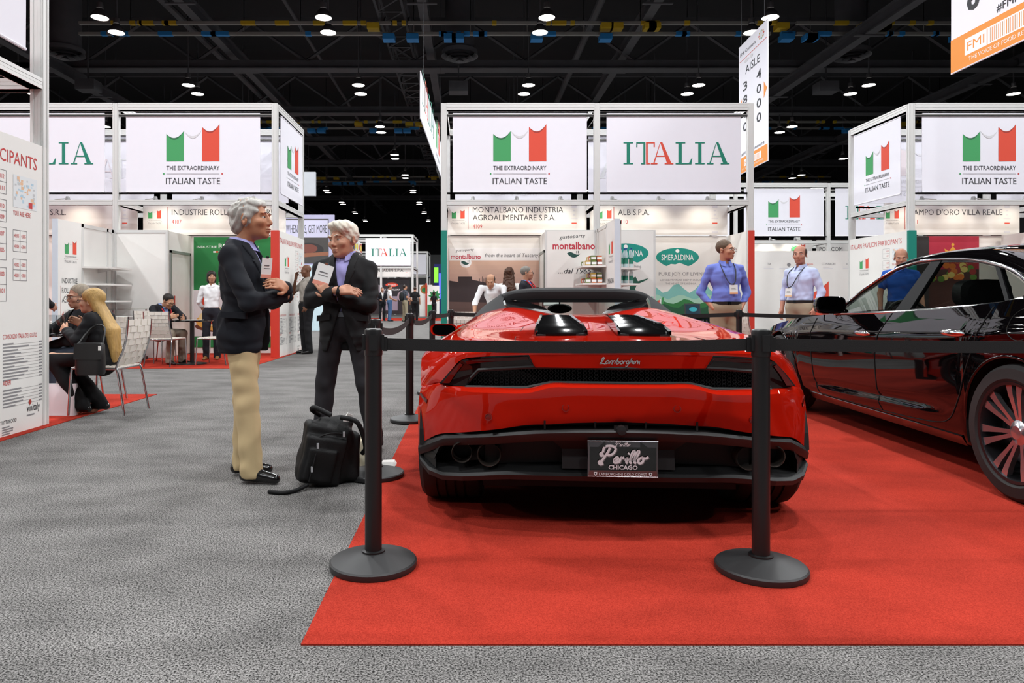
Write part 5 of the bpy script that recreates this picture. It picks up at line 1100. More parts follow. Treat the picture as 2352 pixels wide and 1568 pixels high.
for c in (0, WB):
    for ua, ub in ((.0,.42), (2*UC-.42, 2*UC)):
        ar = [PI*(-.1+1.2*i/20) for i in range(21)]; u1 = .012 if ua == 0 else 2*UC-.012; u2 = ub if ua == 0 else ua
        m.grid([[(u1, c+.412*math.cos(a), WR+.412*math.sin(a)) for a in ar], [(u2, c+.412*math.cos(a), WR+.412*math.sin(a)) for a in ar]]); m.quad(*[(u2, c+.41*math.cos(a), WR+.41*math.sin(a)) for a in ar])
m.build('floor_pan', CABIN, Q)
for c in (0, WB): pair(MB().tube([(usec(c+.408*math.cos(a), WR-.01+.408*math.sin(a))+.002, c+.408*math.cos(a), WR-.01+.408*math.sin(a)) for a in [PI*(.02+.96*i/28) for i in range(29)]], .01, 6), UC, 'arch_lip', BLKPAINT, Q, smooth=3.1)
# ---------------------------------------------------------------- people: smooth bodies from blended volumes
class Vox:
    def __init__(s, lo, hi, h, zs=None):
        s.ax = [np.arange(lo[i], hi[i]+h, h).astype(np.float32) for i in range(3)]
        if zs is not None:
            z = []; 
            for a, b, hh in zs: z += list(np.arange(a, b, hh))
            s.ax[2] = np.array(z, np.float32)
        s.h = h; s.F = np.full([len(a) for a in s.ax], 0.2, np.float32)
    def blk(s, lo, hi):
        sl = []; 
        for i in range(3):
            a = max(0, int(np.searchsorted(s.ax[i], lo[i]))-1); b = min(len(s.ax[i]), int(np.searchsorted(s.ax[i], hi[i]))+1); sl.append(slice(a, max(b, a)))
        g = np.meshgrid(*[s.ax[i][sl[i]] for i in range(3)], indexing='ij'); return tuple(sl), g
    def put(s, sl, d, k, op):
        A = s.F[sl]
        if A.size == 0: return
        if op == 's': d = -d; 
        if op == 'u':
            if k > 0: hh = np.clip(.5+.5*(A-d)/k, 0, 1); A[...] = A*(1-hh)+d*hh-k*hh*(1-hh)
            else: np.minimum(A, d, out=A)
        else:
            if k > 0: hh = np.clip(.5-.5*(A-d)/k, 0, 1); A[...] = A*(1-hh)+d*hh+k*hh*(1-hh)
            else: np.maximum(A, d, out=A)
    def cone(s, a, b, ra, rb, k=.02, op='u', sq=None):
        a = np.array(a, float); b = np.array(b, float); m = max(ra, rb)+k+.03
        sl, (X, Y, Z) = s.blk(np.minimum(a, b)-m, np.maximum(a, b)+m); d = b-a; L2 = max(float(d @ d), 1e-9)
        px_, py_, pz_ = X-a[0], Y-a[1], Z-a[2]; t = np.clip((px_*d[0]+py_*d[1]+pz_*d[2])/L2, 0, 1)
        qx, qy, qz = px_-t*d[0], py_-t*d[1], pz_-t*d[2]
        if sq is not None: qx, qy = qx/sq[0], qy/sq[1]
        s.put(sl, np.sqrt(qx*qx+qy*qy+qz*qz)-(ra+(rb-ra)*t), k, op); return s
    def ell(s, c, r, k=.02, op='u', R=None):
        c = np.array(c, float); r = np.array(r, float); m = max(r)+k+.03; sl, (X, Y, Z) = s.blk(c-m, c+m); x, y, z = X-c[0], Y-c[1], Z-c[2]
        if R is not None:
            M_ = np.array(R).T; x, y, z = M_[0, 0]*x+M_[0, 1]*y+M_[0, 2]*z, M_[1, 0]*x+M_[1, 1]*y+M_[1, 2]*z, M_[2, 0]*x+M_[2, 1]*y+M_[2, 2]*z
        k0 = np.sqrt((x/r[0])**2+(y/r[1])**2+(z/r[2])**2); k1 = np.sqrt((x/r[0]**2)**2+(y/r[1]**2)**2+(z/r[2]**2)**2)+1e-6
        s.put(sl, k0*(k0-1)/k1, k, op); return s
    def box(s, c, r, rad=.01, k=.01, op='u', R=None):
        c = np.array(c, float); m = float(np.linalg.norm(r))+k+.02; sl, (X, Y, Z) = s.blk(c-m, c+m); x, y, z = X-c[0], Y-c[1], Z-c[2]
        if R is not None:
            M_ = np.array(R).T; x, y, z = M_[0, 0]*x+M_[0, 1]*y+M_[0, 2]*z, M_[1, 0]*x+M_[1, 1]*y+M_[1, 2]*z, M_[2, 0]*x+M_[2, 1]*y+M_[2, 2]*z
        qx, qy, qz = np.abs(x)-r[0]+rad, np.abs(y)-r[1]+rad, np.abs(z)-r[2]+rad
        d = np.sqrt(np.maximum(qx, 0)**2+np.maximum(qy, 0)**2+np.maximum(qz, 0)**2)+np.minimum(np.maximum(qx, np.maximum(qy, qz)), 0)-rad
        s.put(sl, d, k, op); return s
    def full(s): return np.meshgrid(*s.ax, indexing='ij')
    def clip(s, n, d, k=0.0):
        """keep n.p < d"""
        X, Y, Z = s.full(); s.put((slice(None),)*3, -(n[0]*X+n[1]*Y+n[2]*Z-d), k, 's'); return s
    def warp(s, fn):
        X, Y, Z = s.full(); s.F += fn(X, Y, Z).astype(np.float32); return s
    def mesh(s):
        F = s.F; S = F < 0; n = S[:-1, :-1, :-1].astype(np.int8)
        off = [(i, j, k) for i in (0, 1) for j in (0, 1) for k in (0, 1)]; nx, ny, nz = F.shape; n = np.zeros((nx-1, ny-1, nz-1), np.int8)
        for o in off: n += S[o[0]:nx-1+o[0], o[1]:ny-1+o[1], o[2]:nz-1+o[2]]
        ca = np.argwhere((n > 0) & (n < 8)); 
        if len(ca) == 0: return [], []
        idx = np.full(n.shape, -1, np.int32); idx[tuple(ca.T)] = np.arange(len(ca)); acc = np.zeros((len(ca), 3)); cnt = np.zeros(len(ca))
        for a in off:
            for ax in range(3):
                if a[ax]: continue
                b = list(a); b[ax] = 1; pa = ca+np.array(a); pb = ca+np.array(b); fa = F[tuple(pa.T)]; fb = F[tuple(pb.T)]; m = (fa < 0) != (fb < 0)
                t = fa[m]/(fa[m]-fb[m]); p = pa[m].astype(float); p[:, ax] += t; acc[m] += p; cnt[m] += 1
        g = acc/cnt[:, None]; V = np.stack([np.interp(g[:, i], np.arange(len(s.ax[i])), s.ax[i]) for i in range(3)], 1); Q = []
        for ax in range(3):
            u, v = [(1, 2), (2, 0), (0, 1)][ax]; sa = [slice(None)]*3; sb = [slice(None)]*3; sa[ax] = slice(0, -1); sb[ax] = slice(1, None)
            e = np.argwhere(S[tuple(sa)] != S[tuple(sb)]); e = e[(e[:, u] > 0) & (e[:, v] > 0) & (e[:, u] < F.shape[u]-1) & (e[:, v] < F.shape[v]-1)]
            ins = S[tuple(e.T)]; q = []
            for du_, dv_ in ((-1, -1), (0, -1), (0, 0), (-1, 0)):
                c = e.copy(); c[:, u] += du_; c[:, v] += dv_; q.append(idx[tuple(c.T)])
            q = np.stack(q, 1); q[~ins] = q[~ins][:, ::-1]; Q.append(q[(q >= 0).all(1)])
        return V, np.concatenate(Q)
    def build(s, name, m, parent):
        V, Q = s.mesh()
        me = bpy.data.meshes.new(name); me.from_pydata([tuple(v) for v in V], [], [tuple(int(i) for i in q) for q in Q]); me.update()
        for x in (m if isinstance(m, (list, tuple)) else [m]): me.materials.append(x)
        me.polygons.foreach_set('use_smooth', [True]*len(me.polygons))
        o = bpy.data.objects.new(name, me); COL.objects.link(o); o.parent = parent; return o
def cloth(name, col, rough=0.85, bump=0.12, bs=700, var=0.07): return mat(name, col, rough, spec=0.3, var=var, vscale=9, bump=bump, bscale=bs, sheen=0.0)
def skin(col): return mat('skin_'+col[1:], col, 0.5, spec=0.4, var=0.06, vscale=14, bump=0.05, bscale=250)
def hairm(col):
    n_ = 'hair_'+col[1:]
    if n_ in _M: return _M[n_]
    m = mat(n_, col, 0.5, spec=0.35, var=0.42, vscale=60, bump=0.6, bscale=150); nt = m.node_tree; tc = [n for n in nt.nodes if n.type == 'TEX_COORD'][0]
    mp = nt.nodes.new('ShaderNodeMapping'); mp.inputs['Scale'].default_value = (1.0, 0.6, 0.22); nt.links.new(tc.outputs['Object'], mp.inputs[0])
    for n in nt.nodes:
        if n.type == 'TEX_NOISE': nt.links.new(mp.outputs[0], n.inputs['Vector'])
    return m
EYEW = mat('eye_white', '#d9d4cd', 0.3, var=0); IRIS = mat('eye_iris', '#2a211b', 0.2, var=0); SHOE = mat('shoe_black', '#0d0c0c', 0.22, var=0.05, coat=0.4); SHOEB = mat('shoe_tan', '#8a6238', 0.5, var=0.1)
GLF = mat('spectacle_frame', '#2b2523', 0.3, var=0)
def vadd(a, b, t=1.0): return tuple(a[i]+b[i]*t for i in range(3))
def rot(yaw=0, pitch=0, roll=0): return Matrix.Rotation(yaw, 3, 'Z') @ Matrix.Rotation(pitch, 3, 'X') @ Matrix.Rotation(roll, 3, 'Y')
def hand(v, w, d, n, side, s=1.0, curl=0.5, thumb=0.6):
    """palm, four unequal fingers and a thumb from wrist w along d; n = direction the palm faces"""
    d = Vector(d).normalized(); n = Vector(n); n = (n-d*n.dot(d)).normalized(); a = d.cross(n).normalized()*side; w = Vector(w); R = Matrix((a, d, n)).transposed()
    v.cone(w-d*.02*s, w+d*.02*s, .026*s, .026*s, .015); v.box(w+d*.055*s, (.040*s, .047*s, .0145*s), .013*s, .014, R=R)
    for i, (o, l) in enumerate(((.030, .070), (.010, .080), (-.011, .074), (-.030, .057))):
        b = w+d*.095*s+a*o*s; c1 = curl*(.9+.1*i); d1 = (d*math.cos(c1)+n*math.sin(c1)); d2 = (d*math.cos(c1*2)+n*math.sin(c1*2)); m_ = b+d1*l*.55*s; e = m_+d2*l*.5*s
        v.cone(b-d*.015*s, m_, .0095*s, .0085*s, .004); v.cone(m_, e, .0085*s, .0068*s, .003)
    b = w+d*.025*s+a*.036*s; m_ = b+(d*.75+a*.55+n*.25*thumb)*.038*s; v.cone(b, m_, .0125*s, .0105*s, .008); v.cone(m_, m_+(d*.9+a*.15+n*.4*thumb)*.032*s, .0105*s, .0082*s, .004)
def person(lab, loc, rz, H=1.75, h=.012, sk='#c99a7c', hair=('short', '#4a3a2c'), top=('shirt', '#dfe3ee'), legs='#23242a', shoes=SHOE, J=None, head=(0, 0, 0), hs=1.0, headc=None, girth=1.0, hemz=None, hands=((0.4, None), (0.4, None)), hd=None, jacket=None, belt=None, glasses=None, skirt=None, feet=None, sleeve=1.0, group=None, seated=False, extra=None, fine=False):
    S = H/1.75; sp = lambda *p: tuple(q*S for q in p)
    j = {'an': (sp(.10, .02, .085), sp(-.10, .02, .085)), 'kn': (sp(.10, -.015, .49), sp(-.10, -.015, .49)), 'hip': (sp(.088, 0, .91), sp(-.088, 0, .91)),
         'sh': (sp(.178, .012, 1.395), sp(-.178, .012, 1.395)), 'el': (sp(.245, .03, 1.13), sp(-.245, .03, 1.13)), 'wr': (sp(.255, -.06, .89), sp(-.255, -.06, .89)),
         'pel': sp(0, .0, .97), 'wai': sp(0, .0, 1.10), 'che': sp(0, .005, 1.28), 'nb': sp(0, .02, 1.46)}
    if J: j.update(J)
    hc = Vector(headc) if headc else Vector(j['nb'])+Vector((0, -.03, .165))*S
    g = girth*S; t = thing('person', lab, 'person', loc, rz, group); sm = skin(sk); Rh = rot(*head); hk = S*hs
    hp = lambda *p: hc+Rh @ Vector(p)*hk
    he = lambda v, c, r, k=.012, op='u', R=None: v.ell(hp(*c), [q*hk for q in r], k*hk, op, Rh if R is None else Rh @ R)
    allp = [p for q in ('an', 'kn', 'hip', 'sh', 'el', 'wr') for p in j[q]]+[tuple(hc)]
    lo = np.min(allp, 0)-np.array([.2, .24, .1]); hi = np.max(allp, 0)+np.array([.2, .24, .2])
    # ---------- body: one continuous skin
    zc = j['che'][2]-.30*S
    b = Vox(lo, hi, h, [(lo[2], zc, h*1.6), (zc, hi[2], h)])
    b.ell(j['pel'], (.14*g, .095*g, .12*S), .03).ell(j['wai'], (.125*g, .085*g, .15*S), .05).ell(j['che'], (.15*g, .10*g, .17*S), .05)
    b.cone(vadd(j['nb'], (0, 0, -.05*S)), hp(0, .02, -.06), .058*S, .054*S, .03)
    for i in (0, 1):
        sg = 1 if i == 0 else -1
        b.cone(j['nb'], j['sh'][i], .036*S, .034*S, .025).cone(j['sh'][i], j['el'][i], .046*S, .038*S, .02).cone(j['el'][i], j['wr'][i], .038*S, .026*S, .012)
        b.cone(j['hip'][i], j['kn'][i], .072*g, .05*S, .03).cone(j['kn'][i], j['an'][i], .05*S, .034*S, .02)
        a = Vector(j['an'][i]); fd = Vector((feet[i] if feet else (sg*.15, -1, 0))).normalized(); b.cone(a+Vector((0, 0, -.03)), a+fd*.12*S+Vector((0, 0, -.045*S)), .03, .022, .02)
        cu, spec = hands[i]
        if cu is not None:
            d = Vector(spec[0]) if spec else Vector(j['wr'][i])-Vector(j['el'][i]); n = spec[1] if spec else (-sg, 0, 0); hand(b, j['wr'][i], d, n, -sg if not spec or len(spec) < 3 else spec[2], S, cu)
    he(b, (0, .02, .035), (.074, .094, .082)); he(b, (0, -.028, -.03), (.062, .066, .084), .02); he(b, (0, -.036, -.082), (.046, .046, .034), .02); he(b, (0, -.074, -.100), (.021, .017, .016), .016)
    b.cone(hp(0, -.088, .008), hp(0, -.108, -.034), .0075*hk, .0105*hk, .012*hk); 
    for sg in (-1, 1):
        he(b, (sg*.011, -.096, -.040), (.0075, .010, .007), .006); he(b, (sg*.032, -.082, .019), (.026, .013, .008), .012); he(b, (sg*.042, -.066, -.03), (.024, .022, .02), .02)
        he(b, (sg*.031, -.104, -.002), (.017, .016, .010), .010, 's'); he(b, (sg*.0315, -.0778, .0056), (.0165, .0137, .0066), .003, R=rot(0, .15)); he(b, (sg*.0315, -.076, -.0115), (.016, .0125, .0055), .004); he(b, (sg*.078, .012, -.012), (.009, .022, .033), .008, R=rot(sg*.35, -.15))
        he(b, (sg*.083, .008, -.008), (.005, .012, .02), .004, 's')
    he(b, (0, -.0935, -.0655), (.024, .009, .0065), .008); he(b, (0, -.0915, -.079), (.021, .009, .007), .008); he(b, (0, -.108, -.0715), (.026, .010, .0022), .003, 's')
    b.build('body', sm, t)
    # eyes and brows
    if h < .013:
        for sg in (-1, 1):
            m = MB().ell((0, 0, 0), (.0122*hk, .0122*hk, .0122*hk), 14, 10); c = hp(sg*.0315, -.0772, -.0025); fwd = Rh @ Vector((0, -1, 0))
            o = MB(); o.ell(c, (.0125*hk,)*3, 14, 10); o.ell(c+fwd*.0074*hk, (.0066*hk,)*3, 10, 8, 1); o.build('eye', [EYEW, IRIS], t, smooth=3.1)
            m = MB(); m.tube([hp(sg*.014, -.099, .018), hp(sg*.03, -.099, .024), hp(sg*.048, -.087, .021)], [.003*hk, .0042*hk, .002*hk], 6); m.build('eyebrow', hairm(hair[1]), t, smooth=3.1)
        m = MB().ell(hp(0, -.0955, -.0665), (.022*hk, .0080*hk, .0040*hk), 14, 8, R=Rh).ell(hp(0, -.0935, -.0775), (.0190*hk, .0085*hk, .0045*hk), 14, 8, R=Rh); m.build('lips', mat('lips', '#9c6657', 0.45, var=0.04), t, smooth=3.1)
    # ---------- hair
    st, hcol = hair; hm = hairm(hcol); hh = min(h, .008) if h < .016 else h
    if st != 'none':
        r_ = .14*hk; v = Vox(np.array(hc)-(r_+(.03 if st != 'long' else .10), r_+.03, .30*hk if 'long' not in st else .68*hk), np.array(hc)+(r_+.03, r_+(.03 if st != 'long' else .19), r_+.02), hh)
        if st == 'bald':
            he(v, (0, .024, .03), (.0785, .098, .082), 0); he(v, (0, -.11, .0), (.1, .11, .2), .012, 's'); he(v, (0, -.035, .135), (.10, .125, .075), .015, 's'); he(v, (0, .05, -.145), (.12, .13, .085), .012, 's')
            for sg in (-1, 1): he(v, (sg*.1, .008, -.015), (.03, .022, .03), .006, 's')
        elif st == 'long' or st == 'longwavy':
            he(v, (0, .024, .04), (.088, .108, .09), 0); zb = -.56
            for sx in (-1, -.4, .4, 1):
                ya, yb = (.195, .25) if st == 'long' else (.085, .10); v.cone(hp(sx*.05, .04, .0), hp(sx*.075, ya, zb*.5), .045*hk, .045*hk, .03*hk); v.cone(hp(sx*.075, ya, zb*.5), hp(sx*.075, yb, zb), .045*hk, .024*hk, .03*hk)
            he(v, (0, -.12, -.04), (.072, .10, .115), .012, 's')
        elif st == 'bob':
            he(v, (0, .02, .03), (.09, .105, .095), 0); he(v, (0, .04, -.06), (.09, .075, .10), .03); he(v, (0, -.12, -.05), (.066, .10, .11), .012, 's')
        else:
            th = {'short': .0045, 'wavy': .011, 'side': .009}[st]
            he(v, (0, .026, .038 if st != 'wavy' else .026), (.074+th, .094+th, .083+(th if st != 'wavy' else .004)), 0)
            if st == 'wavy': he(v, (0, .07, -.035), (.07, .045, .06), .03); he(v, (0, -.01, .080), (.055, .07, .026), .03)
            if st == 'side': he(v, (.0, -.045, .090), (.074, .05, .032), .03); he(v, (.05, -.05, .07), (.036, .05, .04), .02)
            he(v, (0, -.135, -.025), (.088 if st != 'wavy' else .075, .105 if st == 'side' else .118, .095 if st == 'side' else .100), .02, 's')
            he(v, (0, .02, -.165), (.12, .15, .105 if st == 'short' else .085), .01, 's')
            for sg in (-1, 1): he(v, (sg*.1, .008, -.015), (.03, .024, .032), .006, 's')
        if st in ('short', 'bald', 'long', 'bob'): v.warp(lambda X, Y, Z: .0016*np.sin(210*(X*.8+Y*.55)+(12 if st != 'long' else 60)*np.sin(7*Z))*np.sin(50*Z+90*Y if st != 'long' else 9*Z+60*Y))
        else:
            A_, f1 = (.0075, 95) if st in ('wavy', 'longwavy') else (.0035, 90)
            if st == 'side': v.warp(lambda X, Y, Z: .0022*np.sin(170*(X*.75+Z*.65)+25*Y)+.0012*np.sin(330*(X*.6+Z*.6-Y*.3)))
            else: v.warp(lambda X, Y, Z: A_*hk*np.sin(f1*(Z*.8+Y*.7)+18*X+2.5*np.sin(40*Y+30*X))*np.sin(f1*.5*(X-Y*.5+Z*.4)+1.5*np.sin(35*Z))+.0022*np.sin(260*(X*.8+Y*.5)+40*np.sin(9*Z)))
        v.build('hair', hm, t)
    # ---------- clothes
    kind, tc = top; tm = cloth('cloth_'+tc[1:], tc) if isinstance(tc, str) else tc
    def torso(v, e, k=.05):
        v.ell(j['che'], (.158*g+e, .11*g+e, .175*S+e), k).ell(j['wai'], (.142*g+e, .10*g+e, .16*S+e), k).ell(j['pel'], (.15*g+e, .105*g+e, .12*S+e), k)
        for i in (0, 1): v.cone(vadd(j['nb'], (0, 0, -.02*S)), j['sh'][i], .05*S+e*.8, .040*S+e*.7, .03)
        v.cone(vadd(j['nb'], (0, .0, -.10*S)), vadd(j['nb'], (0, .0, .0)), .085*S+e, .062*S+e, .04)
    def sleeves(v, e, full=1.0, cuff=.0):
        for i in (0, 1):
            s_, q, w_ = (Vector(j[x][i]) for x in ('sh', 'el', 'wr'))
            if full >= 1: v.cone(s_, q, .050*S+e, .043*S+e, .018).cone(q, w_-(w_-q).normalized()*cuff, .043*S+e, .031*S+e, .015)
            else: v.cone(s_, s_+(q-s_)*full, .051*S+e, .054*S+e, .018)
    folds = lambda A_: (lambda X, Y, Z: A_*np.sin(38*Z+21*X-9*Y+2*np.sin(13*X+7*Y))*np.sin(17*X+11*Y-8*Z)+A_*.7*np.sin(70*(X*.6-Z*.5+Y*.3)+3*np.sin(20*Z))*np.sin(26*X+22*Z+14*Y))
    nbz = j['nb'][2]; waistz = j['pel'][2]+.055*S
    v = Vox(lo, hi, h, [(lo[2]+.3*S if not seated else lo[2], hi[2], h)]); torso(v, .006); sleeves(v, .004 if not jacket else -.004, sleeve, .0 if not jacket else .0)
    v.warp(folds(.0045)); v.clip((0, -.25, 1), nbz+(.012 if j['nb'][1] > -.1 else .045)*S-.25*j['nb'][1], .01); v.clip((0, 0, -1), -(waistz-.01 if not skirt else hemz or waistz-.02))
    sh = v.build('shirt' if kind != 'dress' else 'dress', tm, t)
    # collar
    if kind in ('shirt', 'polo'):
        nb = Vector(j['nb']); up = (hp(0, .02, -.06)-nb).normalized(); m = MB(); R1 = []; R2 = []; R3 = []
        for q in range(23):
            a = -PI/2+.24+(2*PI-.48)*q/22; x, y = math.cos(a), math.sin(a); fr = max(0, -y); tilt = Vector((0, -.02*fr*S, -.012*fr*S))
            R1.append(nb+Vector((x*.072*S, y*.070*S, .004*S))+tilt); R2.append(nb+Vector((x*.066*S, y*.064*S, .045*S-.012*fr*S))+tilt); R3.append(nb+Vector((x*.082*S, y*(.084+.02*fr)*S, .0-.03*S*fr))+tilt)
        m.grid([R1, R2, R3]); m.build('collar', tm, sh, smooth=0.9)
    # trousers / skirt
    lm = cloth('cloth_'+legs[1:], legs, var=.08) if isinstance(legs, str) else legs
    lo2 = lo.copy(); v = Vox(lo, (hi[0], hi[1], j['pel'][2]+.25*S), h)
    v.ell(j['pel'], (.152*g+.008, .108*g+.008, .13*S), .03).ell(vadd(j['pel'], (0, .02, -.06*S)), (.15*g+.006, .108*g+.006, .11*S), .04)
    for i in (0, 1):
        hpv, kn, an = (Vector(j[x][i]) for x in ('hip', 'kn', 'an')); v.cone(hpv, kn, .088*g+.006, .064*S+.006, .04).cone(kn, an+Vector((0, 0, -.03*S)), .064*S+.006, .056*S+.01, .03)
    v.warp(lambda X, Y, Z: .0045*np.sin(46*Z+25*X+2*np.sin(9*Z))*np.sin(14*X+19*Y)*np.clip(1.2-np.abs(Z-.25*S)*1.2, .3, 1)); v.clip((0, 0, 1), waistz)
    v.clip((0, 0, -1), -(min(j['an'][0][2], j['an'][1][2])-.055*S)); v.build('trousers', lm, t)
    if belt:
        m = MB(); pz = waistz-.02*S; f = math.sqrt(max(.05, 1-((pz-j['pel'][2])/(.13*S))**2)); ra, rb = (.152*g+.013)*max(f, .9), (.108*g+.013)*max(f, .9)
        ring = lambda z, e: [(j['pel'][0]+(ra+e)*math.cos(2*PI*q/32), j['pel'][1]+(rb+e)*math.sin(2*PI*q/32), z) for q in range(32)]
        m.loft([ring(pz-.018*S, -.004), ring(pz-.018*S, .003), ring(pz+.018*S, .003), ring(pz+.018*S, -.004)], caps=False); bo = m.build('belt', mat('belt_leather', belt, 0.4, var=.05), t, smooth=0.6)
        MB().box((j['pel'][0], j['pel'][1]-rb-.004, pz), (.045, .006, .036)).build('buckle', CHROME, bo)
    for i in (0, 1):
        a = Vector(j['an'][i]); fd = Vector((feet[i] if feet else ((.15 if i == 0 else -.15), -1, 0))); fz = fd.z; fd.z = 0; fd.normalize(); base = a.z-.085*S
        lo_ = np.array([a.x-.28, a.y-.28, base-.03]); v = Vox(lo_, lo_+np.array([.56, .56, .2]), min(h, .01) if h < .016 else h)
        heel = a-fd*.045*S; v.cone((heel.x, heel.y, base+.04*S), (a.x+fd.x*.03, a.y+fd.y*.03, base+.05*S), .036*S, .036*S, .02).cone((a.x+fd.x*.03, a.y+fd.y*.03, base+.045*S), (a.x+fd.x*.155*S, a.y+fd.y*.155*S, base+.026*S), .04*S, .03*S, .02)
        v.cone((a.x, a.y, base+.06*S), (a.x, a.y, base+.09*S), .04*S, .038*S, .02); v.clip((0, 0, -1), -(base+.003)); so = v.build('shoe', shoes, t)
    # jacket over the shirt
    if jacket:
        jm = cloth('jacket_'+jacket[1:], jacket, .8, .15, 600, .05); hz = hemz if hemz is not None else .80*S; e = .022
        v = Vox((lo[0], lo[1], hz-.03), hi, h); torso(v, e, .06); v.ell(vadd(j['pel'], (0, .0, -.08*S)), (.165*g+e, .12*g+e, .20*S), .06); sleeves(v, e*.62, 1.0, .012)
        sx = Vector(j['pel']); v.cone((sx.x, sx.y, hz+.05), (sx.x, sx.y, hz-.05), .14*g+e, .142*g+e, .05, sq=(1.12, .84)); v.warp(folds(.0055))
        v.clip((0, -.2, 1), nbz+.03*S-.2*j['nb'][1], .01); v.clip((0, 0, -1), -hz)
        nb = Vector(j['nb']); btn = j['wai'][2]-.02*S
        # V opening at the chest and the cut-away front
        X, Y, Z = v.full(); fy = j['che'][1]
        w_ = np.where(Z > btn, (Z-btn)/(nbz-btn)*.062*S, np.clip((btn-Z), 0, 1)*.33-.004); w2 = .0
        op = np.abs(X-nb[0]-w2)-w_; front = Y-(fy-.02*S); v.put((slice(None),)*3, np.maximum(op, front), .006, 's')
        jo = v.build('jacket', jm, t)
        # lapels: a slab of the jacket front between two slanting lines
        L2 = Vox((-.16*S+nb[0], j['che'][1]-.30*S, btn-.02), (.16*S+nb[0], j['che'][1]+.10, nbz+.07*S), h); torso(L2, e+.007, .06); X, Y, Z = L2.full(); tt = np.clip((Z-btn)/(nbz-btn), 0, 1.2)
        inner = tt*.062*S; outer = inner+np.where(Z < nbz-.10*S, tt*.085*S, .05*S)*np.clip(tt*4, 0, 1); ax_ = np.abs(X-nb[0]); d = np.maximum(np.maximum(inner-ax_, ax_-outer), np.maximum(Y-(fy-.03*S), btn-Z)); L2.put((slice(None),)*3, -d, .002, 's')
        V2 = Vox((0, 0, 0), (.1, .1, .1), .05); L2.clip((0, -.3, 1), nbz+.03*S-.3*j['nb'][1]); L2.build('lapel', cloth('lapel_'+jacket[1:], jacket, .75, .15, 600, .05), jo)
    # spectacles
    if glasses:
        m = MB()
        for sg in (-1, 1):
            m.tube([hp(sg*.033+.023*math.cos(a), -.108, -.004+.017*math.sin(a)) for a in [2*PI*q/16 for q in range(16)]], .0022*hk, 5, close=True); m.tube([hp(sg*.056, -.106, .004), hp(sg*.078, -.03, .004), hp(sg*.08, .015, -.004)], .0022*hk, 5)
        m.tube([hp(-.011, -.110, .0), hp(.011, -.110, .0)], .0022*hk, 5); m.build('spectacles', GLF if glasses is True else glasses, t)
    return t, j, hp
def badge(t, c, R, w_=.10, hh=.13, strip='#e89a86', lan=None, lcol='#2a2a2c', j=None):
    """name card in a clear sleeve"""
    o = MB().box((0, 0, 0), (w_, .004, hh)).box((0, -.0025, -hh*.40), (w_*.99, .002, hh*.18), 1).box((-w_*.02, -.0025, hh*.12), (w_*.5, .002, hh*.05), 2).box((0, -.0025, -.02*hh), (w_*.6, .002, hh*.03), 2).box((0, 0, hh*.53), (w_*.2, .008, hh*.08), 3)
    o = o.build('name_badge', [mat('badge_card', '#eef0ee', 0.25, var=.02, coat=.5), mat('badge_strip_'+strip[1:], strip, 0.4, var=0), mat('badge_print', '#6f7072', .5, var=0), CHROME], t); o.matrix_local = Matrix.Translation(c) @ R.to_4x4()
    if lan: MB().tube(cr(lan, 6), .006, 6).build('lanyard', mat('lanyard_'+lcol[1:], lcol, .7, var=.03), t)
    return o
V_ = lambda *p: tuple(p)
# ------------------------------------------------------------ man in navy jacket and tan trousers, seen from his right side
p1, j1, h1 = person('grey-haired man in navy jacket and tan trousers standing in profile with folded arms', (-1.30, 4.15, 0), PI/2, 1.66, .006, '#b98263', ('wavy', '#b4b1ab'), ('shirt', '#a9a8dc'), '#c9b288', SHOE,
    {'sh': ((.175, .075, 1.31), (-.175, .075, 1.31)), 'el': ((.225, -.06, 1.055), (-.235, -.055, 1.05)), 'wr': ((-.05, -.215, 1.135), (.03, -.195, 1.085)), 'hip': ((.085, .06, .87), (-.085, .04, .87)), 'kn': ((.095, .07, .47), (-.095, .0, .47)), 'an': ((.10, .085, .085), (-.10, -.03, .085)),
     'pel': (0, .05, .93), 'wai': (0, .035, 1.05), 'che': (0, .055, 1.21), 'nb': (0, .07, 1.39)}, (-.12, -.06, 0), 1.13, (0, .0, 1.548), 1.02, .755, ((.5, ((-.85, .35, .25), (-.25, .9, -.2), 1)), (.5, ((.9, .1, .1), (0, .5, -.8), 1))), jacket='#12151d', feet=((.15, -1, 0), (-.2, -1, 0)), belt='#1a1512')
MB().lathe([(.033, -.012), (.036, -.008), (.036, .008), (.033, .012)], n=20, axis='x').build('wristwatch', CHROME, p1, smooth=.6, loc=(-.03, -.212, 1.128))
badge(p1, (-.075, -.108, 1.25), rot(-.42, .12), .085, .12)
m = MB()
for x, y in ((-.203, .045), ): m.prism([(x, y-.07, .955), (x, y+.07, .965), (x+.006, y+.07, 1.0), (x+.006, y-.07, .99)], (.05, 0, 0))
m.build('pocket_flap', cloth('jacket_12151d', '#12151d'), p1)
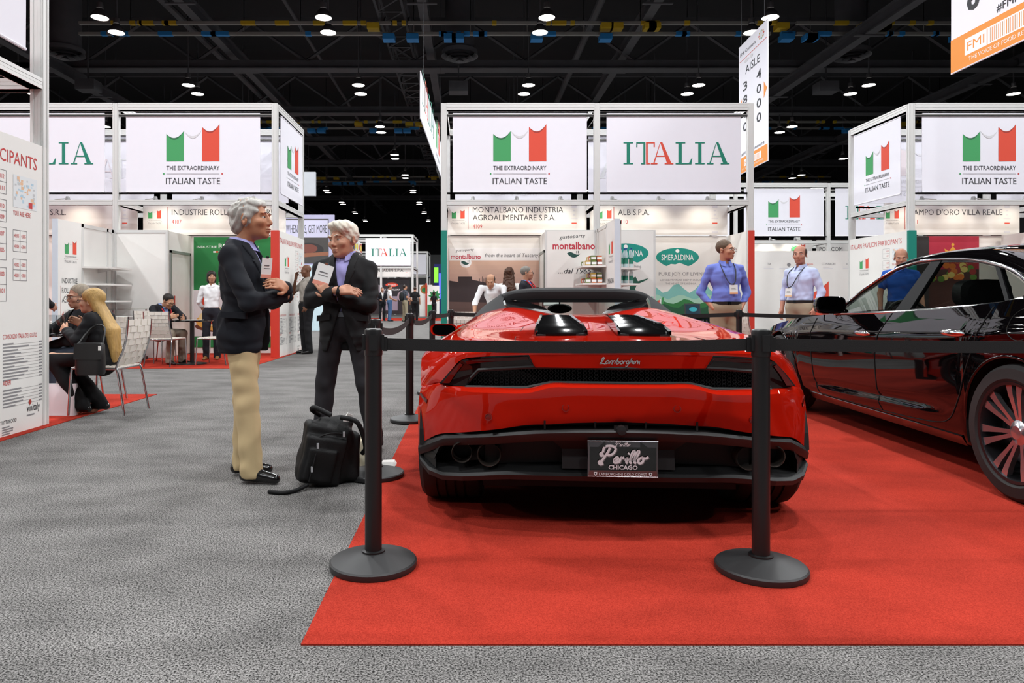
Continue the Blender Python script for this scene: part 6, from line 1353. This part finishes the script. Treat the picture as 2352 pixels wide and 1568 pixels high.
# ------------------------------------------------------------ man in charcoal suit facing the camera
p2, j2, h2 = person('white-haired man in charcoal suit facing the camera with folded arms and a tilted badge', (-.885, 4.95, 0), -.10, 1.66, .006, '#c08d73', ('side', '#d8d2c2'), ('shirt', '#aaa4dc'), '#2a292d', SHOE,
    {'sh': ((.165, .02, 1.285), (-.185, .02, 1.285)), 'el': ((.195, -.07, 1.03), (-.235, -.06, 1.055)), 'wr': ((-.055, -.195, 1.09), (.02, -.255, 1.128)), 'hip': ((.09, 0, .87), (-.09, 0, .87)), 'kn': ((.15, -.01, .47), (-.145, -.01, .47)), 'an': ((.205, .02, .085), (-.18, .01, .085)),
     'pel': (0, .0, .93), 'wai': (0, -.005, 1.05), 'che': (0, .0, 1.21), 'nb': (0, .02, 1.375)}, (-.42, .05, -.06), 1.15, (-.01, -.03, 1.49), 1.03, .705, ((.25, ((-.62, .05, .75), (-.3, .9, -.1), 1)), (.35, ((.97, .2, .0), (0, .6, -.6), 1))), jacket='#151517', belt='#0f0e0e', feet=((.35, -1, 0), (-.35, -1, 0)))
badge(p2, (-.105, -.185, 1.235), rot(0, -.08, .30), .115, .15)
for sx in (1, -1): MB().prism([(sx*.075, -.139, .925), (sx*.185, -.085, .915), (sx*.183, -.083, .955), (sx*.075, -.137, .965)], (0, .03, 0)).build('pocket_flap', cloth('jacket_151517', '#151517'), p2)
# ------------------------------------------------------------ standing people by the cars
A3 = {'el': ((.295, .07, 1.16), (-.30, .07, 1.16)), 'wr': ((.17, -.07, .955), (-.17, -.07, .955)), 'pel': (0, -.01, .99), 'wai': (0, -.025, 1.12)}
p, j, hp_ = person('man in blue shirt and khaki trousers with hands in pockets behind the sports car', (3.28, 8.95, 0), -.05, 1.84, .0125, '#bb8468', ('short', '#5a4634'), ('shirt', '#6e7cc8'), '#9c8e76', SHOE, A3, (.75, .0, 0), 1.04, None, 1.16, None, ((None, None), (None, None)), belt='#241a16', glasses=CHROME)
badge(p, (.05, -.165, 1.20), rot(0, -.1), .10, .12, '#e2a070', [(-.08, -.02, 1.54), (-.07, -.12, 1.44), (-.02, -.165, 1.3), (.03, -.17, 1.27), (.07, -.165, 1.3), (.09, -.12, 1.44), (.09, -.02, 1.54)])
p, j, hp_ = person('balding man in pale blue shirt watching from beyond the nose of the saloon', (4.55, 9.6, 0), -1.0, 1.82, .0125, '#b9826c', ('bald', '#3b2f28'), ('shirt', '#c3cdee'), '#a89c86', SHOE, {'el': ((.27, .06, 1.17), (-.27, .04, 1.17)), 'wr': ((.24, -.06, .93), (-.25, -.05, .92))}, (.35, .0, 0), 1.06, None, 1.16, None, ((.5, None), (.5, None)), belt='#15120f')
badge(p, (-.06, -.18, 1.17), rot(0, -.1), .10, .12, '#ecc8a0', [(-.08, -.02, 1.52), (-.11, -.12, 1.42), (-.08, -.175, 1.26), (-.02, -.17, 1.26), (.06, -.13, 1.42), (.08, -.02, 1.52)])
person('bald man in royal blue polo shirt behind the windows of the black saloon', (6.12, 9.9, 0), -.35, 1.80, .0125, '#b37f66', ('bald', '#6d5d50'), ('polo', '#2457b4'), '#2a2b30', SHOE, None, (-.15, .22, 0), 1.03, None, 1.1, None, ((.5, None), (.5, None)), sleeve=.62)
# ------------------------------------------------------------ booth staff behind the sports car
LEAN = {'pel': (0, .12, .93), 'wai': (0, .02, 1.05), 'che': (0, -.10, 1.18), 'nb': (0, -.23, 1.29), 'sh': ((.19, -.2, 1.27), (-.19, -.2, 1.27)), 'el': ((.26, -.33, 1.02), (-.28, -.30, 1.0)), 'wr': ((.18, -.5, .86), (-.24, -.48, .82)), 'hip': ((.09, .12, .88), (-.09, .12, .88)), 'kn': ((.1, .02, .47), (-.1, .02, .47)), 'an': ((.1, .08, .085), (-.1, .08, .085))}
person('balding man in white shirt bending over a white table in the middle booth', (.42, 11.9, 0), -.25, 1.74, .0125, '#b98a6c', ('bald', '#2c221c'), ('shirt', '#eceef0'), '#26262b', SHOE, LEAN, (.1, .32, 0), 1.0, (0, -.33, 1.38), 1.0, None, ((.4, None), (.4, None)))
person('woman in white top seen from behind with long brown hair', (.68, 12.2, 0), PI-.35, 1.64, .014, '#c79a80', ('longwavy', '#4b2f20'), ('shirt', '#efeeea'), '#202024', SHOE, None, (.2, .1, 0), 1.0, None, .92, None, ((.4, None), (.4, None)))
p, j, hp_ = person('grey-haired man in dark suit with spectacles and red lanyard in the middle booth', (.93, 11.5, 0), 1.15, 1.63, .0125, '#b5866c', ('short', '#77736c'), ('shirt', '#7f9be0'), '#1c1d24', SHOE, None, (.25, .0, 0), 1.0, None, 1.02, None, ((.4, None), (.4, None)), jacket='#1e2029', glasses=True)
MB().tube(cr([(-.08, -.03, 1.385), (-.075, -.12, 1.29), (-.03, -.165, 1.13), (.03, -.165, 1.13), (.075, -.12, 1.29), (.08, -.03, 1.385)], 6), .011, 6).build('lanyard', mat('lanyard_red', '#c4212b', .7, var=.03), p)
# ------------------------------------------------------------ left booth
person('woman in white chef jacket with dark hair standing by the green poster', (-4.62, 12.45, 0), .15, 1.60, .0125, '#bb8a6e', ('bob', '#241a16'), ('shirt', '#eeeef0'), '#22222a', SHOEB, {'wr': ((.17, .10, .9), (-.17, .10, .9))}, (.3, .0, 0), 1.0, None, .92, None, ((.5, None), (.5, None)))
SEAT = lambda F=.40: {'pel': (0, .0, .53), 'wai': (0, .0, .66), 'che': (0, -.01, .83), 'nb': (0, .0, 1.0), 'hip': ((.09, 0, .52), (-.09, 0, .52)), 'kn': ((.11, -F, .51), (-.11, -F, .51)), 'an': ((.12, -F+.03, .085), (-.12, -F+.03, .085)), 'sh': ((.185, .0, .96), (-.185, .0, .96)), 'el': ((.25, -.13, .73), (-.25, -.13, .73)), 'wr': ((.16, -.36, .78), (-.16, -.36, .78))}
jw = SEAT(.42); jw.update({'nb': (0, -.05, .97), 'che': (0, -.03, .82), 'sh': ((.185, -.06, .93), (-.185, -.06, .93)), 'el': ((.27, -.22, .76), (-.27, -.2, .75)), 'wr': ((.12, -.42, .765), (-.13, -.40, .79))})
p, j, hp_ = person('dark-haired man in dark suit and red lanyard bent over the small black table writing', (-5.22, 11.75, 0), 1.05, 1.74, .012, '#bb8a6c', ('short', '#1f1814'), ('shirt', '#8fa6e0'), '#8d8072', SHOE, jw, (.05, .5, 0), 1.0, (0, -.20, 1.05), 1.05, .52, ((.6, None), (.7, None)), jacket='#1b1c22', seated=True, glasses=True)
MB().tube(cr([(-.08, -.08, .97), (-.07, -.17, .88), (-.02, -.2, .75), (.03, -.2, .75), (.075, -.17, .88), (.08, -.08, .97)], 6), .011, 6).build('lanyard', mat('lanyard_red', '#c4212b', .7, var=.03), p)
# ------------------------------------------------------------ seated couple by the near board
jf = {'pel': (0, .0, .52), 'wai': (0, .0, .64), 'che': (0, -.02, .77), 'nb': (0, -.04, .925), 'hip': ((.085, 0, .51), (-.085, 0, .51)), 'kn': ((.07, -.42, .53), (-.09, -.40, .52)), 'an': ((.05, -.14, .10), (-.06, -.03, .11)), 'sh': ((.16, -.02, .89), (-.16, -.02, .89)), 'el': ((.22, -.10, .70), (-.215, -.03, .69)), 'wr': ((.10, -.27, .78), (-.09, -.22, .83))}
p, j, hp_ = person('woman with long blonde hair in black suit seated in profile on a white woven chair', (-3.44, 6.5, 0), -PI/2, 1.66, .009, '#c8987c', ('long', '#b9955a'), ('shirt', '#1d1d20'), '#141416', SHOE, jf, (.1, -.02, 0), 1.02, (0, -.095, 1.055), .92, .45, ((.5, None), (.6, None)), jacket='#19191c', seated=True, feet=((0, -.8, -.5), (0, -.8, -.5)), glasses=True)
js = SEAT(.42); js.update({'nb': (0, -.02, .94), 'sh': ((.185, -.01, .90), (-.185, -.01, .90)), 'che': (0, -.01, .79), 'wr': ((.05, -.38, .60), (-.10, -.40, .78)), 'el': ((.25, -.12, .72), (-.26, -.16, .76))})
person('grey-blond man in spectacles and black jacket seated behind the blonde woman', (-4.03, 7.25, 0), -.55, 1.76, .011, '#b98a72', ('short', '#8f8372'), ('shirt', '#26262b'), '#39404e', SHOE, js, (-.05, .12, 0), 1.02, None, 1.05, .5, ((.5, None), (.5, None)), jacket='#1a1a1d', seated=True, glasses=True)
person('person in black jacket mostly hidden behind the tall participants board', (-5.12, 8.0, 0), PI*.8, 1.74, .016, '#b98a72', ('short', '#2a211c'), ('shirt', '#1d1d20'), '#1c1c20', SHOE, {'el': ((.30, -.02, 1.10), (-.33, -.02, 1.10)), 'wr': ((.2, -.2, 1.0), (-.2, -.2, 1.0))}, jacket='#161618')
person('bald dark-skinned man in grey polo and black trousers talking on a phone', (-3.27, 13.9, 0), -.9, 1.78, .014, '#6b4632', ('none', '#1a1412'), ('polo', '#9b958e'), '#1b1b1e', SHOE, {'el': ((.24, .03, 1.16), (-.28, -.16, 1.20)), 'wr': ((.24, -.1, .95), (-.11, -.17, 1.52))}, (0, .1, 0), 1.0, None, 1.15, None, ((.5, None), (.9, ((.1, .1, 1), (.8, .5, 0)))), sleeve=.6, belt='#111111')
# ------------------------------------------------------------ far group down the aisle
for lab, X, d, H_, rz_, tc, lg, hr_, jk in (('far man in dark suit holding papers beside the dark poster', 878, 36.0, 1.75, .3, '#e6e6e6', '#1b1b20', '#2b211b', '#1b1b22'), ('far man in white T-shirt and blue jeans seen from the side', 895, 35.5, 1.86, 1.9, '#e9e9ec', '#4a6a94', '#4a3426', None), ('far man in grey shirt and beige trousers with a dark backpack', 930, 35.0, 1.86, 2.2, '#4a4e58', '#9a8f78', '#2e231c', None), ('far man in black T-shirt and black trousers by the orange round sign', 953, 37.0, 1.80, PI, '#17171a', '#131316', '#3a2c24', None), ('far woman in dark clothes by the star poster', 997, 41.0, 1.60, 2.5, '#1c1a1e', '#1d1d22', '#1e1512', None)):
    p, j, hp_ = person(lab, ((X-1080)*d/1600, d, .001), rz_, H_, .022, '#b5846a', ('short' if 'woman' not in lab else 'bob', hr_), ('shirt', tc), lg, SHOE, {'wr': ((.16, -.25, 1.08), (-.16, -.25, 1.08))} if 'black T' not in lab else None, jacket=jk, sleeve=1 if jk else .6, group='people far down the aisle')
    if 'backpack' in lab: tag(MB().ell((0, .21, 1.25), (.16, .10, .24), 12, 10).build('backpack', cloth('backpack_black', '#26282a'), p, smooth=3.1), None, None)
# ---------------------------------------------------------------- belt stanchions
POSTM = mat('stanchion_black', '#161617', 0.38, var=0.05); BELT = mat('belt_webbing', '#131314', 0.8, var=0.05, bump=0.3, bscale=500); BASEM = mat('stanchion_base', '#2a2a2b', 0.5, var=0.05)
def stanchion(loc, rz, lab, first=[None]):
    if first[0] is None:
        t = thing('belt_stanchion', lab, 'stanchion', loc, rz, 'black belt stanchions'); first[0] = t
        MB().lathe([(0, .0), (.17, .0), (.172, .004), (.172, .022), (.166, .028), (.06, .055), (.045, .058), (0, .058)], n=56).build('base', BASEM, t, smooth=0.5)
        MB().lathe([(.0, .05), (.046, .056), (.046, .064), (.0335, .066), (.0335, .84), (.0, .84)], n=28).build('post', POSTM, t, smooth=0.5)
        h_ = MB().lathe([(0, .835), (.0345, .835), (.036, .84), (.036, .93), (.034, .938), (.028, .942), (0, .942)], n=28).build('head', POSTM, t, smooth=0.5)
        m = MB()
        for a in range(4): m.box((.037*math.cos(a*PI/2), .037*math.sin(a*PI/2), .888), (.012, .03, .062), rz=a*PI/2)
        m.build('belt_slot', BLACKP, h_)
        return t
    return dup(first[0], loc, rz, lab)
SP = {'A': (-.385, 2.77), 'B': (1.135, 2.72), 'C': (-.57, 4.19), 'D': (-.53, 6.1), 'E': (-.43, 7.9), 'F': (-.24, 8.7), 'G': (3.26, 8.45), 'H': (3.9, 2.75), 'I': (6.0, 8.3)}
for k, lab in (('A', 'black belt stanchion standing at the front left corner of the red carpet'), ('B', 'black belt stanchion in front of the right rear of the sports car'), ('C', 'black belt stanchion whose base sits beside the black bag'), ('D', 'black belt stanchion on the carpet edge second behind the bag'), ('E', 'black belt stanchion by the left mirror of the sports car'), ('F', 'black belt stanchion behind the left side of the sports car'), ('G', 'black belt stanchion in front of the man in the blue shirt'), ('I', 'black belt stanchion hidden beyond the nose of the saloon')):
    stanchion((*SP[k], .0065 if k not in 'CD' else .0065), .1, lab)
def belt(a, b, lab, sag=.012, z=.888, hw=.0235):
    a, b = Vector((*SP[a], z)), Vector((*SP[b], z)); d = (b-a).normalized(); a = a+d*.043; b = b-d*.043; n = 24; L_ = (b-a).length; s = Vector((-d.y, d.x, 0))*.0012
    P = [a+(b-a)*i/n-Vector((0, 0, sag*4*(i/n)*(1-i/n))) for i in range(n+1)]; up = Vector((0, 0, hw)); m = MB()
    m.grid([[p+s-up for p in P], [p+s+up for p in P], [p-s+up for p in P], [p-s-up for p in P], [p+s-up for p in P]])
    o = m.build('barrier_belt', BELT); tag(o, lab, 'barrier belt', 'black barrier belts')
    m = MB(); rz_ = math.atan2(d.y, d.x)
    for q, sg in ((a, 1), (b, -1)): m.box(q+d*sg*.004, (.016, .014, .056), rz=rz_)
    m.build('belt_clip', BLACKP, o)
belt('A', 'B', 'black barrier belt across the back of the red sports car'); belt('B', 'H', 'black barrier belt crossing in front of the black saloon'); belt('A', 'C', 'black barrier belt running back from the front left stanchion'); belt('C', 'D', 'sagging black barrier belt along the left edge of the red carpet', .05)
belt('D', 'E', 'black barrier belt left of the sports car mirror', .05); belt('E', 'F', 'short black barrier belt between the two stanchions behind the car mirror', .01); belt('F', 'G', 'black barrier belt behind the roof of the sports car', .03); belt('G', 'I', 'black barrier belt in front of the man in the pale blue shirt', .03)
# ---------------------------------------------------------------- woven chairs
WOVEN = mat('woven_leather', '#e9e2d8', 0.6, var=0.05); CHR = mat('chair_chrome', '#c9c9cb', 0.15, 1.0, var=0.02)
def chair(loc, rz, lab, first=[None]):
    if first[0] is None:
        t = thing('woven_chair', lab, 'chair', loc, rz, 'white woven chairs'); first[0] = t     # faces -y
        m = MB(); n = 7; sy = lambda i, j: (-.21+.42*i/n, -.21+.42*j/n)
        for i in range(n):
            for j in range(n):
                z = .452+(.006 if (i+j) % 2 else 0); m.bx(-.21+.06*i+.002, -.21+.06*i+.058, -.21+.06*j+.002, -.21+.06*j+.058, z-.02, z)
        m.build('seat', WOVEN, t)
        m = MB(); bk = lambda q: (.20+.10*q+.03*math.sin(q*3), .46+.42*q)
        for i in range(7):
            for j in range(7):
                q0, q1 = j/7+.006, (j+1)/7-.006; o = .007 if (i+j) % 2 else 0; (y0, z0), (y1, z1) = bk(q0), bk(q1); x0, x1 = -.205+.0586*i+.002, -.205+.0586*(i+1)-.002
                m.prism([(x0, y0-o, z0), (x1, y0-o, z0), (x1, y1-o, z1), (x0, y1-o, z1)], (0, .014, 0))
        m.build('backrest', WOVEN, t)
        for s in (-1, 1):
            MB().tube(cr([(s*.2, -.2, .44), (s*.205, -.215, .40), (s*.215, -.235, .012)], 5), .011, 8).build('leg', CHR, t, smooth=0.8)
            MB().tube(cr([(s*.2, .2, .44), (s*.205, .225, .38), (s*.215, .29, .012)], 5), .011, 8).build('leg', CHR, t, smooth=0.8)
        m = MB()
        for s in (-1, 1): m.tube([(s*.2, -.21, .435), (s*.2, .2, .435)], .011, 8); m.tube(cr([(s*.2, .2, .435), (s*.207, .225, .5)]+[(s*.207, bk(q)[0]+.012, bk(q)[1]) for q in (.3, .6, 1.0)], 5), .010, 8)
        m.tube([(-.2, -.21, .435), (.2, -.21, .435)], .011, 8); m.tube([(-.2, .2, .435), (.2, .2, .435)], .011, 8); m.build('seat_frame', CHR, t, smooth=0.8)
        return t
    return dup(first[0], loc, rz, lab)
chair((-3.40, 6.52, .006), -PI/2-.05, 'white woven chair under the blonde woman'); chair((-4.0, 7.3, .006), -.55, 'white woven chair under the man behind the blonde woman')
chair((-4.88, 11.2, .006), PI-.1, 'white woven chair with its back to the camera at the small black table'); chair((-5.32, 11.8, .006), 1.05, 'white woven chair under the writing man'); chair((-4.18, 11.45, .006), -PI/2-.15, 'white woven chair right of the small black table facing left')
chair((4.55, 11.1, .006), PI/2+.3, 'white woven chair behind the man in the blue shirt'); chair((-.12, 11.2, .006), PI, 'white woven chair seen past the left mirror of the sports car')
# ---------------------------------------------------------------- tables and what is on them
def pedestal(loc, r, lab, mtop=GLOSSB, z=.73):
    t = thing('pedestal_table', lab, 'table', loc); MB().lathe([(0, z-.025), (r-.005, z-.025), (r, z-.02), (r, z-.004), (r-.004, z), (0, z)], n=40).build('table_top', mtop, t, smooth=0.5)
    MB().lathe([(.035, .03), (.035, z-.02)], n=16).build('column', BLACKP, t, smooth=0.8); MB().lathe([(0, 0), (.24, 0), (.24, .012), (.05, .035), (0, .035)], n=32).build('base', BLACKP, t, smooth=0.5); return t
pedestal((-4.63, 11.6, .006), .33, 'small round black table in front of the writing man'); pedestal((-4.33, 6.75, .006), .38, 'round black table beside the seated couple')
tag(MB().bx(-.15, .15, -.1, .1, 0, .004).build('paper_sheet', WHITE_PANEL, None, loc=(-4.6, 11.55, .7365)), 'white paper sheets on the small black table', 'paper')
tag(MB().bx(-.035, .035, -.07, .07, 0, .009).build('mobile_phone', GLOSSB, None, loc=(-4.83, 11.53, .7365)), 'black phone on the small black table', 'phone')
def wine_glass(loc, lab, tilt=0):
    t = thing('wine_glass', lab, 'wine glass', loc); t.rotation_euler = (tilt, 0, 0)
    MB().lathe([(0, 0), (.033, .0), (.033, .002), (.006, .006), (.004, .02), (.004, .075), (.012, .085)], n=20).build('stem', CLEAR, t, smooth=0.9); MB().lathe([(.004, .083), (.024, .092), (.037, .12), (.039, .145), (.031, .185), (.03, .185), (.037, .145), (.035, .122), (.022, .095), (.0, .088)], n=24).build('bowl', CLEAR, t, smooth=0.9); return t
wine_glass((-4.03, 6.72, .737), 'clear wine glass standing on the round black table'); wine_glass((-3.82, 6.50, .74), 'clear wine glass raised in the hand of the blonde woman', .05)
tag(MB().bx(-.1, .1, -.08, .08, 0, .006).build('paper_napkin', WHITE_PANEL, None, loc=(-4.2, 6.62, .7365)), 'white paper napkin on the round black table', 'napkin')
# black shoulder purse hanging at the blonde woman's side, paper bag on the carpet
t = thing('shoulder_purse', 'black leather purse hanging beside the hip of the blonde woman', 'purse', (-3.37, 6.18, .42)); PURSE = mat('purse_leather', '#151516', .45, var=.08, bump=.15, bscale=150)
m = MB(); ring = lambda z, k: [(k*.125*(abs(math.cos(a))**.4)*(1 if math.cos(a) > 0 else -1), k*.05*(abs(math.sin(a))**.6)*(1 if math.sin(a) > 0 else -1), z) for a in [2*PI*i/24 for i in range(24)]]
m.loft([ring(-.02, .92), ring(0, 1), ring(.14, 1), ring(.25, .95), ring(.265, .85)]).build('body', PURSE, t, smooth=.7); MB().prism([(-.12, -.055, .12), (.12, -.055, .12), (.118, -.05, .26), (-.118, -.05, .26)], (0, .01, 0)).build('flap', PURSE, t); MB().tube(cr([(-.11, 0, .25), (-.05, .12, .40), (.05, .14, .40), (.11, 0, .25)], 6), .008, 6).build('strap', PURSE, t); MB().bx(.10, .12, -.06, -.05, .2, .24).build('tag', WHITE_PANEL, t)
t = thing('paper_bag', 'white paper carrier bag standing on the red carpet by the board', 'bag', (-3.76, 6.42, .006)); t.rotation_euler = (0, 0, -.05)
m = MB(); m.loft([[(-.135, -.045, 0), (.135, -.045, 0), (.135, .045, 0), (-.135, .045, 0)], [(-.137, -.04, .15), (.137, -.04, .15), (.128, .04, .15), (-.128, .04, .15)], [(-.14, -.012, .29), (.14, -.012, .29), (.14, .006, .29), (-.14, .006, .29)]]).build('body', mat('bag_paper', '#eeecf0', .6, var=.02), t, smooth=.3)
F = Face((-.135, -.043, 0), X_, Vector((0, .12, 1)).normalized(), off=.004); F.text('LEONARDI', .135, .205, .011, INK_G, align='c'); F.build('print', t)
m = MB()
for y in (-.012, .006): m.tube(cr([(-.05, y, .288), (-.03, y, .33), (.03, y, .33), (.05, y, .288)], 6), .002, 5)
m.build('string_handle', WHITE_PANEL, t)
# dark glazed counter under the shelves of the left booth
t = thing('glass_counter', 'low grey counter with glass top under the empty shelves', 'counter', (-6.15, 11.55, .006)); MB().bx(-.36, .36, -.25, .9, .0, .66).build('body', mat('counter_grey', '#a6a4a4', .4, var=.03), t); MB().bx(-.38, .38, -.27, .92, -.0, .06).build('plinth', BLACKP, t); MB().bx(-.38, .38, -.27, .92, .90, .915).build('glass_top', CLEAR, t)
m = MB()
for x in (-.36, .36):
    for y in (-.25, .9): m.bx(x-.012, x+.012, y-.012, y+.012, .66, .90)
m.build('corner_rod', CHR, t); MB().bx(-.34, .34, -.23, .88, .77, .78).build('inner_shelf', WHITE_PANEL, t)
# white table in the middle booth, blue-green counter with tablet and flag
t = thing('white_table', 'white table under the hands of the bending man', 'table', (.12, 11.45, .006)); MB().bx(-.5, .5, -.02, .5, .74, .775).build('table_top', WHITE_PANEL, t)
for x in (-.45, .45):
    for y in (.02, .46): MB().bx(x-.02, x+.02, y-.02, y+.02, 0, .74).build('leg', ALU, t)
t = thing('display_counter', 'dark green counter holding water bottles behind the sports car', 'counter', (3.85, 12.0, .006)); MB().bx(-.55, .55, 0, .5, .0, .46).bx(-.55, .55, .46, .5, .46, .78).build('body', mat('counter_green', '#1c5b4c', .5, var=.05), t); MB().bx(-.58, .58, -.03, .53, .78, .805).bx(-.56, -.53, 0, .03, .46, .78).bx(.53, .56, 0, .03, .46, .78).build('counter_top', mat('counter_glass_top', '#3f6f6a', .2, var=.03), t)
for i in range(9): bottle((3.42+.105*i, 12.12+.12*(i % 2), .468), 'clear water bottle inside the dark green counter', .27, 'water bottles in the green counter')
t = thing('tablet', 'dark tablet showing a teal picture on the green counter', 'tablet', (3.90, 12.2, .812)); t.rotation_euler = (-.25, 0, -.1); MB().bx(-.135, .135, 0, .012, 0, .2).build('case', BLACKP, t); F = Face((-.12, 0, .015), X_, Z_, off=.002); F.rect(0, 0, .24, .17, mat('screen_night', '#0b2a38', .2, emit=.25, var=0)); F.disc(.13, .08, .07, .04, mat('screen_teal', '#2a8d99', .2, emit=.35, var=0), 2); F.build('screen', t); MB().prism([(-.05, .012, .15), (.05, .012, .15), (.05, .12, .0), (-.05, .12, .0)], (0, .006, 0)).build('stand', BLACKP, t)
t = thing('table_flag', 'small Italian flag on a stand on the green counter', 'flag', (3.36, 12.1, .812)); MB().lathe([(0, 0), (.03, 0), (.03, .01), (.003, .014), (.003, .33), (0, .335)], n=12).build('pole', CHR, t)
m = MB(); 
for i, k in enumerate((0, 1, 2)): m.grid([[(-.003-.035*i-.035*q, .008*math.sin(q*3+i*2), .31-.04*(i+q)*.6) for q in (0, .5, 1)], [(-.003-.035*i-.035*q, .008*math.sin(q*3+i*2)+.004, .19-.04*(i+q)*.6) for q in (0, .5, 1)]], k)
m.build('cloth', [GREEN_P, WHITE_INK, RED_P], t, smooth=3.1)
# ---------------------------------------------------------------- black travel bag by the suited man
NYL = cloth('bag_nylon', '#101011', .6, .35, 260); t = thing('travel_bag', 'soft black travel bag with zips leaning by the feet of the suited man', 'bag', (-.83, 4.03, 0), .35)
v = Vox((-.22, -.17, -.01), (.24, .2, .46), .007)
R_ = rot(0, .05, .22); v.box((-.015, .02, .18), (.135, .075, .17), .03, .02, R=R_).box((-.035, -.065, .155), (.115, .035, .135), .022, .012, R=R_).box((.115, .03, .15), (.075, .075, .14), .03, .02, R=rot(0, 0, .05)).ell((.06, .03, .345), (.10, .055, .04), .04).box((-.05, -.1, .13), (.08, .012, .09), .01, .008, R=R_)
v.warp(lambda X, Y, Z: .004*np.sin(30*Z+25*X)*np.sin(35*Y+22*X)+.0025*np.sin(60*X+15*Z)-.004*np.exp(-((X-.22*Z-.045)/.006)**2)); v.clip((0, 0, -1), -.002); v.build('body', NYL, t)
for P, r, nm in (([(-.075, -.085, .285), (.0, -.088, .305), (.075, -.08, .30)], .005, 'zip'), ([(-.115, -.118, .05), (-.09, -.122, .15), (-.065, -.108, .25)], .005, 'strap'), ([(.02, -.03, .40), (-.06, .01, .44), (-.08, .03, .43), (-.03, .06, .39)], .015, 'handle'), ([(.07, -.06, .39), (.16, -.1, .36), (.21, -.08, .22), (.2, -.04, .17)], .014, 'handle'), ([(-.12, -.1, .03), (-.19, -.13, .012), (-.26, -.15, .012), (-.33, -.10, .012)], .012, 'strap')):
    MB().tube(cr(P, 6), r, 8).build(nm, NYL, t, smooth=.8)
for q in ((-.066, -.112, .245), (-.10, -.124, .12), (.085, -.085, .295)): MB().box(q, (.012, .008, .03)).build('buckle', mat('buckle_silver', '#a9abae', .4, var=.03), t)
MB().box((.11, -.01, .36), (.035, .01, .09), R=rot(.3, .2, .5)).build('paper_flap', WHITE_PANEL, t)
t = thing('paper_cup', 'crumpled white and yellow paper wrap beside the black bag', 'paper wrap', (-.66, 4.41, .0)); v = Vox((-.1, -.09, -.01), (.12, .1, .22), .007); v.cone((0, 0, .0), (.02, 0, .17), .045, .06, .01).cone((.01, 0, .05), (.02, 0, .2), .03, .045, .005, 's').warp(lambda X, Y, Z: .006*np.sin(60*X+45*Z)*np.sin(70*Y+20*Z)); v.clip((0, 0, -1), -.001); v.build('paper', mat('wrap_paper', '#e8dfc4', .7, var=.08), t)
tag(MB().prism([(-.05, 0, .0), (.03, -.01, .0), (.05, .0, .018), (.035, .015, .034), (-.04, .02, .03)], (0, .04, .005)).build('paper_napkin', WHITE_PANEL, None, loc=(-.505, 4.28, .032), smooth=.4), 'white folded napkin lying beside the stanchion base near the bag', 'napkin')
